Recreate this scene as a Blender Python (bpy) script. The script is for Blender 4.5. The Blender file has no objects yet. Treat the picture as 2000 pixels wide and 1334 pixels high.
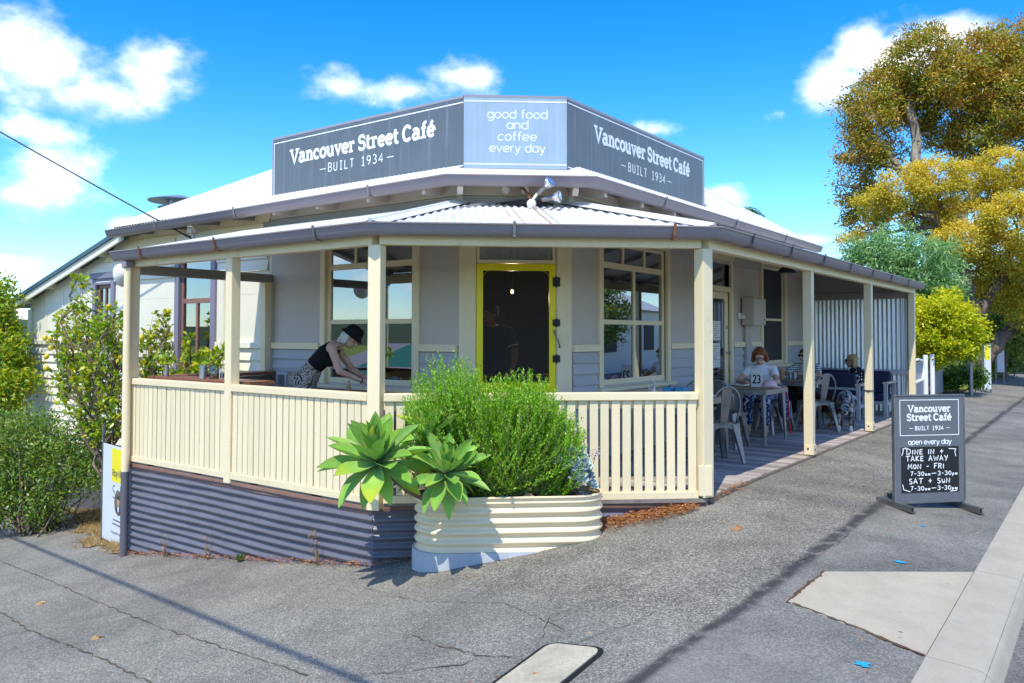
import bpy, bmesh, math, random
import numpy as np
from mathutils import Vector, Matrix, Euler
rnd = random.Random(7)
nr = np.random.default_rng(11)
S = bpy.context.scene
COL = S.collection
R = math.radians
# ------------------------------------------------------------------ camera
YAW, PIT, ROL, CAMZ = R(36.536), R(1.621), R(0.102), 1.41
FW = Vector((-math.sin(YAW)*math.cos(PIT), math.cos(YAW)*math.cos(PIT), math.sin(PIT)))
RI = Vector((math.cos(YAW), math.sin(YAW), 0)); UP = RI.cross(FW)
RI2 = RI*math.cos(ROL)+UP*math.sin(ROL); UP2 = UP*math.cos(ROL)-RI*math.sin(ROL)
cd = bpy.data.cameras.new('camera'); cam = bpy.data.objects.new('camera', cd); COL.objects.link(cam)
cam.matrix_world = Matrix(((RI2.x, UP2.x, -FW.x, 0), (RI2.y, UP2.y, -FW.y, 0), (RI2.z, UP2.z, -FW.z, CAMZ), (0, 0, 0, 1)))
cd.sensor_width = 36; cd.lens = 1575.8/2000*36; cd.shift_y = -(667-609.1)/2000
cd.clip_start = .05; cd.clip_end = 2000
S.camera = cam
def cw(right, fwd, z=0.0):
    "a place given as metres to the right of and ahead of the viewpoint"
    return Vector((right*.8035-fwd*.5953, right*.5953+fwd*.8035, z))
# ------------------------------------------------------------------ light
SUN = Vector((.17, -.57, 1.0)).normalized()
S.view_settings.view_transform = 'Standard'; S.view_settings.look = 'None'
S.view_settings.exposure = 1.36; S.view_settings.gamma = 1; S.view_settings.use_curve_mapping = False
ld = bpy.data.lights.new('sun', 'SUN'); ld.energy = 2.0; ld.angle = R(.53); ld.color = (1, .955, .80)
sun = bpy.data.objects.new('sun', ld); COL.objects.link(sun)
sun.rotation_euler = (-SUN).to_track_quat('-Z', 'Y').to_euler(); sun.location = (0, -10, 30)
W = bpy.data.worlds.new('World'); S.world = W; W.use_nodes = True
def world():
    nt = W.node_tree; N = nt.nodes; L = nt.links; N.clear()
    def nd(t, **k):
        n = N.new(t)
        for a, b in k.items(): setattr(n, a, b)
        return n
    def M(op, a, b=None, c=None):
        n = nd('ShaderNodeMath', operation=op)
        for i, v in enumerate((a, b, c)):
            if v is None: continue
            if hasattr(v, 'links'): L.new(v, n.inputs[i])
            else: n.inputs[i].default_value = v
        return n.outputs[0]
    out = nd('ShaderNodeOutputWorld'); bg = nd('ShaderNodeBackground'); L.new(bg.outputs[0], out.inputs[0])
    sky = nd('ShaderNodeTexSky', sky_type='NISHITA'); sky.sun_disc = False
    sky.sun_elevation = math.asin(SUN.z); sky.sun_rotation = math.atan2(SUN.x, SUN.y)
    sky.air_density = 1.0; sky.dust_density = .05; sky.ozone_density = 2.5; sky.altitude = 30
    hs = nd('ShaderNodeHueSaturation'); hs.inputs['Hue'].default_value = .495; hs.inputs['Saturation'].default_value = 1.22; hs.inputs['Value'].default_value = 1.0
    L.new(sky.outputs[0], hs.inputs['Color'])
    tc = nd('ShaderNodeTexCoord'); sp = nd('ShaderNodeSeparateXYZ'); L.new(tc.outputs['Generated'], sp.inputs[0])
    x, y, z = sp.outputs
    az = M('ARCTAN2', x, y); el = M('ARCSINE', z)
    nz = nd('ShaderNodeTexNoise'); nz.inputs['Scale'].default_value = 9; nz.inputs['Detail'].default_value = 9; nz.inputs['Roughness'].default_value = .6
    mp = nd('ShaderNodeMapping'); mp.inputs['Scale'].default_value = (1, 1, 1.5); L.new(tc.outputs['Generated'], mp.inputs[0]); L.new(mp.outputs[0], nz.inputs['Vector'])
    n2 = nd('ShaderNodeTexNoise'); n2.inputs['Scale'].default_value = 30; n2.inputs['Detail'].default_value = 5; L.new(mp.outputs[0], n2.inputs['Vector'])
    # clouds: (azimuth from the view axis, elevation, half width, half height, strength) in degrees
    cl = []
    for px, py, rx, ry, st in ((90, 125, 150, 75, 1), (290, 140, 90, 72, 1), (190, 185, 170, 42, 1), (20, 95, 80, 50, 1), (95, 345, 95, 66, 1), (70, 258, 80, 36, .8), (60, 385, 70, 30, .9), (20, 530, 70, 34, .8), (665, 165, 48, 24, .62), (800, 172, 95, 24, .62), (895, 140, 66, 30, .8), (1275, 252, 46, 20, .8), (1615, 165, 62, 60, 1), (1690, 85, 66, 50, .9), (1765, 115, 70, 66, 1), (1845, 72, 78, 44, 1), (1600, 468, 60, 16, .8), (1395, 390, 46, 24, .8), (1530, 218, 26, 12, .5), (240, 440, 30, 14, .6)):
        az0 = math.atan((px-1000)/1576); c0 = math.cos(az0); cl.append((math.degrees(az0), math.degrees(math.atan((653-py)/1576*c0)), math.degrees(rx/1576*c0*c0), math.degrees(ry/1576*c0), st))
    cl += [(60, 20, 12, 6, 1), (85, 14, 14, 5, 1), (115, 26, 14, 6, 1), (150, 12, 18, 6, 1), (178, 32, 14, 7, 1), (-150, 20, 14, 6, 1), (-120, 12, 18, 7, 1), (-95, 28, 14, 7, 1), (-70, 14, 12, 6, 1), (-60, 32, 10, 5, .9), (100, 45, 16, 8, .9), (-120, 50, 16, 9, .9), (170, 55, 18, 9, .9), (130, 7, 20, 4, 1), (-160, 6, 22, 4, 1), (-90, 6, 16, 4, 1), (65, 6, 14, 4, 1)]
    tot = None; sw = None; sv = None
    for a, e, wa, we, st in cl:
        a0 = -YAW+R(a)
        while a0 < -math.pi: a0 += 2*math.pi
        while a0 > math.pi: a0 -= 2*math.pi
        dx = M('MULTIPLY', M('SUBTRACT', az, a0), 1/R(wa)); dy = M('MULTIPLY', M('SUBTRACT', el, R(e)), 1/R(we))
        d = M('SQRT', M('ADD', M('MULTIPLY', dx, dx), M('MULTIPLY', dy, dy)))
        m = M('MULTIPLY', M('SUBTRACT', 1.6, d), st)
        tot = m if tot is None else M('SMOOTH_MAX', tot, m, .12)
        wt = M('POWER', M('MAXIMUM', m, .0), 4.0); wv = M('MULTIPLY', wt, dy); sw = wt if sw is None else M('ADD', sw, wt); sv = wv if sv is None else M('ADD', sv, wv)
    f = M('ADD', tot, M('MULTIPLY', M('SUBTRACT', nz.outputs['Fac'], .5), 2.9))
    f = M('ADD', f, M('MULTIPLY', M('SUBTRACT', n2.outputs['Fac'], .5), .9))
    mr = nd('ShaderNodeMapRange', interpolation_type='SMOOTHSTEP'); L.new(f, mr.inputs[0]); mr.inputs[1].default_value = .15; mr.inputs[2].default_value = 1.75; mr.inputs[4].default_value = .97
    vv = M('ADD', M('ADD', M('DIVIDE', sv, M('ADD', sw, .001)), M('MULTIPLY', M('SUBTRACT', n2.outputs['Fac'], .5), 2.2)), M('MULTIPLY', M('SUBTRACT', nz.outputs['Fac'], .5), 1.6))
    up = nd('ShaderNodeMapRange', interpolation_type='SMOOTHSTEP'); L.new(vv, up.inputs[0]); up.inputs[1].default_value = -1.0; up.inputs[2].default_value = .35
    cr = nd('ShaderNodeMix', data_type='RGBA'); L.new(up.outputs[0], cr.inputs[0])
    cr.inputs[6].default_value = (2.7, 3.1, 3.7, 1); cr.inputs[7].default_value = (5.6, 5.5, 5.3, 1)
    mx = nd('ShaderNodeMix', data_type='RGBA'); L.new(mr.outputs[0], mx.inputs[0]); tn = nd('ShaderNodeMix', data_type='RGBA', blend_type='MULTIPLY'); tn.inputs[0].default_value = 1; tm = nd('ShaderNodeMix', data_type='RGBA'); eg = nd('ShaderNodeMapRange', interpolation_type='SMOOTHSTEP'); L.new(el, eg.inputs[0]); eg.inputs[1].default_value = R(-2); eg.inputs[2].default_value = R(24); L.new(eg.outputs[0], tm.inputs[0]); tm.inputs[6].default_value = (.56, .70, .80, 1); tm.inputs[7].default_value = (.06, .455, .80, 1); L.new(tm.outputs[2], tn.inputs[7]); L.new(hs.outputs[0], tn.inputs[6]); L.new(tn.outputs[2], mx.inputs[6]); L.new(cr.outputs[2], mx.inputs[7])
    L.new(mx.outputs[2], bg.inputs[0]); bg.inputs[1].default_value = .15
world()
S.cycles.max_bounces = 8; S.cycles.transparent_max_bounces = 12; S.cycles.caustics_reflective = False; S.cycles.caustics_refractive = False
S.cycles.sample_clamp_indirect = 8
try: S.cycles.use_denoising = True
except Exception: pass
# ------------------------------------------------------------------ mesh helpers
class MB:
    def __init__(s): s.V = []; s.F = []; s.M = []; s.m = 0
    def add(s, vs, fs):
        o = len(s.V); s.V.extend(tuple(v) for v in vs); s.F.extend(tuple(i+o for i in f) for f in fs); s.M.extend([s.m]*len(fs)); return s
    def box(s, x0, x1, y0, y1, z0, z1):
        return s.obox(Vector(((x0+x1)/2, (y0+y1)/2, (z0+z1)/2)), Vector((1, 0, 0)), Vector((0, 1, 0)), Vector((0, 0, 1)), abs(x1-x0), abs(y1-y0), abs(z1-z0))
    def obox(s, c, u, v, w, a, b, h):
        c = Vector(c); u = Vector(u)*a/2; v = Vector(v)*b/2; w = Vector(w)*h/2
        P = [c+u*i+v*j+w*k for k in (-1, 1) for j in (-1, 1) for i in (-1, 1)]
        F = [(0, 2, 3, 1), (4, 5, 7, 6), (0, 1, 5, 4), (2, 6, 7, 3), (0, 4, 6, 2), (1, 3, 7, 5)]
        if u.cross(v).dot(w) < 0: F = [f[::-1] for f in F]
        return s.add(P, F)
    def bar(s, p, q, a, b, up=(0, 0, 1)):
        p = Vector(p); q = Vector(q); d = (q-p); l = d.length; d.normalize(); up = Vector(up)
        sd = d.cross(up)
        if sd.length < 1e-4: sd = d.cross(Vector((1, 0, 0)))
        sd.normalize(); u2 = sd.cross(d)
        return s.obox((p+q)/2, sd, d, u2, a, l, b)
    def tube(s, pts, r, n=8, cap=True, el=1.0):
        pts = [Vector(p) for p in pts]; k = len(pts); rs = r if hasattr(r, '__len__') else [r]*k
        o = len(s.V); prev = None; V = []
        for i, p in enumerate(pts):
            d = (pts[min(i+1, k-1)]-pts[max(i-1, 0)]); d = d.normalized() if d.length > 1e-9 else Vector((0, 0, 1))
            if prev is None: a = d.orthogonal().normalized()
            else:
                a = prev-d*prev.dot(d); a = a.normalized() if a.length > 1e-6 else d.orthogonal().normalized()
            prev = a; b = d.cross(a)
            for j in range(n):
                t = 2*math.pi*j/n; V.append(p+(a*math.cos(t)+b*math.sin(t)*el)*rs[i])
        F = []
        for i in range(k-1):
            for j in range(n):
                F.append((i*n+j, i*n+(j+1) % n, (i+1)*n+(j+1) % n, (i+1)*n+j))
        if cap: F.append(tuple(range(n))[::-1]); F.append(tuple((k-1)*n+j for j in range(n)))
        return s.add(V, F)
    def lathe(s, prof, c=(0, 0, 0), n=16, ax=None):
        c = Vector(c); V = []; F = []; Q = Matrix.Identity(3) if ax is None else Vector((0, 0, 1)).rotation_difference(Vector(ax)).to_matrix()
        for r, z in prof:
            for j in range(n):
                t = 2*math.pi*j/n; V.append(c+Q@Vector((r*math.cos(t), r*math.sin(t), z)))
        for i in range(len(prof)-1):
            for j in range(n): F.append((i*n+j, i*n+(j+1) % n, (i+1)*n+(j+1) % n, (i+1)*n+j))
        F.append(tuple(range(n))[::-1]); F.append(tuple((len(prof)-1)*n+j for j in range(n)))
        return s.add(V, F)
    def ell(s, c, r, n=12, rot=None):
        c = Vector(c); Q = rot or Matrix.Identity(3); m = max(4, n//2+1); V = []; F = []
        for i in range(m+1):
            ph = math.pi*i/m
            for j in range(n):
                t = 2*math.pi*j/n
                V.append(c+Q@Vector((r[0]*math.sin(ph)*math.cos(t), r[1]*math.sin(ph)*math.sin(t), -r[2]*math.cos(ph))))
        for i in range(m):
            for j in range(n): F.append((i*n+j, i*n+(j+1) % n, (i+1)*n+(j+1) % n, (i+1)*n+j))
        return s.add(V, F)
    def prism(s, poly, o, u, v, w, d):
        "2D polygon in (u,v) from o, extruded by d along w"
        o = Vector(o); u = Vector(u); v = Vector(v); w = Vector(w); k = len(poly)
        P = [o+u*a+v*b for a, b in poly]; V = P+[p+w*d for p in P]
        F = [tuple(range(k))[::-1], tuple(range(k, 2*k))]+[(i, (i+1) % k, k+(i+1) % k, k+i) for i in range(k)]
        if u.cross(v).dot(w)*d < 0: F = [f[::-1] for f in F]
        return s.add(V, F)
    def quad(s, a, b, c, d): return s.add([a, b, c, d], [(0, 1, 2, 3)])
def origin(o):
    p = Vector((0, 0, 0))
    while o is not None: p += o.location; o = o.parent
    return p
def obj(name, mb, mat, parent=None, smooth=False, local=False, bevel=0, at=None, merge=False):
    o0 = origin(parent) if (parent is not None and not local) else Vector((0, 0, 0))
    if at is not None and not local: o0 = Vector(at)
    V = np.array(mb.V, dtype=np.float64)-np.array(o0)
    me = bpy.data.meshes.new(name); me.from_pydata(V.tolist(), [], mb.F); me.update()
    mats = mat if isinstance(mat, (list, tuple)) else [mat]
    for m in mats: me.materials.append(m)
    if len(mats) > 1: me.polygons.foreach_set('material_index', mb.M)
    if merge or True:
        if merge:
            bm = bmesh.new(); bm.from_mesh(me); bmesh.ops.remove_doubles(bm, verts=bm.verts, dist=1e-5); bm.to_mesh(me); bm.free()
    if smooth:
        me.polygons.foreach_set('use_smooth', [True]*len(me.polygons))
        if smooth == 'auto': me.set_sharp_from_angle(angle=R(42))
    o = bpy.data.objects.new(name, me); COL.objects.link(o)
    if parent is not None: o.parent = parent
    if at is not None and not local: o.location = Vector(at)-(origin(parent) if parent is not None else Vector((0, 0, 0)))
    if bevel:
        b = o.modifiers.new('bevel', 'BEVEL'); b.width = bevel; b.segments = 2; b.limit_method = 'ANGLE'; b.angle_limit = R(40)
    return o
def tag(o, label=None, cat=None, group=None, kind=None):
    for k, v in (('label', label), ('category', cat), ('group', group), ('kind', kind)):
        if v: o[k] = v
    return o
def thing(name, label, cat, loc, rz=0, group=None):
    o = bpy.data.objects.new(name, None); COL.objects.link(o); o.location = loc; o.rotation_euler = (0, 0, rz); o.empty_display_size = .1
    return tag(o, label, cat, group)
def copy_tree(o, parent=None):
    c = o.copy(); COL.objects.link(c)
    if parent is not None: c.parent = parent
    for ch in list(o.children): copy_tree(ch, c)
    return c
# ------------------------------------------------------------------ materials
MATS = {}
def lin(c):
    return tuple(((v/255)/12.92 if v/255 <= .04045 else ((v/255+.055)/1.055)**2.4) for v in c)
class NT:
    def __init__(s, name):
        s.m = bpy.data.materials.new(name); s.m.use_nodes = True; s.t = s.m.node_tree; s.N = s.t.nodes; s.L = s.t.links
        s.b = s.N['Principled BSDF']; s.o = s.N['Material Output']; s.tc = None
    def n(s, t, ins=None, **k):
        x = s.N.new(t)
        for a, b in k.items(): setattr(x, a, b)
        for a, b in (ins or {}).items(): s.i(x, a, b)
        return x
    def i(s, x, a, b):
        if hasattr(b, 'is_linked'): s.L.new(b, x.inputs[a])
        else: x.inputs[a].default_value = b
    def co(s, kind='Object', scale=None):
        if s.tc is None: s.tc = s.n('ShaderNodeTexCoord')
        v = s.tc.outputs[kind]
        if scale is not None:
            mp = s.n('ShaderNodeMapping', {'Scale': scale}); s.L.new(v, mp.inputs[0]); v = mp.outputs[0]
        return v
    def noise(s, scale=5, detail=4, rough=.55, vec=None, stretch=None):
        return s.n('ShaderNodeTexNoise', {'Vector': vec if vec is not None else s.co('Object', stretch), 'Scale': scale, 'Detail': detail, 'Roughness': rough}).outputs['Fac']
    def math(s, op, a, b=0.0, c=None):
        x = s.n('ShaderNodeMath', operation=op); s.i(x, 0, a); s.i(x, 1, b)
        if c is not None: s.i(x, 2, c)
        return x.outputs[0]
    def step(s, v, a, b, lo=0.0, hi=1.0):
        return s.n('ShaderNodeMapRange', {0: v, 1: a, 2: b, 3: lo, 4: hi}, interpolation_type='SMOOTHSTEP').outputs[0]
    def mix(s, f, a, b):
        x = s.n('ShaderNodeMix', data_type='RGBA'); s.i(x, 0, f)
        for k, v in ((6, a), (7, b)):
            s.i(x, k, v if hasattr(v, 'is_linked') else (*v[:3], 1))
        return x.outputs[2]
    def ramp(s, f, stops):
        x = s.n('ShaderNodeValToRGB'); s.L.new(f, x.inputs[0]); e = x.color_ramp.elements
        while len(e) < len(stops): e.new(.5)
        for k, (p, c) in zip(e, stops): k.position = p; k.color = (*c[:3], 1)
        return x.outputs[0]
    def bump(s, h, st=.3, dist=.01):
        x = s.n('ShaderNodeBump', {'Strength': st, 'Distance': dist, 'Height': h}); s.L.new(x.outputs[0], s.b.inputs['Normal']); return x
    def fin(s, col, rough=.5, metal=0, spec=.5):
        s.i(s.b, 'Base Color', col if hasattr(col, 'is_linked') else (*col[:3], 1)); s.i(s.b, 'Roughness', rough); s.i(s.b, 'Metallic', metal); s.i(s.b, 'Specular IOR Level', spec)
        return s.m
def paint(name, c, rough=.55, var=.08, scale=2.0, stretch=(1, 1, .25), dirt=0, dirtc=(.25, .2, .14), bump=.12, metal=0, spec=.4, bscale=60):
    t = NT(name); n1 = t.noise(scale, 5, .6, stretch=stretch); n2 = t.noise(scale*9, 4, .6, stretch=stretch)
    f = t.math('ADD', t.math('MULTIPLY', n1, .6), t.math('MULTIPLY', n2, .4))
    col = t.ramp(f, [(.25, [v*(1-var) for v in c]), (.75, [min(1, v*(1+var)) for v in c])])
    if dirt: col = t.mix(t.step(t.noise(38, 5, .7, stretch=(1, 1, .5)), .66, .73, 0, dirt*1.2), col, [v*.6 for v in dirtc])
    oi = t.n('ShaderNodeObjectInfo').outputs['Random']
    hv = t.n('ShaderNodeHueSaturation', {'Value': t.step(oi, 0, 1, 1-var*.6, 1+var*.6), 'Color': col}); col = hv.outputs[0]
    if dirt:
        n3 = t.noise(7, 8, .75); col = t.mix(t.step(n3, .56, .74, 0, dirt), col, dirtc)
    if bump: t.bump(t.noise(bscale, 3, .6, stretch=stretch), bump, .004)
    return t.fin(col, rough, metal, spec)
def metal(name, c, rough=.4, rust=.0, var=.15):
    t = NT(name); f = t.noise(6, 6, .65); col = t.ramp(f, [(.3, [v*(1-var) for v in c]), (.7, [min(1, v*(1+var)) for v in c])])
    if rust: col = t.mix(t.step(t.noise(9, 8, .7), .58, .72, 0, rust), col, (.16, .07, .03))
    return t.fin(col, t.step(f, .3, .7, rough*.8, rough*1.2), .85, .5)
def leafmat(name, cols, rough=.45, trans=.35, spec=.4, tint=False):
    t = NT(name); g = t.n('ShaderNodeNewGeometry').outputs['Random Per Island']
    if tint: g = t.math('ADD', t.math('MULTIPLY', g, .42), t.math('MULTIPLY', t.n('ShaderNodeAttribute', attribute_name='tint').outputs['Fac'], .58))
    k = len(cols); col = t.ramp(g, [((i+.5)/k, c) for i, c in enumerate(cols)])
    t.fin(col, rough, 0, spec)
    tr = t.n('ShaderNodeBsdfTranslucent', {'Color': t.n('ShaderNodeHueSaturation', {'Color': col, 'Saturation': 1.1, 'Value': 1.5}).outputs[0]})
    mx = t.n('ShaderNodeMixShader', {0: trans}); t.L.new(t.b.outputs[0], mx.inputs[1]); t.L.new(tr.outputs[0], mx.inputs[2]); t.L.new(mx.outputs[0], t.o.inputs[0])
    return t.m
CREAM = (.80, .675, .44); GREY = (.55, .49, .44); GREYB = (.44, .43, .44); WHITE = (.80, .79, .74); PURP = (.155, .14, .19)
m_cream = paint('cream_paint', CREAM, .5, .07, dirt=.38, dirtc=(.42, .33, .2))
m_creamw = paint('pale_cream_paint', (.80, .75, .62), .55, .05, dirt=.12, dirtc=(.5, .45, .34))
m_grey = paint('grey_wall_paint', GREY, .6, .04)
m_greyb = paint('blue_grey_tone', GREYB, .6, .06, stretch=(.25, .25, 1))  # lower boards set cooler and darker than the grey wall panels
m_frame = paint('cream_frame_paint', (.82, .70, .47), .42, .04)
m_yellow = paint('yellow_paint', (.90, .76, .004), .35, .04)
m_gutter = paint('mauve_grey_gutter_paint', (.245, .21, .225), .42, .09, dirt=.2, dirtc=(.12, .07, .05))
m_purp = paint('mauve_window_paint', (.215, .20, .275), .5, .06)
m_skirt = paint('dark_mauve_iron_paint', (.128, .124, .152), .36, .14, scale=3, stretch=(1, 1, 1), dirt=.35, dirtc=(.3, .25, .24))
m_roof = paint('white_roof_paint', (.66, .655, .64), .42, .07, stretch=(1, 1, 1), dirt=.35, dirtc=(.58, .46, .3))
m_sash = paint('brown_sash_paint', (.26, .13, .10), .5, .08)
m_black = paint('black_iron', (.012, .012, .013), .45, .1)
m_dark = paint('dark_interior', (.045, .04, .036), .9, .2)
m_rust = paint('rust', (.22, .085, .035), .85, .35, scale=14, stretch=(1, 1, 1), bump=.5)
m_galv = metal('galvanised_iron', (.50, .54, .60), .42, .0, .12)
m_steel = metal('worn_grey_steel', (.27, .275, .28), .42, .5, .2)
m_chrome = metal('bright_steel', (.75, .76, .78), .18)
m_white = paint('white_enamel', (.82, .82, .82), .35, .03)
m_letter = paint('white_lettering', (.85, .87, .88), .5, .03, bump=0)
def wood(name, a, b, rough=.7, st=(1, 8, 8), scale=2.5, rv=.35):
    t = NT(name); n1 = t.noise(scale, 6, .65, stretch=st); n2 = t.noise(scale*6, 5, .7, stretch=st)
    f = t.math('ADD', t.math('MULTIPLY', n1, .55), t.math('MULTIPLY', n2, .45)); col = t.ramp(f, [(.3, a), (.7, b)])
    oi = t.n('ShaderNodeObjectInfo').outputs['Random']
    col = t.n('ShaderNodeHueSaturation', {'Value': t.step(oi, 0, 1, 1-rv, 1+rv), 'Color': col}).outputs[0]
    t.bump(n2, .5, .004); return t.fin(col, rough)
m_deck = wood('weathered_deck_timber', (.19, .155, .14), (.46, .40, .36))
m_bearer = wood('raw_red_timber', (.14, .07, .05), (.30, .17, .12), st=(2, 2, 8))
m_counter = wood('red_brown_bar_timber', (.14, .045, .025), (.30, .11, .06), .35, rv=.1)
m_table = wood('worn_table_timber', (.10, .075, .055), (.27, .20, .14), .5, rv=.1)
def glassmat(name, refl=.35, tint=(.55, .6, .62), rough=.0):
    t = NT(name); N = t
    fr = t.n('ShaderNodeLayerWeight', {'Blend': .35}).outputs['Fresnel']
    f = t.math('MINIMUM', t.math('ADD', fr, refl), 1.0)
    gl = t.n('ShaderNodeBsdfGlossy', {'Color': (.9, .95, 1, 1), 'Roughness': rough}); tr = t.n('ShaderNodeBsdfTransparent', {'Color': (*tint, 1)})
    mx = t.n('ShaderNodeMixShader', {0: f}); t.L.new(tr.outputs[0], mx.inputs[1]); t.L.new(gl.outputs[0], mx.inputs[2]); t.L.new(mx.outputs[0], t.o.inputs[0]); return t.m
m_glass = glassmat('window_glass', .30)
m_glassc = glassmat('clear_glass', .05, (.9, .93, .93))
def meshscreen(name, dens, c=(.02, .02, .02)):
    t = NT(name); t.fin(c, .8); tr = t.n('ShaderNodeBsdfTransparent')
    mx = t.n('ShaderNodeMixShader', {0: dens}); t.L.new(tr.outputs[0], mx.inputs[1]); t.L.new(t.b.outputs[0], mx.inputs[2]); t.L.new(mx.outputs[0], t.o.inputs[0]); return t.m
m_screen = meshscreen('fly_screen_mesh', .40, (.04, .034, .03))
def emit(name, c, s):
    t = NT(name); t.fin(c, .4); t.b.inputs['Emission Color'].default_value = (*c, 1); t.b.inputs['Emission Strength'].default_value = s; return t.m
m_bulb = emit('lit_bulb', (1, .62, .28), 14)
# ------------------------------------------------------------------ ground
def gz(x, y):
    xr = max(-17.0, min(14.0, x*.8035+y*.5953)); zl = -.33+.168*xr
    zr = -.02-.073*min(max(x+2.862, 0.0), 2.36)
    k = .12; h = max(k-abs(zl-zr), 0)/k
    return min(zl, zr)-h*h*k*.25
def ground_sheet(name, xs, ys, mat, dz=0.0, fn=None, keep=None, kind='structure'):
    mb = MB(); n = len(ys)
    for x in xs:
        for y in ys: mb.V.append((x, y, (fn or gz)(x, y)+dz))
    for i in range(len(xs)-1):
        for j in range(n-1):
            if keep and not keep((xs[i]+xs[i+1])/2, (ys[j]+ys[j+1])/2): continue
            mb.F.append((i*n+j, (i+1)*n+j, (i+1)*n+j+1, i*n+j+1)); mb.M.append(0)
    return tag(obj(name, mb, mat, smooth=True), kind=kind)
def asphalt(name):
    t = NT(name); v = t.co('Object'); sp = t.n('ShaderNodeSeparateXYZ', {0: v}); x, y, z = sp.outputs
    vor = t.n('ShaderNodeTexVoronoi', {'Vector': v, 'Scale': 125.0}); rc = t.n('ShaderNodeSeparateColor', {0: vor.outputs['Color']}).outputs[0]
    fine = t.noise(210, 3, .6, vec=v); mid = t.noise(2.2, 6, .62, vec=v); big = t.noise(.55, 4, .55, vec=v)
    coarse = t.ramp(t.math('ADD', t.math('MULTIPLY', rc, .62), t.math('MULTIPLY', fine, .38)), [(.10, (.046, .042, .033)), (.42, (.138, .128, .106)), (.70, (.27, .252, .212)), (.95, (.62, .59, .50))])
    smooth = t.ramp(t.math('ADD', t.math('MULTIPLY', rc, .42), t.math('MULTIPLY', fine, .58)), [(.15, (.082, .078, .069)), (.5, (.176, .168, .15)), (.95, (.40, .385, .345))])
    wob = t.math('MULTIPLY', t.math('SUBTRACT', t.noise(3.2, 5, .6, vec=v), .5), .10)
    sx = t.math('ADD', t.math('ADD', x, 1.70), wob)                 # the seam that runs along the street
    bend = t.math('MULTIPLY', t.step(y, 4.8, 3.2), .16)
    sx = t.math('ADD', sx, bend)
    col = t.mix(t.step(sx, -.02, .03), coarse, smooth)
    lo = t.math('SUBTRACT', t.math('MULTIPLY', x, .0), 0)           # older smooth band to the left of the coarse one
    d2 = t.math('ADD', t.math('MULTIPLY', y, -.998), t.math('MULTIPLY', x, -.17)); band = t.math('MULTIPLY', t.step(t.math('ADD', d2, wob), -4.05, -3.6), .75)
    tar = t.math('MULTIPLY', t.step(t.math('ABSOLUTE', t.math('ADD', sx, -.01)), .075, .01), t.step(t.noise(8, 6, .7, vec=v), .30, .52))
    stain = t.math('MULTIPLY', t.math('MULTIPLY', t.step(sx, -.02, .02), t.step(sx, .16, .03)), .2)
    val = t.math('ADD', t.step(mid, .25, .75, .80, 1.16), t.math('SUBTRACT', t.step(big, .3, .7, .84, 1.14), 1.0))
    col = t.n('ShaderNodeHueSaturation', {'Value': val, 'Color': col}).outputs[0]
    warm = t.step(t.noise(1.1, 5, .6, vec=v), .42, .7)
    col = t.mix(t.math('MULTIPLY', warm, .22), col, (.22, .20, .15))
    col = t.mix(t.math('MULTIPLY', band, .3), col, (.24, .24, .235))
    col = t.mix(t.math('MULTIPLY', stain, .8), col, (.08, .08, .08))
    col = t.mix(t.math('MULTIPLY', tar, .85), col, (.028, .028, .03))
    spots = t.math('MULTIPLY', t.step(t.noise(5.5, 7, .75, vec=v), .58, .72), .5); col = t.mix(spots, col, (.08, .078, .075))
    h = t.math('ADD', t.math('MULTIPLY', rc, .6), fine); t.bump(h, .55, .006)
    return t.fin(col, .85, 0, .3)
m_asphalt = asphalt('worn_asphalt')
def concrete(name, c, var=.18):
    t = NT(name); a = t.noise(3, 7, .65); b = t.noise(60, 5, .7); f = t.math('ADD', t.math('MULTIPLY', a, .6), t.math('MULTIPLY', b, .4))
    col = t.ramp(f, [(.3, [v*(1-var) for v in c]), (.7, [v*(1+var) for v in c])])
    col = t.mix(t.step(t.noise(5, 8, .75), .6, .78, 0, .5), col, [v*.5 for v in c]); t.bump(b, .4, .004); return t.fin(col, .85, 0, .3)
m_conc = concrete('pale_concrete', (.40, .35, .265)); m_conc2 = concrete('kerb_concrete', (.37, .335, .265)); m_concg = concrete('painted_grey_concrete', (.42, .44, .46))
def span(a, b, n): return [a+(b-a)*i/n for i in range(n+1)]
xs = [-400, -150, -70, -40, -28]+span(-22, 6, 112)+[9, 14, 25, 60, 150, 400]
xs = sorted(set([round(x, 4) for x in xs if abs(x+.48) > .12]+[-.49, -.47]))
ys = [-300, -100, -40, -15, -6]+span(-3, 25, 112)+[28, 34, 45, 70, 130, 400]
def gfull(x, y): return gz(x, y)-(.08 if x > -.48 else 0)
ground_sheet('ground', xs, ys, m_asphalt, fn=gfull)
def soil(name, a, b):
    t = NT(name); f = t.math('ADD', t.math('MULTIPLY', t.noise(3, 6, .65), .5), t.math('MULTIPLY', t.noise(45, 5, .7), .5))
    t.bump(f, .8, .03); return t.fin(t.ramp(f, [(.35, a), (.65, b)]), .95, 0, .1)
m_soil = soil('dry_grass_soil', (.12, .085, .05), (.34, .26, .15)); m_litter = soil('leaf_litter_soil', (.05, .032, .02), (.19, .12, .07)); m_lawn = soil('green_verge', (.09, .14, .02), (.24, .28, .05))
def edge(x, y):  # the ragged edge of the dry garden against the asphalt
    return y-(4.86+.0*x if x > -9.9 else 4.86+min(1.5, (-9.9-x)*.42))+.10*math.sin(x*5.3)+.06*math.sin(x*13+1)
ground_sheet('garden_soil', span(-17, -9.0, 64), span(4.5, 7.0, 32), m_soil, .012, keep=lambda x, y: edge(x, y) > 0)
ground_sheet('garden_bed', span(-40, -3.0, 60), span(16.25, 60, 60), m_litter, .02, keep=lambda x, y: x < -3.05-.02*(y-16)+.1*math.sin(y*2.1))
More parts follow.
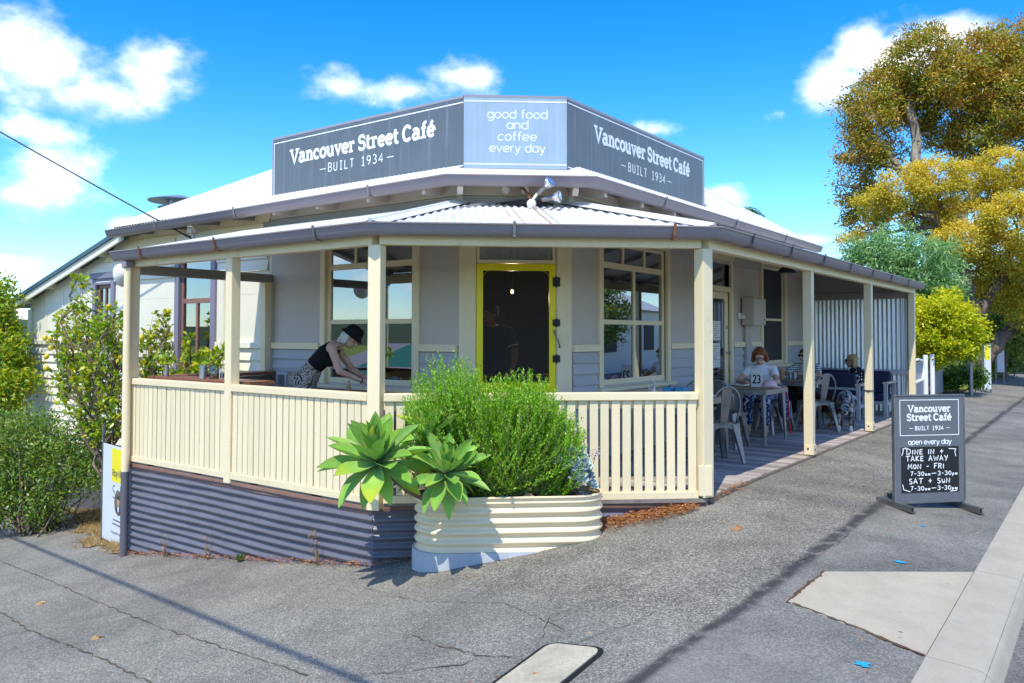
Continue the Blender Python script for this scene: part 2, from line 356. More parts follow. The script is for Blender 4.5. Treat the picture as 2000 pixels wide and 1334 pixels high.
ground_sheet('grass_verge', span(-3.9, -3.0, 10), span(23.5, 60, 40), m_lawn, .05, keep=lambda x, y: x > -3.7+.15*math.sin(y*1.3))
ground_sheet('field', [-400, -200, -110, -70, -45, -30], [-300, -120, -60, -25, -8, 5, 14, 24, 40, 70, 140, 400], m_lawn, .03)
ground_sheet('grass_shoulder', [9.5, 14, 30, 70, 160, 400], [-300, -100, -30, 0, 15, 30, 60, 140, 400], m_lawn, .12)
mb = MB(); K = 72; HV = []
for i in range(K):
    t_ = 2*math.pi*i/K; r_ = 330+20*math.sin(3*t_); hh = .3*(16+7*math.sin(5*t_+1)+5*math.sin(11*t_+2)+3*math.sin(23*t_))
    HV += [(r_*math.cos(t_), r_*math.sin(t_), -6), ((r_+60)*math.cos(t_), (r_+60)*math.sin(t_), hh)]
mb.add(HV, [(2*i, (2*i+2) % (2*K), (2*i+3) % (2*K), 2*i+1) for i in range(K)]); m_hill = soil('wooded_hill', (.03, .055, .03), (.09, .12, .06)); tag(obj('hills', mb, m_hill, smooth=True), kind='structure')
# cracks in the asphalt
def ribbon(mb, pts, w, step=.05, jit=.012):
    P = []
    for a, b in zip(pts, pts[1:]):
        l = math.hypot(b[0]-a[0], b[1]-a[1]); k = max(1, int(l/step))
        P += [(a[0]+(b[0]-a[0])*i/k+rnd.uniform(-jit, jit), a[1]+(b[1]-a[1])*i/k+rnd.uniform(-jit, jit)) for i in range(k)]
    P.append(pts[-1]); L = []; Q = []
    for i, p in enumerate(P):
        a = P[max(i-1, 0)]; b = P[min(i+1, len(P)-1)]; d = Vector((b[0]-a[0], b[1]-a[1])).normalized(); n = Vector((-d.y, d.x)); ww = w*rnd.uniform(.15, 1.1)/3.4
        for s in (1, -1): Q.append((p[0]+n.x*ww*s, p[1]+n.y*ww*s, gz(p[0]+n.x*ww*s, p[1]+n.y*ww*s)+.006))
    o = len(mb.V); mb.V += Q
    for i in range(len(P)-1): mb.F.append((o+2*i+1, o+2*i+3, o+2*i+2, o+2*i)); mb.M.append(0)
m_crack = paint('tar_crack', (.085, .07, .05), .9, .4)
mb = MB()
for w, pts in ((.022, [(-11.02, 4.3), (-8.54, 3.85), (-7.03, 3.55), (-5.72, 3.31), (-4.82, 3.19), (-3.68, 3.03)]), (.028, [(-8.12, 3.17), (-7.02, 2.97), (-6.33, 2.89), (-5.52, 2.8), (-4.7, 2.66), (-4, 2.4)]),
               (.016, [(-7.02, 2.97), (-7.17, 2.81), (-7.6, 2.5)]), (.02, [(-3.49, 3.65), (-3.15, 3.56), (-2.84, 3.51), (-2.61, 3.53)]), (.018, [(-3.33, 3.12), (-3.09, 3.24), (-2.84, 3.38), (-2.77, 3.56)]),
               (.012, [(-2.51, 4.47), (-2.09, 4.54), (-2.16, 4.16), (-2.37, 3.76)]), (.010, [(-2.51, 4.47), (-2.75, 4.1), (-2.6, 3.8)]), (.01, [(-4.6, 4.3), (-3.9, 4.15), (-3.2, 4.23), (-2.54, 3.93)]), (.014, [(-1.7, 5.5), (-1.62, 6.2), (-1.66, 7.2), (-1.6, 9.5)])):
    ribbon(mb, pts, w)
tag(obj('crack', mb, m_crack), kind='structure')
# kerb: separate cast lengths
def kerb_seg(y0, y1):
    mb = MB(); Q = []
    pr = [(-.75, -.06), (-.75, .010), (-.56, .014), (-.51, .010), (-.485, -.004), (-.462, -.03), (-.448, -.07), (-.43, -.09), (-.43, -.2)]
    for y in (y0, (y0+y1)/2, y1):
        for x, z in pr: Q.append((x, y, gz(min(x, -.5), y)+z))
    k = len(pr); F = []
    for j in range(2):
        for i in range(k-1): F.append((j*k+i, (j+1)*k+i, (j+1)*k+i+1, j*k+i+1))
    F += [tuple(range(k)), tuple(2*k+i for i in range(k))[::-1]]
    return mb.add(Q, F)
kerb = thing('kerb', None, None, (-.6, 4, gz(-.6, 4))); kerb['kind'] = 'structure'
yy = [1.2, 2.9, 4.42, 4.435, 6.25]
cuts = [1.2, 2.9, 4.43, 6.24, 8.0, 9.8, 11.6, 13.4, 16, 19, 23, 28, 34, 42, 55]
for a, b in zip(cuts, cuts[1:]): obj('kerb_segment', kerb_seg(a+.004, b-.004), m_conc2, kerb, smooth='auto')
# pale concrete ramp beside the kerb
def flat_poly(name, pts, mat, dz, kind='structure', thick=0):
    mb = MB(); n = len(pts); c = (sum(p[0] for p in pts)/n, sum(p[1] for p in pts)/n)
    V = [(x, y, gz(x, y)+dz) for x, y in pts]; W2 = [(x, y, gz(x, y)-.05) for x, y in pts]
    mb.add(V+W2, [tuple(range(n))]+[(i, n+i, n+(i+1) % n, (i+1) % n) for i in range(n)])
    return tag(obj(name, mb, mat), kind=kind)
flat_poly('concrete_slab', [(-1.51, 4.71), (-.755, 4.46), (-.755, 6.2), (-1.5, 5.42)], m_conc, .007)
mb = MB(); ribbon(mb, [(-1.5, 5.43), (-1.515, 5.0), (-1.515, 4.715), (-1.1, 4.58), (-.76, 4.45)], .05, .03, .008); tag(obj('slab_joint', mb, m_litter), kind='structure')
# pit cover
pit = thing('pit_cover', 'pale concrete service pit cover with rounded corners set in asphalt', 'pit cover', (-2.34, 3.3, gz(-2.34, 3.3)))
def rrect(w, h, r, n=5):
    P = []
    for cx, cy, a in ((w/2-r, h/2-r, 0), (-w/2+r, h/2-r, 90), (-w/2+r, -h/2+r, 180), (w/2-r, -h/2+r, 270)):
        for i in range(n+1): t = R(a+90*i/n); P.append((cx+r*math.cos(t), cy+r*math.sin(t)))
    return P
def pitpoly(w, h, r, dz, dz2):
    mb = MB(); P = [(-2.335+x, 3.26+y) for x, y in rrect(w, h, r)]; n = len(P)
    mb.add([(x, y, gz(x, y)+dz) for x, y in P]+[(x, y, gz(x, y)+dz2) for x, y in P], [tuple(range(n))]+[(i, n+i, n+(i+1) % n, (i+1) % n) for i in range(n)]); return mb
obj('frame', pitpoly(.385, 1.0, .085, .006, -.05), m_black, pit)
obj('lid', pitpoly(.325, .945, .06, .013, .0), concrete('pit_concrete', (.40, .36, .27), .45), pit)
# survey paint dots
m_bluep = paint('blue_spray_paint', (.02, .30, .55), .7, .3, scale=20)
for i, (x, y, r, l) in enumerate(((-.97, 4.12, .036, 'blue survey paint dot on asphalt nearest the kerb corner'), (-1.18, 6.05, .034, 'blue survey paint dot between concrete slab and sandwich board'), (-1.24, 7.28, .02, 'small faint blue paint dot just before the sandwich board'))):
    mb = MB(); P = []
    for j in range(18):
        a = 2*math.pi*j/18; rr = r*rnd.uniform(.55, 1.2); P.append((x+rr*math.cos(a)*1.1, y+rr*math.sin(a)))
    mb.add([(px, py, gz(px, py)+.006) for px, py in P], [tuple(range(18))])
    tag(obj('paint_mark', mb, m_bluep), l, 'paint mark', 'blue survey marks on the footpath')
# ------------------------------------------------------------------ the cafe
class FR:
    def __init__(s, o, u, n): s.o = Vector((*o, 0)); s.u = Vector((*u, 0)); s.n = Vector((*n, 0))
    def p(s, a, d, z): return s.o+s.u*a+s.n*d+Vector((0, 0, z))
    def box(s, mb, a0, a1, d0, d1, z0, z1): return mb.obox(s.p((a0+a1)/2, (d0+d1)/2, (z0+z1)/2), s.u, s.n, (0, 0, 1), a1-a0, d1-d0, z1-z0)
YW, XW = 6.669, -4.731
WA, WB = Vector((-5.65, YW)), Vector((XW, 7.467)); WC = (WB-WA).length; wu = (WB-WA)/WC
FL = FR((0, YW), (1, 0), (0, -1)); FRR = FR((XW, 0), (0, 1), (1, 0)); FC = FR(tuple(WA), tuple(wu), (wu.y, -wu.x))
house = thing('cafe_building', 'grey and cream single storey corner cafe with white iron roof', 'building', (-8, 10, 0))
def wall(name, fr, a0, a1, z0, z1, ops, mat, th=.10, d=0.0):
    A = sorted({a0, a1, *[o[0] for o in ops], *[o[1] for o in ops]}); Z = sorted({z0, z1, *[o[2] for o in ops], *[o[3] for o in ops]}); mb = MB()
    for i in range(len(A)-1):
        for j in range(len(Z)-1):
            ca, cz = (A[i]+A[i+1])/2, (Z[j]+Z[j+1])/2
            if any(o[0] < ca < o[1] and o[2] < cz < o[3] for o in ops): continue
            fr.box(mb, A[i], A[i+1], d-th, d, Z[j], Z[j+1])
    return obj(name, mb, mat, house)
OL = (-7.80, -6.31, .82, 2.52); OR_ = (8.12, 9.80, .82, 2.52); OD = (.18, 1.05, .12, 2.56); OD2 = (11.1, 12.03, .05, 2.5); O3 = (13.48, 14.64, .92, 2.60)
OP1 = (-11.05, -10.24, .92, 2.62); OP2 = (-13.53, -13.03, 1.30, 2.22)
wall('wall', FL, -8.9, -5.65, -.3, 3.06, [OL], m_grey)
wall('wall', FL, -16.0, -8.902, -1.7, 1.95, [(OP1[0], OP1[1], OP1[2], 1.95), (OP2[0], OP2[1], OP2[2], 1.95)], m_creamw)
# upper part of the cream wall under the lean-to slope
mb = MB()
def slopez(x): return 2.93+.262*(x+12.5) if x < -12.5 else 3.06
for x0, x1 in ((-16.0, OP2[0]), (OP2[0], OP2[1]), (OP2[1], -12.5), (-12.5, OP1[0]), (OP1[0], OP1[1]), (OP1[1], -8.902)):
    zb = 1.952
    if x0 == OP2[0]: zb = OP2[3]
    if x0 == OP1[0]: zb = OP1[3]
    mb.prism([(x0, zb), (x1, zb), (x1, slopez(x1)), (x0, slopez(x0))], (0, YW, 0), (1, 0, 0), (0, 0, 1), (0, 1, 0), .10)
obj('wall', mb, m_creamw, house)
wall('wall', FC, 0.0, WC, -.3, 3.06, [OD], m_grey)
wall('wall', FRR, 7.467, 16.1, -.3, 3.06, [OR_, OD2, O3], m_grey)
mb = MB(); mb.box(-16, -15.9, YW+.1, 15.5, -2, 1.9); mb.box(-12.4, XW-.1, 15.9, 16.0, -.3, 2.95); mb.box(-15.9, -12.4, 15.4, 15.5, -2, 2.6); mb.box(-12.4, -12.3, 15.5, 15.9, -.3, 2.95); obj('rear_wall', mb, m_creamw, house)
# inside: floor, partitions, ceiling, dimness of the rooms put into their dark colour
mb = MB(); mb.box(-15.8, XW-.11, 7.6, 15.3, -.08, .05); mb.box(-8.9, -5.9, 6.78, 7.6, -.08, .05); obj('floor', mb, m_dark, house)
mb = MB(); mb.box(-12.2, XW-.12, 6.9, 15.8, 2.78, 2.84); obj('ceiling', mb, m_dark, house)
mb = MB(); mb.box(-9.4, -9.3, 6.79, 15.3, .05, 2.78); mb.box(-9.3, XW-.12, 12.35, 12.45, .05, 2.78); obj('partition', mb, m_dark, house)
# boards
def boards(fr, a0, a1, z0, z1, h, mat, clip=None):
    n = max(1, round((z1-z0)/h)); h = (z1-z0)/n; mesh = None
    for i in range(n):
        zb = z0+i*h
        if clip is None and mesh is not None:
            o = bpy.data.objects.new('weatherboard', mesh); COL.objects.link(o); o.parent = house; o.location = (0, 0, i*h)
            continue
        x0, x1 = a0, a1
        mb = MB(); P = []
        for a in (x0, x1):
            P += [fr.p(a, .002, 0+zb), fr.p(a, .036, 0+zb), fr.p(a, .008, zb+h-.003), fr.p(a, .002, zb+h-.003)]
        F = [(0, 1, 2, 3), (7, 6, 5, 4), (0, 4, 5, 1), (1, 5, 6, 2), (2, 6, 7, 3), (3, 7, 4, 0)]
        mb.add(P, F); o = obj('weatherboard', mb, mat, house); mesh = o.data
for a0, a1 in ((-8.84, -7.90), (-6.21, -5.67)): boards(FL, a0, a1, -.02, 1.22, .125, m_greyb)
for a0, a1 in ((7.49, 8.02), (9.90, 10.98), (12.14, 13.38), (14.74, 16.0)): boards(FRR, a0, a1, -.02, 1.22, .125, m_greyb)
for a0, a1 in ((9.90, 10.98), (12.2, 13.36), (14.76, 16.0)): boards(FRR, a0, a1, 2.50, 2.81, .155, m_grey)
for a0, a1 in ((-15.93, -11.19), (-10.10, -8.96)): boards(FL, a0, a1, -.5, 1.20, .142, m_creamw)
boards(FL, -11.19, -10.10, -.5, .86, .142, m_creamw)
for zb in (2.26, 2.42, 2.58, 2.74):     # boards of the cream gable, cut to the slope
    xl = -12.5-max(0, (2.93-(zb+.16))/.262)
    for x0, x1 in ((xl, -11.19), (-10.10, -8.96)):
        if x1-x0 < .1: continue
        boards(FL, x0, x1, zb, zb+.16, .16, m_cream if zb > 2.5 else m_creamw)
for a0, a1, m in ((-12.5, -8.92, m_cream), (-8.90, -5.66, m_grey)): boards(FL, a0, a1, 2.80 if a0 > -9 else 2.9, 3.04, .13, m)
boards(FC, .03, WC-.03, 2.80, 3.04, .12, m_grey); boards(FRR, 7.49, 16.0, 2.82, 3.04, .11, m_grey)
# dado rails, corner trims, battens
def trim(name, fr, a0, a1, d1, z0, z1, mat, d0=.001, bev=.004):
    mb = MB(); fr.box(mb, a0, a1, d0, d1, z0, z1); return obj(name, mb, mat, house, bevel=bev)
for fr, rs, m in ((FL, ((-8.84, -7.90), (-6.21, -5.66)), m_frame), (FRR, ((7.48, 8.02), (9.90, 10.98), (12.14, 12.58), (12.86, 13.38), (14.74, 16.0)), m_frame), (FL, ((-15.93, -11.19), (-10.10, -8.96)), m_creamw)):
    for a0, a1 in rs: trim('dado_rail', fr, a0, a1, .052, 1.222, 1.302, m)
for x in (-15.35, -14.72, -14.05, -12.35, -9.72): trim('batten', FL, x-.02, x+.02, .014, 1.31, 2.25, m_creamw)
_sk = MB(); _sk.box(-15.95, -8.96, YW-.03, YW-.002, -1.75, -.505); obj('base_skirt', _sk, m_skirt, house)
trim('corner_post', FL, -8.955, -8.845, .05, -.2, 2.1, m_grey); trim('corner_trim', FL, -16.02, -15.9, .04, -1.7, 1.86, m_creamw)
mb = MB(); mb.tube([(-9.86, YW-.07, 2.3), (-9.86, YW-.07, -.6)], .05, 12); obj('drainpipe', mb, m_creamw, house, smooth='auto')
# ------------------------------------------------------------------ windows and doors
def window(name, fr, o, spec, fmat, smat, arch=.09, sill=True, head=True, label=None, glass=None, cap=False):
    a0, a1, z0, z1 = o; mb = MB(); w = arch
    fr.box(mb, a0-w, a0, -.10, .038, z0-.02, z1+(w if head else 0)); fr.box(mb, a1, a1+w, -.10, .038, z0-.02, z1+(w if head else 0))
    if head: fr.box(mb, a0+.0005, a1-.0005, -.10, .034, z1, z1+w)
    win = obj(name, mb, fmat, house, bevel=.005)
    if label: win['label'] = label
    if cap:
        mb = MB(); mb.prism([(a0-w-.02, z1+w+.001), (a1+w+.02, z1+w+.001), (a1+w+.07, z1+w+.09), (a0-w-.07, z1+w+.09)], fr.p(0, .06, 0), fr.u, (0, 0, 1), -fr.n, .07); obj('head_moulding', mb, fmat, win)
    if sill:
        mb = MB(); fr.box(mb, a0-w-.06, a1+w+.06, -.10, .10, z0-.065, z0-.021); obj('sill', mb, fmat, win, bevel=.006)
    mb = MB(); b = .035
    for (c0, c1, e0, e1) in spec['bars']: fr.box(mb, a0+c0*(a1-a0), a0+c1*(a1-a0), -.055, -.012, e0, e1)
    obj('sash', mb, smat, win, bevel=.004)
    for (c0, c1, e0, e1) in spec['panes']:
        mb = MB(); fr.box(mb, a0+c0*(a1-a0), a0+c1*(a1-a0), -.037, -.031, e0, e1); obj('pane', mb, glass or m_glass, win)
    return win
def shopspec(z0, z1, zm, zt):
    e = .04; b = []; p = []
    b += [(0, e, z0, z1), (1-e, 1, z0, z1), (e, 1-e, z0, z0+.065), (e, 1-e, z1-.045, z1), (e, 1-e, zt, zt+.07), (e, 1-e, zm, zm+.055)]
    b += [(.485, .515, z0+.065, zm), (.485, .515, zm+.055, zt), (.32, .345, zt+.07, z1-.045), (.655, .68, zt+.07, z1-.045)]
    for c0, c1 in ((e, .485), (.515, 1-e)): p += [(c0, c1, z0+.065, zm), (c0, c1, zm+.055, zt)]
    for c0, c1 in ((e, .32), (.345, .655), (.68, 1-e)): p.append((c0, c1, zt+.07, z1-.045))
    return dict(bars=b, panes=p)
window('window', FL, OL, shopspec(OL[2], OL[3], 1.535, 2.2), m_frame, m_frame, label='cream sash window behind the woman in the black hat')
window('window', FRR, OR_, shopspec(OR_[2], OR_[3], 1.535, 2.2), m_frame, m_frame, arch=.09, label='cream sash window right of the yellow door', cap=False)
m_flydark = paint('dark_fly_screen', (.02, .02, .022), .6, .1)
w3 = window('window', FRR, O3, dict(bars=[(0, .04, .92, 2.6), (.96, 1, .92, 2.6), (.04, .96, .92, .97), (.04, .96, 2.55, 2.6), (.04, .96, 1.66, 1.70)], panes=[(.04, .96, .97, 1.66), (.04, .96, 1.70, 2.55)]), m_frame, m_frame, arch=.085, label='tall narrow window with dark fly screens', glass=m_flydark, cap=True)
def purpspec(z0, z1, zm): return dict(bars=[(0, .07, z0, z1), (.93, 1, z0, z1), (.07, .93, z0, z0+.06), (.07, .93, z1-.05, z1), (.07, .93, zm, zm+.07), (.47, .53, z0+.06, zm)], panes=[(.07, .47, z0+.06, zm), (.53, .93, z0+.06, zm), (.07, .93, zm+.07, z1-.05)])
window('window', FL, OP1, purpspec(OP1[2], OP1[3], 1.86), m_purp, m_sash, arch=.11, label='tall mauve framed window with brown sashes')
window('window', FL, OP2, dict(bars=[(0, .12, 1.3, 2.22), (.88, 1, 1.3, 2.22), (.12, .88, 1.3, 1.36), (.12, .88, 2.16, 2.22), (.46, .54, 1.36, 2.16)], panes=[(.12, .46, 1.36, 2.16), (.54, .88, 1.36, 2.16)]), m_purp, m_sash, arch=.10, label='small mauve window behind the lemon tree', cap=True)
m_oldyel = paint('tarnished_bracket', (.28, .24, .05), .5)
# corner door
mb = MB(); FC.box(mb, -.005, .178, -.08, .035, .0, 2.62); FC.box(mb, 1.052, WC+.005, -.08, .035, .0, 2.62); obj('door_surround', mb, m_frame, house, bevel=.006)
mb = MB()
for a in (.022, .150, 1.075, 1.19): FC.box(mb, a-.008, a+.008, .0352, .043, .0, 2.62)
obj('surround_bead', mb, m_frame, house)
mb = MB(); FC.box(mb, .185, 1.045, -.06, .02, 2.185, 2.222); FC.box(mb, .185, .215, -.06, .02, 2.2225, 2.555); FC.box(mb, 1.015, 1.045, -.06, .02, 2.2225, 2.555); fl = obj('fanlight', mb, m_frame, house)
mb = MB(); FC.box(mb, .2155, 1.0145, -.03, -.024, 2.223, 2.555); obj('pane', mb, m_glass, fl)
mb = MB(); D0, D1 = .183, 1.047
FC.box(mb, D0, D0+.072, -.02, .03, .13, 2.18); FC.box(mb, D1-.072, D1, -.02, .03, .13, 2.18); FC.box(mb, D0+.0721, D1-.0721, -.02, .03, 2.105, 2.18); FC.box(mb, D0+.0721, D1-.0721, -.02, .03, .75, .89); FC.box(mb, D0+.0721, D1-.0721, -.02, .03, .13, .30); FC.box(mb, D0+.0721, D1-.0721, -.01, .02, .3005, .7495)
door = obj('door', mb, m_yellow, house, bevel=.006); door['label'] = 'bright yellow framed screen door'
mb = MB(); FC.box(mb, D0+.07, D1-.07, -.002, .002, .888, 2.107); obj('fly_screen', mb, m_screen, door)
mb = MB()
for cx, cz, sx, sz in ((D0+.072, 2.105, 1, -1), (D1-.072, 2.105, -1, -1), (D0+.072, .89, 1, 1), (D1-.072, .89, -1, 1)):
    mb.tube([FC.p(cx+sx*.085*(1-math.sin(t)), .012, cz+sz*.085*(1-math.cos(t))) for t in [math.pi/2*i/8 for i in range(9)]], .0045, 6)
obj('corner_bracket', mb, m_oldyel, door, smooth=True)
for z, h in ((1.985, .10), (1.54, .075), (1.15, .075)):
    mb = MB(); FC.box(mb, D1-.035, D1+.045, .036, .046, z-h/2, z+h/2); mb.tube([FC.p(D1+.005, .05, z-h/2-.01), FC.p(D1+.005, .05, z+h/2+.01)], .011, 8); obj('hinge', mb, m_black, door)
mb = MB(); mb.tube([FC.p(D1-.02-.03*math.cos(t)+.03, .05+.03*math.sin(t*1.0), 1.46-.19*i/8) for i, t in [(i, math.pi*i/8) for i in range(9)]], .009, 8); obj('handle', mb, m_steel, door, smooth=True)
# second, glazed door on the street side
mb = MB(); FRR.box(mb, 11.0, 11.1, -.08, .04, 0, 2.55); FRR.box(mb, 12.03, 12.12, -.08, .04, 0, 2.55); FRR.box(mb, 11.1005, 12.0295, -.08, .035, 2.07, 2.15); FRR.box(mb, 10.98, 12.14, -.08, .05, 2.551, 2.64); sd = obj('door_surround', mb, m_frame, house, bevel=.006)
mb = MB(); mb.prism([(10.97, 2.6405), (12.15, 2.6405), (12.21, 2.73), (10.91, 2.73)], FRR.p(0, .075, 0), FRR.u, (0, 0, 1), -FRR.n, .08); obj('head_moulding', mb, m_frame, sd)
mb = MB(); FRR.box(mb, 11.1005, 12.0295, -.04, -.034, 2.151, 2.5); obj('pane', mb, m_glass, sd)
mb = MB(); FRR.box(mb, 11.105, 11.25, -.05, -.01, .06, 2.065); FRR.box(mb, 11.88, 12.025, -.05, -.01, .06, 2.065); FRR.box(mb, 11.2505, 11.8795, -.05, -.01, 1.96, 2.065); FRR.box(mb, 11.2505, 11.8795, -.05, -.01, .06, .34); d2 = obj('door', mb, m_frame, house, bevel=.005); d2['label'] = 'cream glazed door with paper notices'
mb = MB(); FRR.box(mb, 11.2505, 11.8795, -.033, -.027, .3405, 1.9595); obj('pane', mb, m_glass, d2)
m_paper = paint('white_paper', (.74, .74, .72), .8, .04)
for a0, a1, z0, z1 in ((11.45, 11.74, 1.33, 1.62), (11.40, 11.72, .92, 1.29)):
    mb = MB(); FRR.box(mb, a0, a1, -.0265, -.0245, z0, z1); pp = obj('notice', mb, m_paper, d2)
    mb = MB()
    for k in range(7): FRR.box(mb, a0+.03, a1-.03-.05*(k % 3), -.0244, -.0241, z1-.05-k*.034, z1-.042-k*.034)
    obj('printed_lines', mb, paint('grey_ink', (.25, .25, .27), .8) if 'ink' not in MATS else MATS['ink'], pp)
mb = MB(); mb.ell(FRR.p(11.95, .03, 1.14), (.02, .02, .03), 8); mb.bar(FRR.p(11.95, .035, 1.14), FRR.p(11.84, .035, 1.14), .016, .016); FRR.box(mb, 11.935, 11.965, -.009, .0, 1.5, 1.56); obj('handle', mb, m_steel, d2)
# meter box, conduits, sensor
mbx = thing('meter_box', 'grey electricity meter box on the wall between door and dark window', 'meter box', FRR.p(12.78, 0, 1.57))
mb = MB(); FRR.box(mb, 12.5, 13.06, .027, .215, 1.57, 2.0); obj('case', mb, m_grey, mbx, bevel=.006)
mb = MB(); FRR.box(mb, 12.52, 13.04, .2155, .225, 1.60, 1.985); dd = obj('door', mb, m_grey, mbx, bevel=.004)
mb = MB(); mb.ell(FRR.p(12.95, .232, 1.66), (.012, .012, .012), 8); obj('lock', mb, m_black, dd)
mb = MB(); mb.prism([(0, 0), (.21, 0), (.0, .02)], FRR.p(12.49, .02, 2.0005), FRR.n, (0, 0, 1), FRR.u, .58); obj('rain_hood', mb, m_grey, mbx)
for a in (12.62, 12.70, 12.78):
    mb = MB(); mb.tube([FRR.p(a, .05, 1.575), FRR.p(a, .05, 1.18)], .022, 8); obj('conduit', mb, m_grey, mbx, smooth='auto')
mb = MB(); FRR.box(mb, 12.585, 12.845, .027, .075, .1, 1.26); obj('cable_cover', mb, m_greyb, mbx, bevel=.005)
sl = thing('sensor_light', 'small white sensor light beside the meter box', 'sensor light', FRR.p(12.38, .0, 1.7)); mb = MB(); FRR.box(mb, 12.36, 12.47, .002, .05, 1.66, 1.76); obj('base', mb, m_white, sl, bevel=.01); mb = MB(); mb.ell(FRR.p(12.41, .07, 1.70), (.04, .04, .035), 10); obj('dome', mb, m_white, sl, smooth=True)
# ------------------------------------------------------------------ eaves, roof, flue
def corr(mb, o, u, v, L, r0, r1, slope, z0, pitch=.076, amp=.009, a=0.0, per=6, vert=False, rows=1):
    "corrugated sheet: waves across u (0..L), running along v from r0(s) to r1(s)"
    o = Vector(o); u = Vector(u); v = Vector(v); k = max(2, int(L/pitch*per)); P = []
    nrm = u.cross(v); nrm.normalize()
    for i in range(k+1):
        s = a+L*i/k; w = amp*math.cos(2*math.pi*s/pitch)
        for j in range(rows+1):
            r = r0(s)+(r1(s)-r0(s))*j/rows; p = o+u*s+v*r
            if vert: p = p+nrm*w
            else: p = p+Vector((0, 0, z0+slope*r+w))
            P.append(p)
    m = rows+1; F = [(i*m+j, (i+1)*m+j, (i+1)*m+j+1, i*m+j+1) for i in range(k) for j in range(rows)]
    return mb.add(P, F)
def roofplane(parent, o, u, v, L, r1, slope, z0, mat, sheet=.762, name='roof_sheet'):
    s = 0
    while s < L-.02:
        l = min(sheet, L-s); mb = MB(); corr(mb, o, u, v, l, lambda q: 0, r1, slope, z0+.0012*((s//sheet) % 2), a=s); obj(name, mb, mat, parent, smooth=True); s += sheet
XE, YE, ZG, ZR = -4.39, 6.33, 2.958, 3.06
C1, C2 = (-5.50, YE), (XE, 7.28)
roofplane(house, (-12.42, YE, 0), (1, 0, 0), (0, 1, 0), 6.92, lambda s: max(.0, min(3.4, s*1.0, (6.92-s)*1.05)), .55, ZR, m_roof)
roofplane(house, (XE, 7.28, 0), (0, 1, 0), (-1, 0, 0), 8.24, lambda s: max(.0, min(2.92, s*1.05, (8.24-s)*1.0)), .64, ZR, m_roof)
mb = MB(); a = Vector((*C1, ZR)); b = Vector((*C2, ZR)); zt = ZR+.55*3.4
mb.quad(a, b, Vector((XE-2.92, 7.28+2.92/1.05, zt)), Vector((-5.5-3.4/1.05, YE+3.4, zt))); obj('roof_sheet', mb, m_roof, house)
mb = MB(); mb.add([(-12.42, YE, ZR), (-12.42, 15.52, ZR), (-9.02, 12.1, zt), (-9.02, YE+3.4, zt), (XE, 15.52, ZR), (XE-2.92, 12.6, zt), (XE-2.92, 7.28+2.92/1.05, zt), (-5.5-3.4/1.05, YE+3.4, zt)], [(0, 3, 2, 1), (1, 2, 5, 4), (2, 3, 7, 6, 5)]); obj('roof_back', mb, m_roof, house)
for p, q in (((-12.40, YE+.02, ZR+.015), (-9.02, YE+3.4, zt+.02)), ((XE-.02, 15.5, ZR+.015), (XE-2.92, 12.6, zt+.02))): mb = MB(); mb.tube([p, q], .04, 8); obj('hip_cap', mb, m_roof, house, smooth='auto')
def gutter(name, parent, path, z0, out, prof, mat, closed=False):
    path = [Vector(p if len(p) == 3 else (*p, 0)) for p in path]; P = []; k = len(prof)
    for i, p in enumerate(path):
        d0 = Vector(((p-path[i-1]).x, (p-path[i-1]).y, 0)).normalized() if i else None; d1 = Vector(((path[i+1]-p).x, (path[i+1]-p).y, 0)).normalized() if i < len(path)-1 else None
        d0 = d0 or d1; d1 = d1 or d0; n0 = Vector((d0.y, -d0.x, 0)); n1 = Vector((d1.y, -d1.x, 0)); n = (n0+n1); n = n/ n.dot(n0) if n.length else n0
        for a, z in prof: P.append(p+n*a+Vector((0, 0, z0+z)))
    F = [(i*k+j, i*k+(j+1) % k, (i+1)*k+(j+1) % k, (i+1)*k+j) for i in range(len(path)-1) for j in range(k)]
    F += [tuple(range(k))[::-1], tuple((len(path)-1)*k+j for j in range(k))]
    mb = MB(); mb.add(P, F); return obj(name, mb, mat, parent, smooth='auto')
GP = [(0, .0), (.055, -.002), (.075, .008), (.092, .030), (.104, .065), (.112, .092), (.124, .093), (.124, .104), (.108, .104), (.1, .098), (.088, .045), (.05, .012), (.012, .012), (.012, .09), (.0, .09)]
gutter('gutter', house, [(-12.42, YE, -.055), C1, C2, (XE, 15.52, -.0)], ZG, 0, GP, m_gutter)
def strap(parent, fr, a, d, z0, mat=None, h=.12):
    mb = MB(); mb.m = 0; fr.box(mb, a-.012, a+.012, d+.02, d+.122, z0-.008, z0-.003); P = []
    for q in (a-.012, a+.012): P += [fr.p(q, d+.1+.0, z0+.0), fr.p(q, d+.11, z0+.02), fr.p(q, d+.132, z0+h), fr.p(q, d+.12, z0+h)]
    mb.add(P, [(0, 1, 2, 3), (7, 6, 5, 4), (0, 4, 5, 1), (1, 5, 6, 2), (2, 6, 7, 3), (3, 7, 4, 0)]); return obj('gutter_joint', mb, mat or m_rust, parent)
for x in (-11.0, -9.1, -6.6): strap(house, FR((0, YE), (1, 0), (0, -1)), x, 0, ZG-.006*(-5.5-x), m_gutter)
for y in (8.9, 11.2, 13.4): strap(house, FR((XE, 0), (0, 1), (1, 0)), y, 0, ZG, m_gutter)
for x, m in ((-12.2, m_gutter), (-11.80, m_gutter), (-10.9, m_gutter), (-10.08, m_gutter), (-9.27, m_gutter), (-8.43, m_grey), (-7.6, m_grey), (-6.73, m_grey), (-5.88, m_grey)):
    mb = MB(); mb.prism([(.0, 3.06), (-.33, 2.99), (-.33, 2.91), (.0, 2.95)], (x-.025, YW, 0), (0, 1, 0), (0, 0, 1), (1, 0, 0), .05); obj('rafter_tail', mb, m, house)
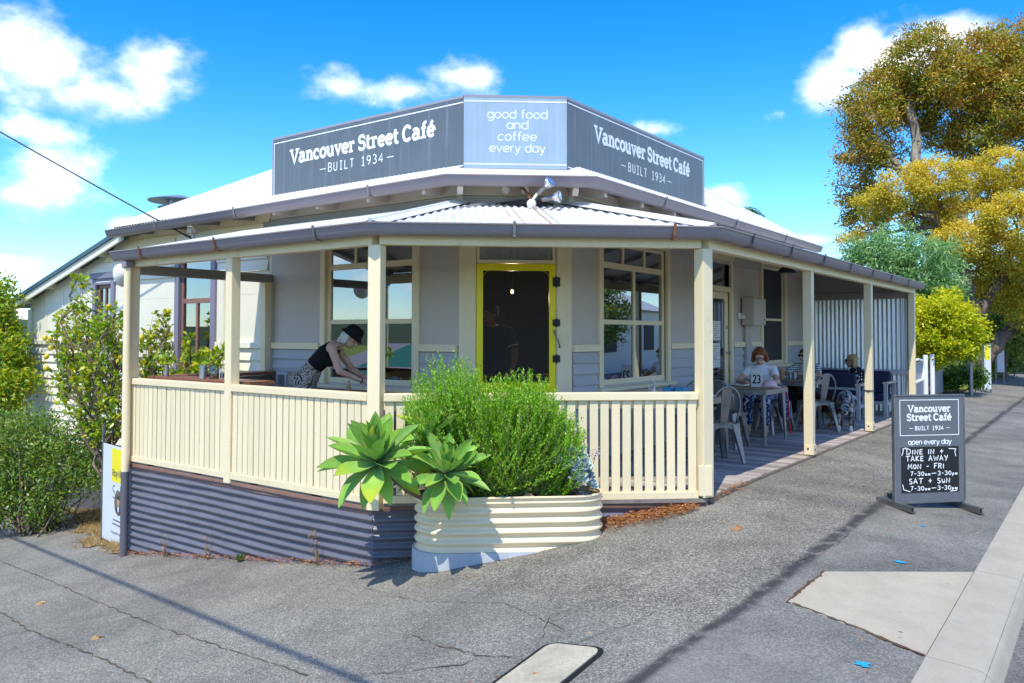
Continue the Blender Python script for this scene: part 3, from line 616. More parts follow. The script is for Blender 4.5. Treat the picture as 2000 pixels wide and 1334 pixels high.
for y in (7.66, 8.53, 9.41, 10.28, 11.15, 12.0, 12.9, 13.8, 14.7):
    mb = MB(); mb.prism([(.0, 3.06), (.33, 2.99), (.33, 2.91), (.0, 2.95)], (XW, y-.025, 0), (1, 0, 0), (0, 0, 1), (0, 1, 0), .05); obj('rafter_tail', mb, m_grey, house)
for P0 in (FC.p(.0, .02, 0), FC.p(WC, .02, 0)):
    mb = MB(); mb.prism([(.0, 3.06), (.35, 2.99), (.35, 2.94), (.28, 2.88), (.0, 2.93)], P0-FC.u*.03, FC.n, (0, 0, 1), FC.u, .06); obj('rafter_tail', mb, m_grey, house)
mb = MB(); FC.box(mb, -.03, .03, .0, .035, 2.8, 3.05); FC.box(mb, WC-.03, WC+.03, .0, .035, 2.8, 3.05); obj('corner_trim', mb, m_grey, house)
# eave lining above rafters
mb = MB(); mb.add([(-12.4, YE+.01, 3.03), (C1[0], YE+.01, 3.03), (-5.65, YW, 3.07), (-12.4, YW, 3.07), (XE-.01, 7.28, 3.03), (XW, 7.467, 3.07), (XE-.01, 15.5, 3.03), (XW, 15.5, 3.07)], [(0, 3, 2, 1), (1, 2, 5, 4), (4, 5, 7, 6)]); obj('eave_lining', mb, m_cream, house)
# lean-to roof on the left
m_blue = paint('blue_grey_roof_edge', (.035, .085, .13), .4, .1)
mb = MB(); sl_ = .262
def lean(y0, y1, dz0, dz1):
    P = []
    for x in (-16.55, -12.36):
        z = 2.96+sl_*(x+12.36)
        for y in (y0, y1):
            for d in (dz0, dz1): P.append((x, y, z+d))
    return MB().add(P, [(0, 2, 3, 1), (4, 5, 7, 6), (0, 1, 5, 4), (2, 6, 7, 3), (0, 4, 6, 2), (1, 3, 7, 5)])
obj('lean_to_roof', lean(6.42, 15.6, .03, .10), m_blue, house); obj('bargeboard', lean(6.45, 6.485, -.085, .029), m_creamw, house)
for x in (-15.9, -15.0, -14.1, -13.2):
    z = 2.96+sl_*(x+12.36); mb = MB(); mb.box(x-.03, x+.03, 6.486, YW, z-.07, z+.02); obj('rafter_tail', mb, m_creamw, house)
fl_ = thing('roof_flue', 'round metal flue with conical cowl on the white roof', 'flue', (-13.38, 8.0, 2.9))
mb = MB(); mb.tube([(-13.38, 8, 2.75), (-13.38, 8, 3.66)], .26, 20); obj('stack', mb, m_steel, fl_, smooth='auto')
mb = MB(); mb.lathe([(.33, 3.655), (.34, 3.67), (.27, 3.69)], (-13.38, 8, 0), 24); obj('collar', mb, m_galv, fl_, smooth='auto')
for k in range(4):
    t = math.pi/2*k+.4; mb = MB(); mb.bar((-13.38+.2*math.cos(t), 8+.2*math.sin(t), 3.66), (-13.38+.2*math.cos(t), 8+.2*math.sin(t), 3.80), .04, .01); obj('stay', mb, m_galv, fl_)
mb = MB(); mb.lathe([(.50, 3.775), (.51, 3.79), (.05, 3.90), (.0, 3.905)], (-13.38, 8, 0), 28); obj('cowl', mb, m_galv, fl_, smooth='auto')
# ------------------------------------------------------------------ verandah
YL, XR = 4.80, -2.862
PA, PB = Vector((-4.981, YL)), Vector((XR, 6.685)); LC = (PB-PA).length; vu = (PB-PA)/LC
VL = FR((0, YL), (1, 0), (0, -1)); VR = FR((XR, 0), (0, 1), (1, 0)); VC = FR(tuple(PA), tuple(vu), (vu.y, -vu.x))
CX, P2X, R2, R3, RD = -8.917, -7.02, 9.753, 12.70, 15.95
ver = thing('verandah', 'cream timber verandah with white iron roof wrapping the cafe corner', 'verandah', (-4, 6, 0))
def post(x, y, z0, z1, w=.105, rz=0.0):
    mb = MB(); u = Vector((math.cos(rz), math.sin(rz), 0)); v = Vector((-u.y, u.x, 0)); mb.obox((x, y, (z0+z1)/2), u, v, (0, 0, 1), w, w, z1-z0); return obj('post', mb, m_cream, ver, bevel=.007)
ac = math.atan2(vu.y, vu.x)
post(CX, YL, -.06, 2.166); post(P2X, YL, -.06, 2.166); post(PA.x, PA.y, -.06, 2.166, .115, ac/2); post(PB.x, PB.y, .002, 2.166, .115, ac/2+R(45))
for y in (R2, R3, RD): post(XR, y, .002, 2.166)
post(-8.90, 6.585, .002, 2.09)
for y in (R2, R3):          # base shoes
    mb = MB(); VR.box(mb, y-.056, y+.056, .054, .062, .01, .13); VR.box(mb, y-.062, y-.054, -.04, .054, .01, .12); pb = obj('post_shoe', mb, m_cream, ver, bevel=.003)
    for q_, r_ in ((VR.p(y, .064, .07), (.008, .012, .012)), (VR.p(y-.064, 0, .08), (.012, .008, .012))): mb = MB(); mb.ell(q_, r_, 8); obj('bolt', mb, m_black, pb)
mb = MB(); mb.obox((PB.x+.03, PB.y-.05, .15), VC.u, VC.n, (0, 0, 1), .12, .03, .26); obj('post_shoe', mb, m_cream, ver, bevel=.004)
mb = MB(); mb.lathe([(.075, .585), (.075, .60)], (XR, R3, 0), 4); obj('strap', mb, m_black, ver)
mb = MB(); mb.tube([(XR-.06, R3-.06, .60), (XR+.06, R3-.06, .60), (XR+.06, R3+.06, .60), (XR-.06, R3+.06, .60), (XR-.06, R3-.06, .60)], .008, 6); obj('leash_loop', mb, m_black, ver)
def beam(fr, a0, a1, z0=2.167, z1=2.285, w=.09, d=0, mat=None, name='beam'):
    mb = MB(); fr.box(mb, a0, a1, d-w/2, d+w/2, z0, z1); return obj(name, mb, mat or m_cream, ver, bevel=.005)
beam(VL, CX-.09, PA.x-.018); beam(VC, .02, LC-.03, z0=2.168); beam(VR, PB.y+.02, RD+.09)
for fr, a0, a1 in ((VL, CX-.10, PA.x+.02), (VC, .0, LC), (VR, PB.y-.02, RD+.1)): beam(fr, a0, a1, 2.286, 2.312, .125, .03, name='fascia')
m_soff = paint('grey_trim_paint', (.30, .285, .28), .6, .06)  # one plain grey for end beams, infill, flashing and rafters
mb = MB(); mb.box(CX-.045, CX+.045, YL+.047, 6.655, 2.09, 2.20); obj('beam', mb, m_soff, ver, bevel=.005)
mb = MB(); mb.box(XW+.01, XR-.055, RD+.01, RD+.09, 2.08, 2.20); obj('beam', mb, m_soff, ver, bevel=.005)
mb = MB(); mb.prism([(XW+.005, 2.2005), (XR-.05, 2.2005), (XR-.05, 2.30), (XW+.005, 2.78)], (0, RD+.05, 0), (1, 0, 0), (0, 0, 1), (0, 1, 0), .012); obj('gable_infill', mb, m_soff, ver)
# roof: eaves 14 cm outside the posts, up to the wall
def isect(p, d, q, e):
    det = d.x*(-e.y)+e.x*d.y; r = q-p; t = (r.x*(-e.y)+e.x*r.y)/det; return p+d*t
OV = .13
eL = YL-OV; eR = XR+OV; cp = PA+Vector((VC.n.x, VC.n.y))*OV
E1 = isect(cp, vu, Vector((0, eL)), Vector((1, 0))); E2 = isect(cp, vu, Vector((eR, 0)), Vector((0, 1)))
ZE, ZW = 2.335, 2.835
runL = YW-eL; sL = (ZW-ZE)/runL
XL0 = CX-.13
roofplane(ver, (XL0, eL, 0), (1, 0, 0), (0, 1, 0), E1.x-XL0, lambda s: runL if XL0+s <= WA.x else runL*max(0.0, (E1.x-XL0-s)/(E1.x-WA.x)), sL, ZE, m_roof)
YR1 = RD+.14
roofplane(ver, (eR, E2.y, 0), (0, 1, 0), (-1, 0, 0), YR1-E2.y, lambda s: (eR-XW) if E2.y+s >= WB.y else (eR-XW)*max(0.0, s/(WB.y-E2.y)), (ZW-ZE)/(eR-XW), ZE, m_roof)
LE = (E2-E1).length; s1 = (WA-E1).dot(vu); s2 = (WB-E1).dot(vu); vin = Vector((-VC.n.x, -VC.n.y)); RC = (WA-E1).dot(vin)
roofplane(ver, (*E1, 0), (*vu, 0), (*vin, 0), LE, lambda s: RC*max(0.0, min(1, s/s1, (LE-s)/(LE-s2))), (ZW-ZE)/RC, ZE, m_roof)
for e, w in ((E1, WA), (E2, WB)):
    mb = MB()
    a = Vector((e.x, e.y, ZE+.012)); b = Vector((w.x, w.y, ZW+.02)); d = (b-a).normalized(); sd = d.cross(Vector((0, 0, 1))).normalized(); u2 = sd.cross(d)
    for s in (-1, 1): mb.add([a+u2*.02, b+u2*.02, b+sd*.13*s-u2*.012, a+sd*.13*s-u2*.012], [(0, 1, 2, 3) if s < 0 else (3, 2, 1, 0)])
    mb.tube([a+u2*.012, b+u2*.012], .022, 8); obj('hip_cap', mb, m_roof, ver, smooth='auto')
mb = MB()
for fr, a0, a1 in ((FL, XL0, WA.x-.01), (FC, .0, WC), (FRR, WB.y, YR1)): fr.box(mb, a0, a1, .028, .034, ZW-.02, ZW+.06)
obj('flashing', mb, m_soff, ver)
m_streak = paint('rust_streak', (.52, .30, .13), .6, .3, scale=20, stretch=(1, 1, .2))
for s0, l_, f0, f1 in ((1.30, .020, .05, .72), (1.52, .034, .0, .96), (1.60, .016, .1, .8), (1.22, .012, .3, .6)):
    mb = MB(); corr(mb, (*E1, 0), (*vu, 0), (*vin, 0), l_, lambda s: RC*f0, lambda s: RC*f1, (ZW-ZE)/RC, ZE+.004, a=s0, per=24); obj('rust_streak', mb, m_streak, ver, smooth=True)
# rafters and battens under the iron
for fr, n_, pts in ((VL, YW, [CX+.3, -8.0, -7.02, -6.1, -5.3]), (VR, XW, [7.6, 8.6, R2, 10.75, 11.75, R3, 13.8, 14.9])):
    for q in pts:
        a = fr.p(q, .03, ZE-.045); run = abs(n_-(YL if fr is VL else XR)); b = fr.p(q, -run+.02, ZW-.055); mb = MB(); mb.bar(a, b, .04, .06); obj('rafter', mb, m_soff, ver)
gt = gutter('gutter', ver, [(XL0-.01, YL-.095), tuple(isect(PA+Vector((VC.n.x, VC.n.y))*.095, vu, Vector((0, YL-.095)), Vector((1, 0)))), tuple(isect(PA+Vector((VC.n.x, VC.n.y))*.095, vu, Vector((XR+.095, 0)), Vector((0, 1)))), (XR+.095, YR1+.01)], 2.236, 0, GP, m_gutter)
VLg = FR((0, YL-.095), (1, 0), (0, -1)); VRg = FR((XR+.095, 0), (0, 1), (1, 0)); VCg = FR(tuple(PA+Vector((VC.n.x, VC.n.y))*.095), tuple(vu), (vu.y, -vu.x))
for x in (-8.42, -7.03): strap(gt, VLg, x, 0, 2.236)
strap(gt, VLg, -5.55, 0, 2.236, m_steel)
for s in (1.15, 2.52): strap(gt, VCg, s, 0, 2.236, m_steel if s < 2 else m_rust)
m_joint = paint('dark_joint', (.07, .06, .075), .6)
for y in (7.35, 8.5, 9.7, 10.9, 12.1, 13.3, 14.6): strap(gt, VRg, y, 0, 2.2365, m_joint)
# downpipe at the far left corner
dp = thing('downpipe', 'round downpipe, cream above and dark below, at the verandah corner', 'downpipe', (-8.84, 4.695, gz(-8.84, 4.695)))
mb = MB(); mb.tube([(-8.84, 4.695, -.12), (-8.84, 4.695, 2.16)], .042, 14); obj('upper_pipe', mb, m_cream, dp, smooth='auto')
mb = MB(); mb.tube([(-8.84, 4.695, gz(-8.84, 4.695)-.05), (-8.84, 4.695, -.1205)], .043, 14); obj('lower_pipe', mb, m_skirt, dp, smooth='auto')
mb = MB(); mb.box(-8.885, -8.795, 4.64, 4.745, 2.15, 2.23); obj('rainhead', mb, m_gutter, dp, bevel=.01)
# railings
def railing(fr, a0, a1, pitch, w, bottom, label):
    rl = MB(); fr.box(rl, a0, a1, -.055, .055, .845, .912); r = obj('handrail', rl, m_cream, ver, bevel=.007)
    mb = MB(); fr.box(mb, a0, a1, -.03, .012, .775, .844); obj('under_rail', mb, m_cream, ver)
    mb = MB(); fr.box(mb, a0, a1, -.03, .045, bottom-.035, bottom+.028); obj('bottom_rail', mb, m_cream, ver, bevel=.004)
    n = int((a1-a0)/pitch); p = (a1-a0)/n; mesh = None
    for i in range(n):
        c = a0+p*(i+.5)
        if mesh is None:
            mb = MB(); mb.obox((0, 0, .0), (1, 0, 0), (0, 1, 0), (0, 0, 1), w, .018, .843-bottom-.029); o = obj('picket', mb, m_cream, ver, local=True, bevel=.003); mesh = o
        else: o = mesh.copy(); COL.objects.link(o)
        pos = fr.p(c+rnd.uniform(-.003, .003), .024+rnd.uniform(-.002, .002), (bottom+.029+.843)/2); o.location = pos-ver.location; o.rotation_euler = (rnd.uniform(-.004, .004), rnd.uniform(-.004, .004), math.atan2(fr.u.y, fr.u.x)+rnd.uniform(-.01, .01))
railing(VL, CX+.053, P2X-.053, .0865, .076, .02, 'left'); railing(VL, P2X+.053, PA.x-.06, .0865, .074, .02, 'left'); railing(VC, .065, LC-.065, .0965, .072, .03, 'corner')
for a in (-8.45, -7.55, -6.6, -5.7): mb = MB(); VL.box(mb, a-.07, a+.07, -.02, .03, -.055, -.0155); obj('packing_block', mb, m_cream, ver)
# deck
mb = MB(); P = [(CX-.05, YL-.03), (PA.x-.01, YL-.03), (XR+.005, PB.y-.02), (XR+.005, 6.80), (XW+.02, 6.80)]
mb.prism([(CX-.05, YL-.03), (PA.x-.01, YL-.03), (XR+.03, PB.y-.05), (XR+.03, 6.80), (XW, 6.80), (XW, 7.46), (WA.x, YW), (CX-.05, YW)], (0, 0, -.035), (1, 0, 0), (0, 1, 0), (0, 0, 1), .033); obj('deck_floor', mb, m_deck, ver)
y = 6.83; mesh = None
while y < RD+.05:
    if mesh is None:
        mb = MB(); mb.obox((0, 0, 0), (1, 0, 0), (0, 1, 0), (0, 0, 1), XR-XW+.03, .086, .03); mesh = obj('deck_board', mb, m_deck, ver, local=True, bevel=.004); o = mesh
    else: o = mesh.copy(); COL.objects.link(o)
    o.location = Vector(((XW+XR)/2+.0+rnd.uniform(-.008, .008), y, -.017+rnd.uniform(-.0025, .0025)))-ver.location; o.rotation_euler = (rnd.uniform(-.012, .012), rnd.uniform(-.0015, .0015), rnd.uniform(-.003, .003)); y += .0925
mb = MB(); VR.box(mb, PB.y+.03, RD+.1, .012, .045, -.12, -.004); obj('edge_beam', mb, m_table, ver, bevel=.004)
mb = MB(); VL.box(mb, CX-.06, PA.x-.01, -.02, .032, -.105, -.036); obj('bearer', mb, m_bearer, ver, bevel=.004); mb = MB(); VC.box(mb, .005, LC+.02, -.02, .034, -.106, -.036); obj('bearer', mb, m_bearer, ver, bevel=.004)
# painted iron skirt, waves running level
def skirt(fr, a0, a1, ztop, zbot, dd=0):
    mb = MB(); n = max(6, int((a1-a0)/.08)); k = int((ztop-zbot)/.076*8); P = []
    for i in range(n+1):
        a = a0+(a1-a0)*i/n
        for j in range(k+1):
            z = ztop-(ztop-zbot)*j/k; w = .015*math.cos(2*math.pi*(ztop-z)/.076)+.004*math.sin(a*3.1+j*.05)+.006*math.sin(a*1.3+j*.13)+.003*math.sin(a*9.1+j*.31)
            P.append(fr.p(a, .02+dd+w, z+.004*math.sin(a*2.3)))
    m = k+1; F = [(i*m+j, i*m+j+1, (i+1)*m+j+1, (i+1)*m+j) for i in range(n) for j in range(k)]
    mb.add(P, F); return obj('skirt_sheet', mb, m_skirt, ver, smooth=True)
skirt(VL, CX-.12, -7.06, -.066, -1.14, .016); skirt(VL, -7.12, PA.x+.02, -.066, -.95, .021); skirt(VC, -.015, 1.5, -.066, -.62, .018); skirt(VC, 1.44, LC, -.066, -.4, .022)
m_zinc = metal('zinc_sheet', (.70, .72, .75), .42, .0, .08)
# corrugated end wall
mb = MB(); 
x = XW+.02
while x < XR-.06:
    l = min(.762, XR-.055-x); mb = MB(); corr(mb, (x, RD+.035, .02), (1, 0, 0), (0, 0, 1), l, lambda s: 0, lambda s: 2.07, 0, 0, amp=.012, a=0, vert=True, per=14); obj('wall_sheet', mb, m_zinc, ver, smooth=True); x += .762
mb = MB(); mb.box(XW+.02, XR-.055, RD-.03, RD+.015, .70, .79); obj('wall_rail', mb, m_greyb, ver, bevel=.005)
# ------------------------------------------------------------------ lettering: stroke glyphs
def arc(cx, cy, rx, ry, a0, a1, n=14): return [(cx+rx*math.cos(R(a0+(a1-a0)*i/n)), cy+ry*math.sin(R(a0+(a1-a0)*i/n))) for i in range(n+1)]
circ = lambda cx=.5, cy=.5, r=.5, ry=None: arc(cx, cy, r, ry or r, 90, 450, 22)
# geometric sans, x height 1
SANS = {'o': (1, [circ()]), 'c': (.9, [arc(.5, .5, .5, .5, 48, 312)]), 'e': (1, [[(.03, .5), (.97, .5)], arc(.5, .5, .5, .5, 2, 318)]), 'a': (1, [circ(), [(1, 1.02), (1, 0)]]), 'd': (1, [circ(), [(1, 1.5), (1, 0)]]),
 'b': (1, [circ(), [(0, 1.5), (0, 0)]]), 'p': (1, [circ(), [(0, 1.02), (0, -.48)]]), 'g': (1, [circ(), [(1, 1.02), (1, -.05)]+arc(.55, -.05, .45, .42, 0, -140, 10)]), 'f': (.55, [[(.2, 0), (.2, 1.15)]+arc(.48, 1.15, .28, .32, 180, 75, 8), [(0, .92), (.52, .92)]]),
 'n': (.85, [[(0, 1.02), (0, 0)], [(0, .5)]+arc(.42, .55, .42, .45, 175, 0, 12)+[(.84, 0)]]), 'v': (.85, [[(0, 1), (.43, 0), (.86, 1)]]), 'r': (.5, [[(0, 1.02), (0, 0)], [(0, .5)]+arc(.38, .55, .38, .45, 175, 70, 8)]), 'y': (.85, [[(0, 1), (.43, .02)], [(.88, 1), (.40, -.2), (.28, -.4), (.05, -.42)]]),
 ' ': (.42, []), 'l': (.05, [[(0, 0), (0, 1.5)]]), 'i': (.05, [[(0, 0), (0, 1)], [(0, 1.22), (0, 1.4)]]), 't': (.5, [[(.2, 1.35), (.2, 0)], [(0, .95), (.48, .95)]]), 'h': (.85, [[(0, 1.5), (0, 0)], [(0, .5)]+arc(.42, .55, .42, .45, 175, 0, 12)+[(.84, 0)]]), 'w': (1.3, [[(0, 1), (.33, 0), (.65, 1), (.97, 0), (1.3, 1)]]), 'm': (1.4, [[(0, 1.02), (0, 0)], [(0, .5)]+arc(.35, .6, .35, .4, 175, 0, 9)+[(.7, 0)], [(.7, .5)]+arc(1.05, .6, .35, .4, 175, 0, 9)+[(1.4, 0)]]), '.': (.1, [[(0, 0), (.1, 0)]]),
 's': (.7, [arc(.35, .74, .31, .26, 40, 255, 10)+arc(.35, .25, .34, .26, 80, -145, 10)]), 'S': (.85, [arc(.42, 1.08, .38, .36, 40, 255, 10)+arc(.42, .38, .42, .38, 80, -145, 10)]),
 'R': (.9, [[(0, 0), (0, 1.42), (.45, 1.42)]+arc(.45, 1.06, .4, .36, 90, -90, 10)+[(0, .70)], [(.42, .68), (.9, 0)]]), 'W': (1.6, [[(0, 1.42), (.4, 0), (.8, 1.3), (1.2, 0), (1.6, 1.42)]]),
 '2': (.8, [arc(.4, 1.0, .36, .4, 165, -20, 12)+[(.05, 0), (.82, 0)]]), '3': (.8, [arc(.36, 1.04, .34, .36, 150, -90, 12), arc(.36, .36, .40, .36, 88, -150, 12)])}
# slab serif, x height 1, caps 1.42: (advance, strokes, serif bars (x centre, y, width))
SLAB = {'V': (1.5, [[(.22, 1.36), (.75, .02), (1.28, 1.36)]], [(.24, 1.35, .6), (1.26, 1.35, .6)]), 'S': (1.1, [arc(.53, 1.04, .38, .33, 20, 255, 10)+arc(.53, .40, .42, .36, 75, -160, 12)], [(.95, 1.1, .12), (.1, .3, .12)]),
 'C': (1.3, [arc(.65, .71, .52, .66, 42, 318, 18)], [(1.08, 1.16, .14)]), 'a': (1.12, [arc(.45, .68, .34, .27, 155, 0, 9)+[(.79, .0)], arc(.44, .29, .33, .26, 55, 350, 14)], [(.9, .06, .38)]), 'n': (1.22, [[(.28, 1.0), (.28, .05)], [(.28, .5)]+arc(.60, .58, .32, .36, 170, 0, 10)+[(.92, .05)]], [(.27, .06, .54), (.93, .06, .5), (.16, .95, .3)]),
 'c': (1.0, [arc(.52, .5, .41, .44, 45, 318, 14)], [(.82, .76, .16)]), 'o': (1.06, [arc(.53, .5, .41, .44, 90, 450, 20)], []), 'u': (1.22, [[(.27, .96), (.27, .42)]+arc(.58, .40, .31, .34, 180, 355, 10), [(.91, .96), (.91, .05)]], [(.16, .95, .32), (.80, .95, .3), (1.0, .06, .3)]),
 'v': (1.12, [[(.2, .96), (.56, .03), (.92, .96)]], [(.22, .95, .44), (.9, .95, .44)]), 'e': (1.04, [[(.14, .52), (.88, .52)], arc(.52, .5, .41, .44, 0, 318, 16)], []), 'r': (.92, [[(.28, 1.0), (.28, .05)], [(.28, .55)]+arc(.58, .6, .3, .34, 165, 60, 7)], [(.3, .06, .58), (.16, .95, .3), (.78, .84, .14)]),
 't': (.78, [[(.3, 1.32), (.3, .3)]+arc(.52, .28, .22, .22, 180, 320, 7)], [(.36, .92, .66)]), 'f': (.76, [[(.32, .05), (.32, 1.1)]+arc(.56, 1.12, .24, .26, 180, 60, 7)], [(.34, .06, .58), (.34, .9, .62)]), ' ': (.42, [], []), '\u00e9': (1.04, [[(.14, .52), (.88, .52)], arc(.52, .5, .41, .44, 0, 318, 16), [(.46, 1.12), (.72, 1.42)]], [])}
# condensed light capitals and figures, height 1
MONO = {'B': (.55, [[(0, 0), (0, 1), (.25, 1)]+arc(.25, .76, .22, .24, 90, -90, 8)+[(0, .52)], [(.22, .515)]+arc(.24, .26, .26, .26, 90, -90, 8)+[(0, 0)]]), 'U': (.55, [[(0, 1), (0, .26)]+arc(.25, .26, .25, .26, 180, 360, 10)+[(.5, 1)]]), 'I': (.5, [[(.25, 0), (.25, 1)], [(.06, 1), (.44, 1)], [(.06, 0), (.44, 0)]]), 'L': (.5, [[(0, 1), (0, 0), (.46, 0)]]), 'T': (.55, [[(.27, 0), (.27, 1)], [(0, 1), (.54, 1)]]),
 '1': (.5, [[(.06, .82), (.27, 1), (.27, 0)], [(.06, 0), (.48, 0)]]), '9': (.55, [arc(.26, .72, .25, .28, 0, 360, 16), [(.51, .72), (.47, .35), (.2, 0)]]), '3': (.55, [arc(.23, .76, .25, .24, 140, -90, 10), arc(.23, .26, .28, .26, 90, -140, 10)]), '4': (.6, [[(.42, 0), (.42, 1), (0, .3), (.58, .3)]]), '-': (.5, [[(0, .45), (.5, .45)]]), ' ': (.5, [])}
HAND = {'D': (.72, [[(.1, 1.02), (.06, -.03)], [(-.1, .95), (.3, .98)]+arc(.25, .5, .42, .46, 80, -95, 9)]), 'I': (.2, [[(.1, .78), (.08, 0)]]), 'J': (.2, [[(.1, 1), (.08, 0)]]), 'N': (.62, [[(.02, 0), (.06, .8), (.48, .02), (.54, .82)]]), 'E': (.5, [[(.46, .8), (.04, .78), (.02, .02), (.46, .04)], [(.03, .42), (.38, .44)]]), 'T': (.62, [[(.3, 0), (.32, .85)], [(0, .84), (.68, .9)]]), 'A': (.6, [[(0, 0), (.28, .9), (.56, 0)], [(.1, .32), (.48, .34)]]), 'K': (.58, [[(.04, .9), (.03, 0)], [(.5, .88), (.06, .42), (.52, 0)]]), 'W': (.8, [[(0, .85), (.2, .02), (.4, .6), (.58, .02), (.8, .88)]]), 'Y': (.58, [[(0, .85), (.26, .42)], [(.56, .9), (.18, -.05)]]),
 'M': (.68, [[(0, 0), (.06, .85), (.32, .3), (.58, .88), (.64, 0)]]), 'O': (.5, [arc(.24, .4, .22, .34, 100, 460, 14)]), 'F': (.55, [[(.08, 0), (.1, .85)], [(0, .84), (.56, .9)], [(.1, .45), (.42, .48)]]), 'R': (.55, [[(.04, 0), (.06, .85)]+arc(.22, .64, .24, .22, 80, -95, 7)+[(.52, 0)]]), 'S': (.5, [arc(.26, .62, .2, .2, 40, 250, 8)+arc(.22, .2, .22, .22, 75, -140, 8)]), 'U': (.5, [[(.02, .7), (.04, .2), (.2, .02), (.4, .2), (.44, .72), (.46, .02)]]),
 '7': (.48, [[(0, .85), (.44, .88), (.14, 0)]]), '3': (.48, [arc(.2, .64, .22, .2, 150, -80, 8)+arc(.2, .22, .24, .22, 80, -150, 8)]), '0': (.52, [arc(.25, .4, .23, .38, 90, 450, 14)]), 'a': (.34, [arc(.14, .18, .13, .17, 40, 330, 8), [(.29, .38), (.3, 0)]]), 'm': (.42, [[(.02, 0), (.04, .36), (.16, .34), (.18, 0)], [(.18, .3), (.32, .34), (.34, 0)]]), 'p': (.34, [[(.04, .36), (.02, -.25)], arc(.17, .2, .13, .16, 160, -140, 8)]), '-': (.4, [[(.04, .4), (.36, .42)]]), '=': (1.0, [[(.04, .4), (.9, .45)]]), '+': (.6, [[(.06, .42), (.56, .46)], [(.3, .78), (.32, .1)]]), ' ': (.45, []), 'Q': (.5, [[(.02, .4), (.3, .42)]])}
def stroke(mb, pts, t, o, u, v, n, d0, d1, tv=None):
    P = [Vector(p) for p in pts]; q = [P[0]]
    for p in P[1:]:
        if (p-q[-1]).length > 1e-5: q.append(p)
    P = q; k = len(P); closed = k > 3 and (P[0]-P[-1]).length < 1e-3
    if closed: P = P[:-1]; k -= 1
    L = []; Rr = []
    for i in range(k):
        a = P[i-1] if (closed or i) else None; b = P[(i+1) % k] if (closed or i < k-1) else None
        d0_ = (P[i]-a).normalized() if a is not None else (b-P[i]).normalized(); d1_ = (b-P[i]).normalized() if b is not None else d0_
        n0 = Vector((-d0_.y, d0_.x)); n1 = Vector((-d1_.y, d1_.x)); m = n0+n1
        m = m/max(.45, m.dot(n0)) if m.length > 1e-3 else n0
        L.append(P[i]+m*t/2); Rr.append(P[i]-m*t/2)
    V = []
    for d in (d1, d0):
        for p in L+Rr: V.append(o+u*p.x+v*p.y+n*d)
    F = []; N2 = 2*k
    for i in range(k if closed else k-1):
        j = (i+1) % k
        F.append((k+i, k+j, j, i)); F.append((i, j, N2+j, N2+i)); F.append((k+j, k+i, N2+k+i, N2+k+j))
    if not closed: F += [(k, 0, N2, N2+k), (k-1, 2*k-1, N2+2*k-1, N2+k-1)]
    mb.add(V, F)
def write(mb, s, font, o, u, v, n, width, h, t, sp=.22, d=.001, hs=.19, italic=0):
    "o: baseline centre; width: total; h: height of one glyph unit; t: stroke in glyph units"
    g = [font[c] for c in s]; adv = sum(x[0] for x in g)+sp*(len(g)-1); sx = width/adv; x = -adv/2; c = 0; um = Vector(u); vm = Vector(v)
    for e in g:
        for st in e[1]:
            c += 1
            pts = [((x+p[0])*sx+italic*p[1]*h, p[1]*h) for p in st]
            stroke(mb, pts, t*h, Vector(o), um, vm, Vector(n), d-.0008, d+.0007+.00022*(c % 5))
        if len(e) > 2:
            for bx, by, bw in e[2]:
                c += 1; stroke(mb, [((x+bx-bw/2)*sx, by*h), ((x+bx+bw/2)*sx, by*h)], hs*h, Vector(o), um, vm, Vector(n), d-.0008, d+.0018+.00022*(c % 5))
        x += e[0]+sp
def frame_line(mb, fr, a0, a1, z0, z1, w, d, sides='lrtb'):
    if 't' in sides: fr.box(mb, a0, a1, d, d+.0015, z1-w, z1)
    if 'b' in sides: fr.box(mb, a0, a1, d, d+.0015, z0, z0+w)
    if 'l' in sides: fr.box(mb, a0, a0+w, d, d+.0015, z0+w, z1-w)
    if 'r' in sides: fr.box(mb, a1-w, a1, d, d+.0015, z0+w, z1-w)
# ------------------------------------------------------------------ roof signs
def signmat(name, c, k):
    t = NT(name); st = t.noise(16, 5, .65, stretch=(1, 1, .04)); bl = t.noise(1.6, 4, .6); fine = t.noise(70, 3, .6, stretch=(1, 1, .05))
    col = t.ramp(t.math('ADD', t.math('MULTIPLY', st, .55), t.math('MULTIPLY', bl, .45)), [(.3, [v*.82 for v in c]), (.7, [min(1, v*1.2) for v in c])])
    pale = t.math('MULTIPLY', t.step(st, .55, .75), .28); col = t.mix(pale, col, (.36, .42, .46))
    return t.fin(col, t.step(fine, .3, .7, .30, .45), .25, .5)
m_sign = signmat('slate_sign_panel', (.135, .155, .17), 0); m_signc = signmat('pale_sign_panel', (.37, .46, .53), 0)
SA, SB = Vector((-5.60, YW+.0)), Vector((XW, 7.39)); su = (SB-SA).normalized(); SLn = (SB-SA).length; FS = FR(tuple(SA), tuple(su), (su.y, -su.x))
m_signedge = paint('grey_sign_edge', (.30, .30, .34), .4, .05)
def signboard(fr, a0, a1, z0, z1, mat, label, writing, sides):
    o = thing('roof_sign', label, 'sign', fr.p((a0+a1)/2, 0, z0), group='signs standing along the cafe roof edge')
    mb = MB(); fr.box(mb, a0, a1, -.05, 0, z0, z1); obj('panel', mb, mat, o)
    mb = MB(); frame_line(mb, fr, a0+.001, a1-.001, z0-.002, z1+.002, .018, .0005, sides); fr.box(mb, a0, a1, -.055, .002, z1+.0025, z1+.012); obj('edging', mb, m_signedge, o)
    for i, t in enumerate((.01, .34, .66, .99)):
        for z in (z0+.02, z1-.02):
            pass
    mb = MB(); writing(mb, fr); obj('lettering', mb, m_letter, o); return o
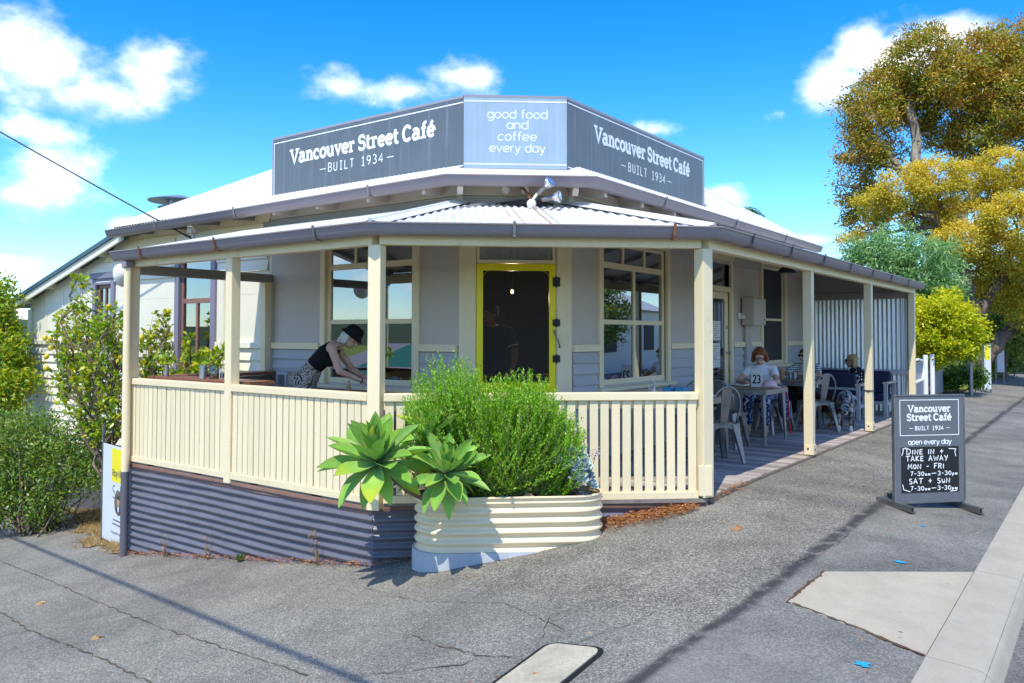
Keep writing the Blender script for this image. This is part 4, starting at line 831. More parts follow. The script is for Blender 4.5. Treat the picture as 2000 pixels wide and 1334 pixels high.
def wl(mb, fr):
    frame_line(mb, fr, -8.875, -5.603, 3.235, 3.94, .013, .001, 'ltb')
    write(mb, 'Vancouver Street Caf\u00e9', SLAB, fr.p(-7.275, 0, 3.628), fr.u, (0, 0, 1), fr.n, 2.53, .125, .31, .02, hs=.22)
    write(mb, 'BUILT 1934', MONO, fr.p(-7.31, 0, 3.437), fr.u, (0, 0, 1), fr.n, .96, .105, .115, .36)
    for x in (-7.895, -6.71): fr.box(mb, x-.055, x+.055, .001, .0022, 3.476, 3.486)
def wr(mb, fr):
    frame_line(mb, fr, 7.405, 11.06, 3.235, 3.955, .013, .001, 'rtb')
    write(mb, 'Vancouver Street Caf\u00e9', SLAB, fr.p(9.28, 0, 3.645), fr.u, (0, 0, 1), fr.n, 2.62, .125, .31, .02, hs=.22)
    write(mb, 'BUILT 1934', MONO, fr.p(9.30, 0, 3.425), fr.u, (0, 0, 1), fr.n, 1.02, .105, .115, .36)
    for y in (8.66, 9.94): fr.box(mb, y-.055, y+.055, .001, .0022, 3.466, 3.476)
def wc(mb, fr):
    frame_line(mb, fr, .004, SLn-.004, 3.255, 3.955, .013, .001, 'tb')
    for s, w, z in (('good food', .65, 3.765), ('and', .23, 3.650), ('coffee', .42, 3.522), ('every day', .60, 3.395)):
        write(mb, s, SANS, fr.p(SLn/2+.02, 0, z), fr.u, (0, 0, 1), fr.n, w, .064, .17, .28)
signboard(FL, -8.91, -5.602, 3.19, 4.0, m_sign, 'long dark grey cafe name sign facing the side street, left', wl, 'ltb')
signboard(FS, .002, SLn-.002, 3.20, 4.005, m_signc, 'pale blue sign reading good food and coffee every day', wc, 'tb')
signboard(FRR, 7.392, 11.10, 3.19, 4.0, m_sign, 'dark grey cafe name sign facing the main street, right of pale sign', wr, 'rtb')
mb = MB(); FS.box(mb, .02, SLn-.02, -.01, .02, 3.12, 3.195); tag(obj('rusty_flashing', mb, m_rust, house))
# ------------------------------------------------------------------ fittings on the corner
fb = FC
br = thing('conduit', 'rusty bent conduit coming out of round plate above the verandah roof', 'conduit', FC.p(.53, .03, 2.9)); mb = MB(); mb.lathe([(.045, 0), (.045, .012), (.02, .02)], FC.p(.50, .028, 2.985), 18, ax=FC.n); obj('plate', mb, m_white, br, smooth='auto')
mb = MB(); pts = []
for i in range(40):
    t = i/39; pts.append(FC.p(.52+.24*t**1.2, .05+.38*t, 3.02+.05*math.sin(t*2.2)-.30*t**2.2))
mb.tube(pts, [.014+.004*(i % 2) for i in range(40)], 8); obj('flexible_pipe', mb, m_rust, br, smooth=True)
jb = thing('junction_box', 'small white junction box under the corner eave', 'junction box', FC.p(.70, .03, 2.93)); mb = MB(); FC.box(mb, .665, .745, .028, .09, 2.93, 3.03); obj('case', mb, m_white, jb, bevel=.008)
fl2 = thing('floodlight', 'twin spot floodlight on the corner of verandah roof', 'floodlight', FC.p(.73, .55, 2.74))
mb = MB(); mb.ell(FC.p(.73, .52, 2.755), (.05, .05, .05), 12); mb.tube([FC.p(.73, .52, 2.78), FC.p(.79, .52, 2.86)], .014, 8); obj('bracket', mb, m_white, fl2, smooth=True)
for a, z, tx, ty, tz in ((.80, 2.86, .55, .55, .52), (.84, 2.80, .85, .45, .10)):
    d = (FC.u*tx+FC.n*ty+Vector((0, 0, tz))).normalized(); p = FC.p(a, .52, z); mb = MB(); mb.lathe([(.022, 0), (.026, .03), (.026, .10), (.035, .13)], p, 14, ax=d); arm = obj('lamp_holder', mb, m_steel, fl2, smooth='auto')
    mb = MB(); mb.lathe([(.03, .12), (.05, .15), (.062, .19), (.058, .195), (.0, .185)], p, 18, ax=d); obj('reflector_bulb', mb, m_chrome, arm, smooth='auto')
# service cable
def cable(name, a, b, sag, r, label, n=24, parent=None, mat=None):
    a = Vector(a); b = Vector(b); mb = MB(); mb.tube([a+(b-a)*i/n-Vector((0, 0, sag*4*(i/n)*(1-i/n))) for i in range(n+1)], r, 6); o = obj(name, mb, mat or m_black, None, smooth=True); return tag(o, label, 'cable')
pw = cw(-12, 12.5, 6.9); at_ = (-10.62, 6.46, 2.83)
cable('service_cable', pw, at_, .05, .012, 'thin black overhead cable running down to the cafe eave at left')
mb = MB(); mb.tube([(-10.62, 6.46, 2.83), (-10.5, 6.5, 2.78), (-10.47, 6.55, 2.6)], .02, 8); tag(obj('cable_clamp', mb, m_black, None, smooth=True), 'black clamp at the end of overhead cable under eave', 'cable clamp')
ec = thing('entry_box', 'small grey entry box under the eave beside overhead cable', 'entry box', (-10.3, 6.55, 2.8)); mb = MB(); mb.box(-10.44, -10.33, 6.38, 6.5, 2.83, 2.93); obj('case', mb, m_grey, ec, bevel=.01); mb = MB(); mb.tube([(-10.38, 6.44, 2.83), (-10.38, 6.46, 2.7), (-10.38, 6.6, 2.6)], .025, 8); obj('conduit', mb, m_grey, ec, smooth=True)
cable('overhead_line', Vector((-13.9, 5.40, -1.68))+Vector((SUN/SUN.z)*6.2), Vector((-2.2, 2.85, -.38))+Vector((SUN/SUN.z)*6.2), .0, .024, 'thick overhead line whose shadow crosses the asphalt', 10)
wl_ = thing('dish_lamp', 'round white dish lamp fixed by the left verandah post', 'wall lamp', (-9.2, 4.86, 2.1)); mb = MB(); mb.lathe([(.03, .0), (.06, .01), (.13, .06), (.135, .075), (.10, .10), (.0, .11)], (-9.16, 4.85, 2.10), 24, ax=(-.85, -.35, -.1)); obj('dish', mb, m_white, wl_, smooth='auto'); mb = MB(); mb.tube([(-9.0, 4.83, 2.1), (-9.17, 4.85, 2.1)], .02, 8); obj('arm', mb, m_white, wl_)
# ------------------------------------------------------------------ sandwich board
AL, AR = Vector((-1.545, 7.80)), Vector((-1.075, 8.30)); au = (AR-AL).normalized(); FA = FR(tuple(AL), tuple(au), (au.y, -au.x)); AW = (AR-AL).length; AZ = gz(-1.3, 8.05)
sb = thing('sandwich_board', 'dark grey footpath sandwich board with chalked opening hours', 'sandwich board', (-1.31, 8.05, AZ))
m_chalk = paint('black_chalkboard', (.012, .013, .016), .4, .5, scale=9, stretch=(1, 1, .15)); m_board = paint('slate_board', (.125, .135, .15), .45, .07)
lean_n = Vector((0, 0, 1))
z0, z1 = AZ+.07, AZ+1.0
mb = MB(); FA.box(mb, 0, AW, -.03, 0, z0, z1); obj('panel', mb, m_board, sb)
mb = MB(); FA.box(mb, -.012, 0, -.034, .006, z0-.01, z1+.001); FA.box(mb, AW, AW+.012, -.034, .006, z0-.01, z1+.001); FA.box(mb, -.012, AW+.012, -.034, .006, z1+.0015, z1+.014); FA.box(mb, 0, AW, -.034, .006, z0-.02, z0); obj('frame', mb, m_steel, sb, bevel=.002)
for a in (.01, AW-.01):
    mb = MB(); e = gz(*(FA.p(a, .0, 0).xy)); 
    for s in (-1, 1): FA.box(mb, a-.025+(.021 if s > 0 else -.0), a-.021+(.025+.004 if s > 0 else 0)+.0, -.26, .22, e+.004, e+.05)
    FA.box(mb, a-.0209, a+.0249, -.26, .22, e+.046, e+.0505); FA.box(mb, a-.0209, a+.0249, -.26, .22, e+.004, e+.008); obj('foot', mb, m_steel, sb)
    mb = MB(); FA.box(mb, a-.012, a+.012, -.025, .0, e+.051, z0-.0205); obj('upright', mb, m_steel, sb)
mb = MB(); FA.box(mb, .055, AW-.055, .0005, .003, z0+.075, z0+.48); cbp = obj('chalkboard', mb, m_chalk, sb)
mb = MB(); frame_line(mb, FA, .045, AW-.048, z1-.35, z1-.03, .006, .0006); U3 = (FA.u, (0, 0, 1), FA.n); mid = AW/2
write(mb, 'Vancouver', SLAB, FA.p(mid-.003, 0, z1-.140), *U3, .43, .043, .29, .02, hs=.2); write(mb, 'Street Caf\u00e9', SLAB, FA.p(mid-.003, 0, z1-.217), *U3, .45, .043, .29, .02, hs=.2)
write(mb, 'BUILT 1934', MONO, FA.p(mid-.003, 0, z1-.301), *U3, .28, .034, .17, .3)
for x in (.15, .52): FA.box(mb, mid-.335+x-.017, mid-.335+x+.017, .0006, .0018, z1-.287, z1-.282)
write(mb, 'open every day', SANS, FA.p(mid, 0, z1-.427), *U3, .43, .030, .22, .2); obj('lettering', mb, m_letter, sb)
zt = z0+.48
for s, w, x, dz in (('DINE IN +', .37, .235, .065), ('TAKE AWAY', .42, .255, .125), ('MON - FRI', .36, .245, .195), ('7-30am=3-30pm', .47, .325, .255), ('SAT + SUN', .41, .28, .325), ('7-30am=3-30pm', .465, .322, .385)):
    mb = MB(); write(mb, s, HAND, FA.p(.055+x, 0, zt-dz), *U3, w, .052 if len(s) < 12 else .042, .14, .2, .0042); obj('chalk_writing', mb, m_letter, cbp)
def free(pts, t=.007): mb = MB(); stroke(mb, pts, t, FA.p(0, 0, 0), FA.u, Vector((0, 0, 1)), FA.n, .0036, .0052); obj('chalk_flourish', mb, m_letter, cbp)
free([(.06, zt-.075), (.075, zt-.03), (.07, zt-.015), (.105, zt-.005)]); free([(.53, zt-.02), (.60, zt-.025), (.59, zt-.05), (.60, zt-.09)]); free([(.065, zt-.33), (.075, zt-.375), (.14, zt-.395)]); free([(.61, zt-.37), (.605, zt-.395), (.54, zt-.40)])
# ------------------------------------------------------------------ sale sign by the downpipe
G0, G1 = Vector((-10.19, 5.13)), Vector((-9.23, 4.985)); gu = (G1-G0).normalized(); FG = FR(tuple(G0), tuple(gu), (gu.y, -gu.x)); GW = (G1-G0).length
g0 = -1.14; ss = thing('sale_sign', 'white property sale sign with yellow square, half hidden by the downpipe', 'sale sign', (-9.76, 5.05, g0-.06))
m_panel = paint('white_sign_panel', (.66, .70, .74), .4, .03); m_yel = paint('yellow_sign_ink', (.85, .74, .02), .5, .03); m_ink = paint('dark_sign_ink', (.10, .10, .11), .5)
h = 1.18; mb = MB(); FG.box(mb, 0, GW, -.012, 0, g0, g0+h); obj('panel', mb, m_panel, ss)
for a in (-.02, GW+.02):
    mb = MB(); FG.box(mb, a-.018, a+.018, -.02, .004, gz(*FG.p(a, 0, 0).xy)-.05, g0+h+.22); obj('stake', mb, m_steel, ss)
mb = MB(); FG.box(mb, .31, .80, .0005, .0015, g0+h-.43, g0+h-.03); obj('yellow_square', mb, m_yel, ss)
mb = MB(); U4 = (FG.u, (0, 0, 1), FG.n); write(mb, 'RayWhite', SANS, FG.p(.555, 0, g0+h-.365), *U4, .44, .055, .24, .2, .0022, italic=.2)
write(mb, 'Sale', SANS, FG.p(.55, 0, g0+h-.63), *U4, .40, .105, .12, .25, .001)
write(mb, 'raywhite.com', SANS, FG.p(.55, 0, g0+.12), *U4, .48, .022, .2, .3, .001)
for k, (w, z) in enumerate(((.34, .28), (.40, .23))):
    m2 = MB(); FG.box(m2, .55-w/2, .55+w/2, .0006, .0015, g0+z, g0+z+.016); obj('printed_line', m2, m_ink, ss)
obj('printing', mb, m_ink, ss)
mb = MB(); el = [(math.cos(2*math.pi*i/28)*.135, math.sin(2*math.pi*i/28)*.145) for i in range(28)]; mb.prism(el, FG.p(.55, .0006, g0+.50), FG.u, (0, 0, 1), FG.n, .001); po = obj('portrait', mb, paint('brown_photo_print', (.12, .09, .06), .5, .5, scale=8), ss)
m_skin = None
for poly, c, nm, d in (([(-.085, -.11), (.085, -.11), (.08, -.06), (.035, -.03), (-.035, -.03), (-.08, -.06)], (.02, .025, .05), 'printed_suit', .0018), ([(-.02, -.10), (.02, -.10), (.028, -.035), (-.028, -.035)], (.7, .72, .75), 'printed_shirt', .0024), ([(math.cos(2*math.pi*i/14)*.042, .03+math.sin(2*math.pi*i/14)*.06) for i in range(14)], (.52, .30, .22), 'printed_face', .003), ([(-.044, .05), (.044, .05), (.04, .085), (0, .10), (-.04, .085)], (.05, .035, .03), 'printed_hair', .0036)):
    mb = MB(); mb.prism(poly, FG.p(.55, d, g0+.50), FG.u, (0, 0, 1), FG.n, .0005); obj(nm, mb, paint(nm, c, .5), po)
# ------------------------------------------------------------------ plants
def leaves(name, C, N, L, Wd, mat, parent=None, at=None, fold=.15, face=1.1, tint=None):
    "one mesh of separate leaf faces: C centres (k,3), N directions (k,3), L and Wd lengths and widths (k,)"
    C = np.asarray(C, float); N = np.asarray(N, float); k = len(C)
    o0 = np.array(origin(parent)) if parent is not None else (np.array(at) if at is not None else np.zeros(3))
    N = N/np.maximum(np.linalg.norm(N, axis=1, keepdims=True), 1e-6); A = nr.normal(size=(k, 3))+np.array([.12, -.45, 1.0])*face; S_ = np.cross(N, A); S_ /= np.maximum(np.linalg.norm(S_, axis=1, keepdims=True), 1e-6)
    U = np.cross(S_, N); L = np.broadcast_to(L, (k,))[:, None]; Wd = np.broadcast_to(Wd, (k,))[:, None]
    V = np.empty((k, 4, 3)); V[:, 0] = C; V[:, 1] = C+N*L*.45+S_*Wd*.5+U*L*fold; V[:, 2] = C+N*L; V[:, 3] = C+N*L*.45-S_*Wd*.5+U*L*fold
    V -= o0
    me = bpy.data.meshes.new(name); me.vertices.add(4*k); me.vertices.foreach_set('co', V.reshape(-1)); me.loops.add(4*k); me.loops.foreach_set('vertex_index', np.arange(4*k, dtype=np.int32)); me.polygons.add(k); me.polygons.foreach_set('loop_start', np.arange(0, 4*k, 4, dtype=np.int32)); me.update(calc_edges=True)
    if tint is not None: at_f = me.attributes.new('tint', 'FLOAT', 'FACE'); at_f.data.foreach_set('value', np.clip(tint, 0, 1).astype(np.float32))
    me.materials.append(mat); o = bpy.data.objects.new(name, me); COL.objects.link(o)
    if parent is not None: o.parent = parent
    elif at is not None: o.location = at
    return o
def pix(px, py, d):
    "metres at distance d ahead"
    return np.array(cw((px-1000)/1576*d, d, 1.41+(653-py)/1576*d))
def clumps(blobs, per, spread=.22, shell=.55):
    "leaf clump centres near the surface of a set of uneven lobes"
    out = []
    for c, r in blobs:
        n = int(per*(np.mean(r)**2)); v = nr.normal(size=(n, 3)); v /= np.linalg.norm(v, axis=1, keepdims=True)
        rad = shell+(1.05-shell)*nr.random(n)**.6; out.append(np.asarray(c)+v*np.asarray(r)*rad[:, None])
    return np.concatenate(out)
def cloud(cl, per, sig, flat=.7):
    P = np.repeat(cl, per, axis=0); return P+nr.normal(size=P.shape)*np.array([sig, sig, sig*flat])
def limb(mb, a, b, r0, r1, wob=.06, n=6):
    a = np.asarray(a, float); b = np.asarray(b, float); l = np.linalg.norm(b-a); pts = [a+(b-a)*i/n+(nr.normal(size=3)*wob*l if 0 < i < n else 0) for i in range(n+1)]
    mb.tube(pts, [r0+(r1-r0)*i/n for i in range(n+1)], 7, True); return pts
def barkmat(name, a, b, sc=5):
    t = NT(name); f = t.noise(sc, 7, .7, stretch=(1, 1, .3)); t.bump(f, .9, .03); return t.fin(t.ramp(f, [(.35, a), (.65, b)]), .9, 0, .2)
m_barkp = barkmat('pale_bark', (.16, .125, .10), (.55, .48, .40)); m_barkd = barkmat('grey_brown_bark', (.06, .045, .035), (.24, .18, .14)); m_twig = barkmat('twig_bark', (.10, .07, .045), (.30, .23, .16), 12)
def tree(name, label, blobs, depth, roots, ls, lw, nclump, perclump, sig, mat, bark, group='trees standing beyond the verandah', down=.2, twigs=60, trunk_r=.16, shell=.55, up=.0, lobe=(1, 1)):
    B = [(pix(x, y, depth+dz*lobe[1]), np.array([r, r, r*.85])/1576*depth*lobe[0]) for x, y, r, dz in blobs]
    base = np.array(roots[0][0]); t = thing(name, label, 'tree', tuple(base), group=group)
    mb = MB(); ends = []
    for seg in roots:
        rr = seg[-1]; pts = seg[:-1]
        for i in range(len(pts)-1):
            f0 = 1-i/len(pts)*.7; f1 = 1-(i+1)/len(pts)*.7; ends += limb(mb, pts[i], pts[i+1], rr*f0, rr*f1, .03)
    cl = clumps(B, nclump, shell=shell); E = np.array(ends)
    for c, r in B:                               # limbs to each lobe, twigs inside it
        j = np.argmin(np.linalg.norm(E-c, axis=1)+.25*np.abs(E[:, 2]-c[2])); pts = limb(mb, E[j], c, trunk_r*.42, trunk_r*.13, .05)
        near = cl[np.linalg.norm(cl-c, axis=1) < np.max(r)*1.1]
        for q in near[nr.permutation(len(near))[:max(4, int(twigs*len(near)/len(cl)))]]: limb(mb, pts[3+rnd.randrange(3)], q, trunk_r*.10, trunk_r*.03, .05, 4)
    obj('trunk', mb, bark, t, smooth=True)
    P = cloud(cl, perclump, sig); k = len(P); D = nr.normal(size=(k, 3)); D[:, 2] -= down; D += (P-np.repeat(cl, perclump, axis=0))/sig*.6
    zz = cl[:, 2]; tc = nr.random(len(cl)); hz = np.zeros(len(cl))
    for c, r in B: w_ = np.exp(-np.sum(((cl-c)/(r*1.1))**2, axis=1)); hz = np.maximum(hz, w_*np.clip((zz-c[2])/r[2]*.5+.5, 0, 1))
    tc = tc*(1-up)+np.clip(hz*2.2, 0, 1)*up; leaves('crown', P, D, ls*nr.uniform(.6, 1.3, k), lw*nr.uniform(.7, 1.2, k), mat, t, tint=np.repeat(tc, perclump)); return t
L_gum = leafmat('gum_leaf', [(0.139, 0.203, 0.023), (0.232, 0.285, 0.033), (0.174, 0.214, 0.028), (0.347, 0.333, 0.040), (0.463, 0.356, 0.045), (0.417, 0.203, 0.033), (0.556, 0.451, 0.068), (0.324, 0.118, 0.033), (0.602, 0.499, 0.113)], .4, .3, tint=True)
L_gold = leafmat('golden_paperbark_leaf', [(0.151, 0.228, 0.036), (0.260, 0.308, 0.048), (0.391, 0.388, 0.053), (0.542, 0.456, 0.053), (0.672, 0.502, 0.053), (0.759, 0.570, 0.071), (0.814, 0.684, 0.131)], .5, .35, tint=True)
L_blue = leafmat('blue_green_leaf', [(0.060, 0.150, 0.032), (0.102, 0.240, 0.064), (0.170, 0.340, 0.104), (0.238, 0.400, 0.128), (0.323, 0.500, 0.240), (0.255, 0.360, 0.048)], .42, .3, tint=True)
L_lime = leafmat('lime_leaf', [(.20, .30, .02), (.34, .42, .018), (.48, .52, .015), (.62, .60, .02), (.68, .58, .025)], .45, .4, tint=True)
L_green = leafmat('dark_green_leaf', [(.03, .08, .014), (.06, .13, .02), (.12, .22, .03), (.16, .28, .04)], .4, .3)
L_bg = leafmat('background_leaf', [(.06, .12, .03), (.12, .20, .04), (.22, .31, .06), (.32, .36, .08), (.44, .42, .10)], .5, .3, tint=True)
q = lambda x, y, d: tuple(pix(x, y, d))
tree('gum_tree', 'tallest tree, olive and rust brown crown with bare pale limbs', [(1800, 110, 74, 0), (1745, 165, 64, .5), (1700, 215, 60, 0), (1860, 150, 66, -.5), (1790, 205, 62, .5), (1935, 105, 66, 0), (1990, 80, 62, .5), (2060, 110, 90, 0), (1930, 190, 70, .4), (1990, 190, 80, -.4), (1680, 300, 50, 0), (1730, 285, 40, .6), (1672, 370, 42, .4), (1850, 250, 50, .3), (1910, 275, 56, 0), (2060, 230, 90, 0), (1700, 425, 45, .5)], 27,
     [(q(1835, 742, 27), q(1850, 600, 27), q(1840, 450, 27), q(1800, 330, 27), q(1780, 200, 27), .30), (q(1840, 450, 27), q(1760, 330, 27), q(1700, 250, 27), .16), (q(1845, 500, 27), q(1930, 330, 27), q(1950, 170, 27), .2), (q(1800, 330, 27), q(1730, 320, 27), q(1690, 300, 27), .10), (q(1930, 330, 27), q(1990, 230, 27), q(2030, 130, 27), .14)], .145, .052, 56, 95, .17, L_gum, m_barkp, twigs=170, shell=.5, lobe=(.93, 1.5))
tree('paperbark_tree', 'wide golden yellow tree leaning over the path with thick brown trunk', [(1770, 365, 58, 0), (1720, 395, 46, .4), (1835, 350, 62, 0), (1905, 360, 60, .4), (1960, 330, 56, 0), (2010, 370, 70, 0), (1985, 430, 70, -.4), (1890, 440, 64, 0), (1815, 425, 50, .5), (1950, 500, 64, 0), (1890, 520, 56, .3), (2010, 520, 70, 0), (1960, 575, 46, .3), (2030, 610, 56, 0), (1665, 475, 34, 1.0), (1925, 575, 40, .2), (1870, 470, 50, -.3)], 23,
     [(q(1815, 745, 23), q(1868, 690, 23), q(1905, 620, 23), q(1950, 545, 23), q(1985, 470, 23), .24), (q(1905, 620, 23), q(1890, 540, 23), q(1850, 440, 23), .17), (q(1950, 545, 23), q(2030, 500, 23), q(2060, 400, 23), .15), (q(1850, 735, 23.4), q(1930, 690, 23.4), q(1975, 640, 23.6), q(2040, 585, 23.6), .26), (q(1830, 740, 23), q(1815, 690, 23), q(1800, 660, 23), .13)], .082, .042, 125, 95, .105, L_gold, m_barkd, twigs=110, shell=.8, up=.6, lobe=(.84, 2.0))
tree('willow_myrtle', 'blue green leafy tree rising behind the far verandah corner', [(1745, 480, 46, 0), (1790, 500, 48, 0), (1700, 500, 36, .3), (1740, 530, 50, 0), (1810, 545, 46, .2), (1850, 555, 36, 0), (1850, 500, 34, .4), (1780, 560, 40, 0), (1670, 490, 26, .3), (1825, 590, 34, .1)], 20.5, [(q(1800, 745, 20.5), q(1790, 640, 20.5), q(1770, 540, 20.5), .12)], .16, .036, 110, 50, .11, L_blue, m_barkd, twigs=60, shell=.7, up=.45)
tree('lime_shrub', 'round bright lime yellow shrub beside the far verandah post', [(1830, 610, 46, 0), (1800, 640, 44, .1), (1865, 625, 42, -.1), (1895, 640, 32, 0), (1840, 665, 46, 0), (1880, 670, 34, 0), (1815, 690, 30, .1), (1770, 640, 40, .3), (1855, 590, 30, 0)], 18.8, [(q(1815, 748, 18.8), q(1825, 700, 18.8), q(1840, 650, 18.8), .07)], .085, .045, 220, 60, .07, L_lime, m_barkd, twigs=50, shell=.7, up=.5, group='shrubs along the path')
tree('low_bush', 'low dark green bush at the foot of the leaning trunk', [(1865, 730, 28, 0), (1890, 722, 22, 0), (1850, 745, 22, 0), (1905, 740, 20, 0)], 20, [(q(1868, 760, 20), q(1868, 730, 20), .03)], .09, .05, 240, 40, .06, L_green, m_barkd, twigs=20, group='shrubs along the path')
for i, (bl, dd, lb) in enumerate((([(1925, 640, 36, 0), (1950, 610, 36, 0), (1940, 690, 40, 0), (1910, 690, 30, 0)], 28, 'mid green bush behind the two small boards by path'), ([(1990, 620, 50, 0), (2040, 560, 60, 0), (2000, 690, 46, 0), (2050, 680, 60, 0)], 33, 'shadowy green bush where the path meets the picture edge'), ([(1960, 620, 40, 0), (2000, 585, 46, .5), (1985, 660, 40, 0), (2035, 640, 50, 0), (1925, 650, 26, 0)], 25.5, 'dark leafy bush under the golden tree at the picture edge'), ([(1860, 680, 40, 0), (1800, 690, 44, 0), (1960, 570, 60, 0), (1900, 600, 60, 0), (1850, 610, 60, 0)], 36, 'distant olive bush seen between the leaning trunks'))):
    tree('roadside_bush', lb, bl, dd, [(q(bl[0][0], 735, dd), q(bl[0][0], bl[0][1], dd), .08)], .17, .07, 70, 60, .17, L_bg, m_barkd, twigs=30, group='shrubs along the path')
# palm behind the roof
pl_ = thing('palm_tree', 'palm top just showing above the white roof', 'palm tree', tuple(pix(1438, 640, 32))); mb = MB(); c = pix(1438, 420, 32); mb.tube([pix(1438, 660, 32), c], [.2, .14], 8); obj('trunk', mb, m_barkd, pl_)
CC, DD = [], []
for i in range(15):
    a = 2*math.pi*i/15+.3; el_ = rnd.uniform(.2, 1.0); prev = c.copy()
    for j in range(14):
        f = j/13; p = c+np.array([math.cos(a)*f*1.3*math.cos(el_), math.sin(a)*f*1.3*math.cos(el_), f*1.3*math.sin(el_)-f*f*.9])
        for s in (-1, 1): CC.append(p); DD.append((-math.sin(a)*s+math.cos(a)*.6, math.cos(a)*s+math.sin(a)*.6, -.25))
leaves('crown', CC, DD, .42, .05, L_green, pl_)
# lemon tree and left garden
L_lemon = leafmat('lemon_leaf', [(.16, .30, .015), (.27, .44, .022), (.38, .50, .025), (.52, .52, .025), (.09, .20, .015), (.62, .50, .025), (.32, .46, .025), (.14, .28, .018)], .32, .35, .5)
m_lemon = paint('lemon_rind', (.62, .50, .03), .45, .15, scale=20, stretch=(1, 1, 1), bump=.3)
def lemon(blobs, fruit, root, label, n, name='lemon_tree'):
    B = [(pix(x, y, d), np.array([r, r, r])/1576*d) for x, y, r, d in blobs]; t = thing(name, label, 'tree', root, group='lemon trees by the verandah')
    mb = MB(); r0 = np.array(root); top = r0+np.array([0, 0, .55]); limb(mb, r0-np.array([0, 0, .1]), top, .05, .04, .02); P, D = [], []
    for c, r in B:
        pts = limb(mb, top, c, .022, .008, .06)
        for k in range(max(4, int(n*np.mean(r)))):
            v = nr.normal(size=3); v /= np.linalg.norm(v); e = c+v*r*nr.uniform(.4, 1.05); tw = limb(mb, pts[rnd.randrange(3, 7)], e, .005, .002, .05, 3)
            for m_ in range(9): f = nr.uniform(.35, 1.02); b = np.array(tw[0])*(1-f)+np.array(e)*f; P.append(b+nr.normal(size=3)*.012); D.append(v+nr.normal(size=3)*.9)
    obj('trunk', mb, m_twig, t, smooth=True); k = len(P); leaves('crown', P, D, .095*nr.uniform(.6, 1.25, k), .05*nr.uniform(.8, 1.15, k), L_lemon, t, fold=.1)
    for x, y, d in fruit:
        mb = MB(); c = Vector(pix(x, y, d)); mb.ell((0, 0, 0), (.036, .036, .044), 10); mb.ell((0, 0, -.044), (.01, .01, .012), 6); o = obj('lemon', mb, m_lemon, t, smooth=True, local=True); o.location = c-t.location; o.rotation_euler = (rnd.uniform(-.4, .4), rnd.uniform(-.4, .4), 0)
lemon([(150, 545, 14, 11.4), (155, 590, 20, 11.4), (170, 640, 34, 11.3), (130, 660, 34, 11.5), (205, 650, 40, 11.1), (120, 620, 18, 11.6), (225, 615, 30, 11.0), (190, 720, 52, 11.2), (140, 700, 30, 11.5), (225, 770, 46, 11.0), (165, 790, 44, 11.3), (205, 835, 40, 11.1), (110, 655, 14, 11.6), (235, 690, 36, 11.0), (120, 740, 34, 11.6)], [(88, 661, 11.6), (99, 663, 11.55), (100, 680, 11.5), (92, 697, 11.6), (212, 600, 11.0), (92, 720, 11.6), (236, 700, 10.95), (178, 668, 11.2), (150, 612, 11.4)], (-10.95, 5.62, gz(-10.95, 5.62)), 'lemon tree with yellow fruit left of the downpipe', 110)
lemon([(290, 660, 30, 10.7), (312, 615, 20, 10.8), (285, 710, 34, 10.6), (330, 650, 14, 10.9), (300, 740, 26, 10.6), (375, 700, 28, 10.9), (370, 660, 14, 11), (405, 705, 28, 10.8), (425, 690, 18, 10.8), (385, 730, 24, 10.8), (350, 735, 24, 10.8), (435, 690, 10, 10.6)], [(328, 609, 10.8), (294, 660, 10.6), (276, 660, 10.5)], (-9.75, 5.85, gz(-9.75, 5.85)), 'smaller lemon tree showing through the first verandah bay', 95)
L_bush = leafmat('fine_olive_leaf', [(0.072, 0.159, 0.020), (0.120, 0.225, 0.028), (0.192, 0.309, 0.045), (0.048, 0.103, 0.016), (0.256, 0.374, 0.073), (0.096, 0.187, 0.020), (0.320, 0.356, 0.034)], .4, .25)
L_vine = leafmat('yellow_green_leaf', [(.16, .32, .025), (.32, .44, .03), (.56, .46, .03), (.09, .19, .02), (.42, .48, .04)], .4, .35)
def bush(name, label, blobs, root, ls, lw, n, per, sig, mat, cat='bush', group='garden bushes left of the cafe'):
    B = [(pix(x, y, d), np.array([r, r, r])/1576*d) for x, y, r, d in blobs]; t = thing(name, label, cat, root, group=group); mb = MB(); cl = clumps(B, n, shell=.3)
    for qn in cl[nr.permutation(len(cl))[:90]]: limb(mb, np.array(root)+nr.normal(size=3)*np.array([.25, .15, 0]), qn+nr.normal(size=3)*.05, .014, .003, .05, 5)
    obj('stem', mb, m_twig, t, smooth=True); P = cloud(cl, per, sig, 1); k = len(P); D = nr.normal(size=(k, 3)); D[:, 2] += .5; leaves('foliage', P, D, ls*nr.uniform(.6, 1.3, k), lw*nr.uniform(.7, 1.2, k), mat, t)
bush('olive_bush', 'broad fine leaved dark bush filling the garden corner at lower left', [(60, 860, 60, 12), (120, 880, 58, 11.8), (40, 930, 62, 12), (110, 950, 52, 11.6), (175, 905, 42, 11.5), (15, 845, 40, 12.4), (90, 845, 36, 12.2), (150, 870, 36, 11.7), (10, 980, 50, 12), (70, 985, 40, 11.8), (200, 935, 26, 11.3), (-30, 880, 70, 12.3)], (-12.7, 5.5, gz(-12.7, 5.5)), .075, .026, 230, 40, .085, L_bush)
bush('tall_shrub', 'tall bright green shrub with yellow tips at the picture edge', [(15, 600, 22, 14.3), (8, 650, 34, 14.3), (25, 700, 34, 14.2), (10, 760, 42, 14), (35, 750, 28, 14), (0, 570, 16, 14.3), (-20, 700, 50, 14.4)], (-15.9, 6.0, gz(-15.9, 6.0)), .09, .05, 300, 44, .09, L_vine)
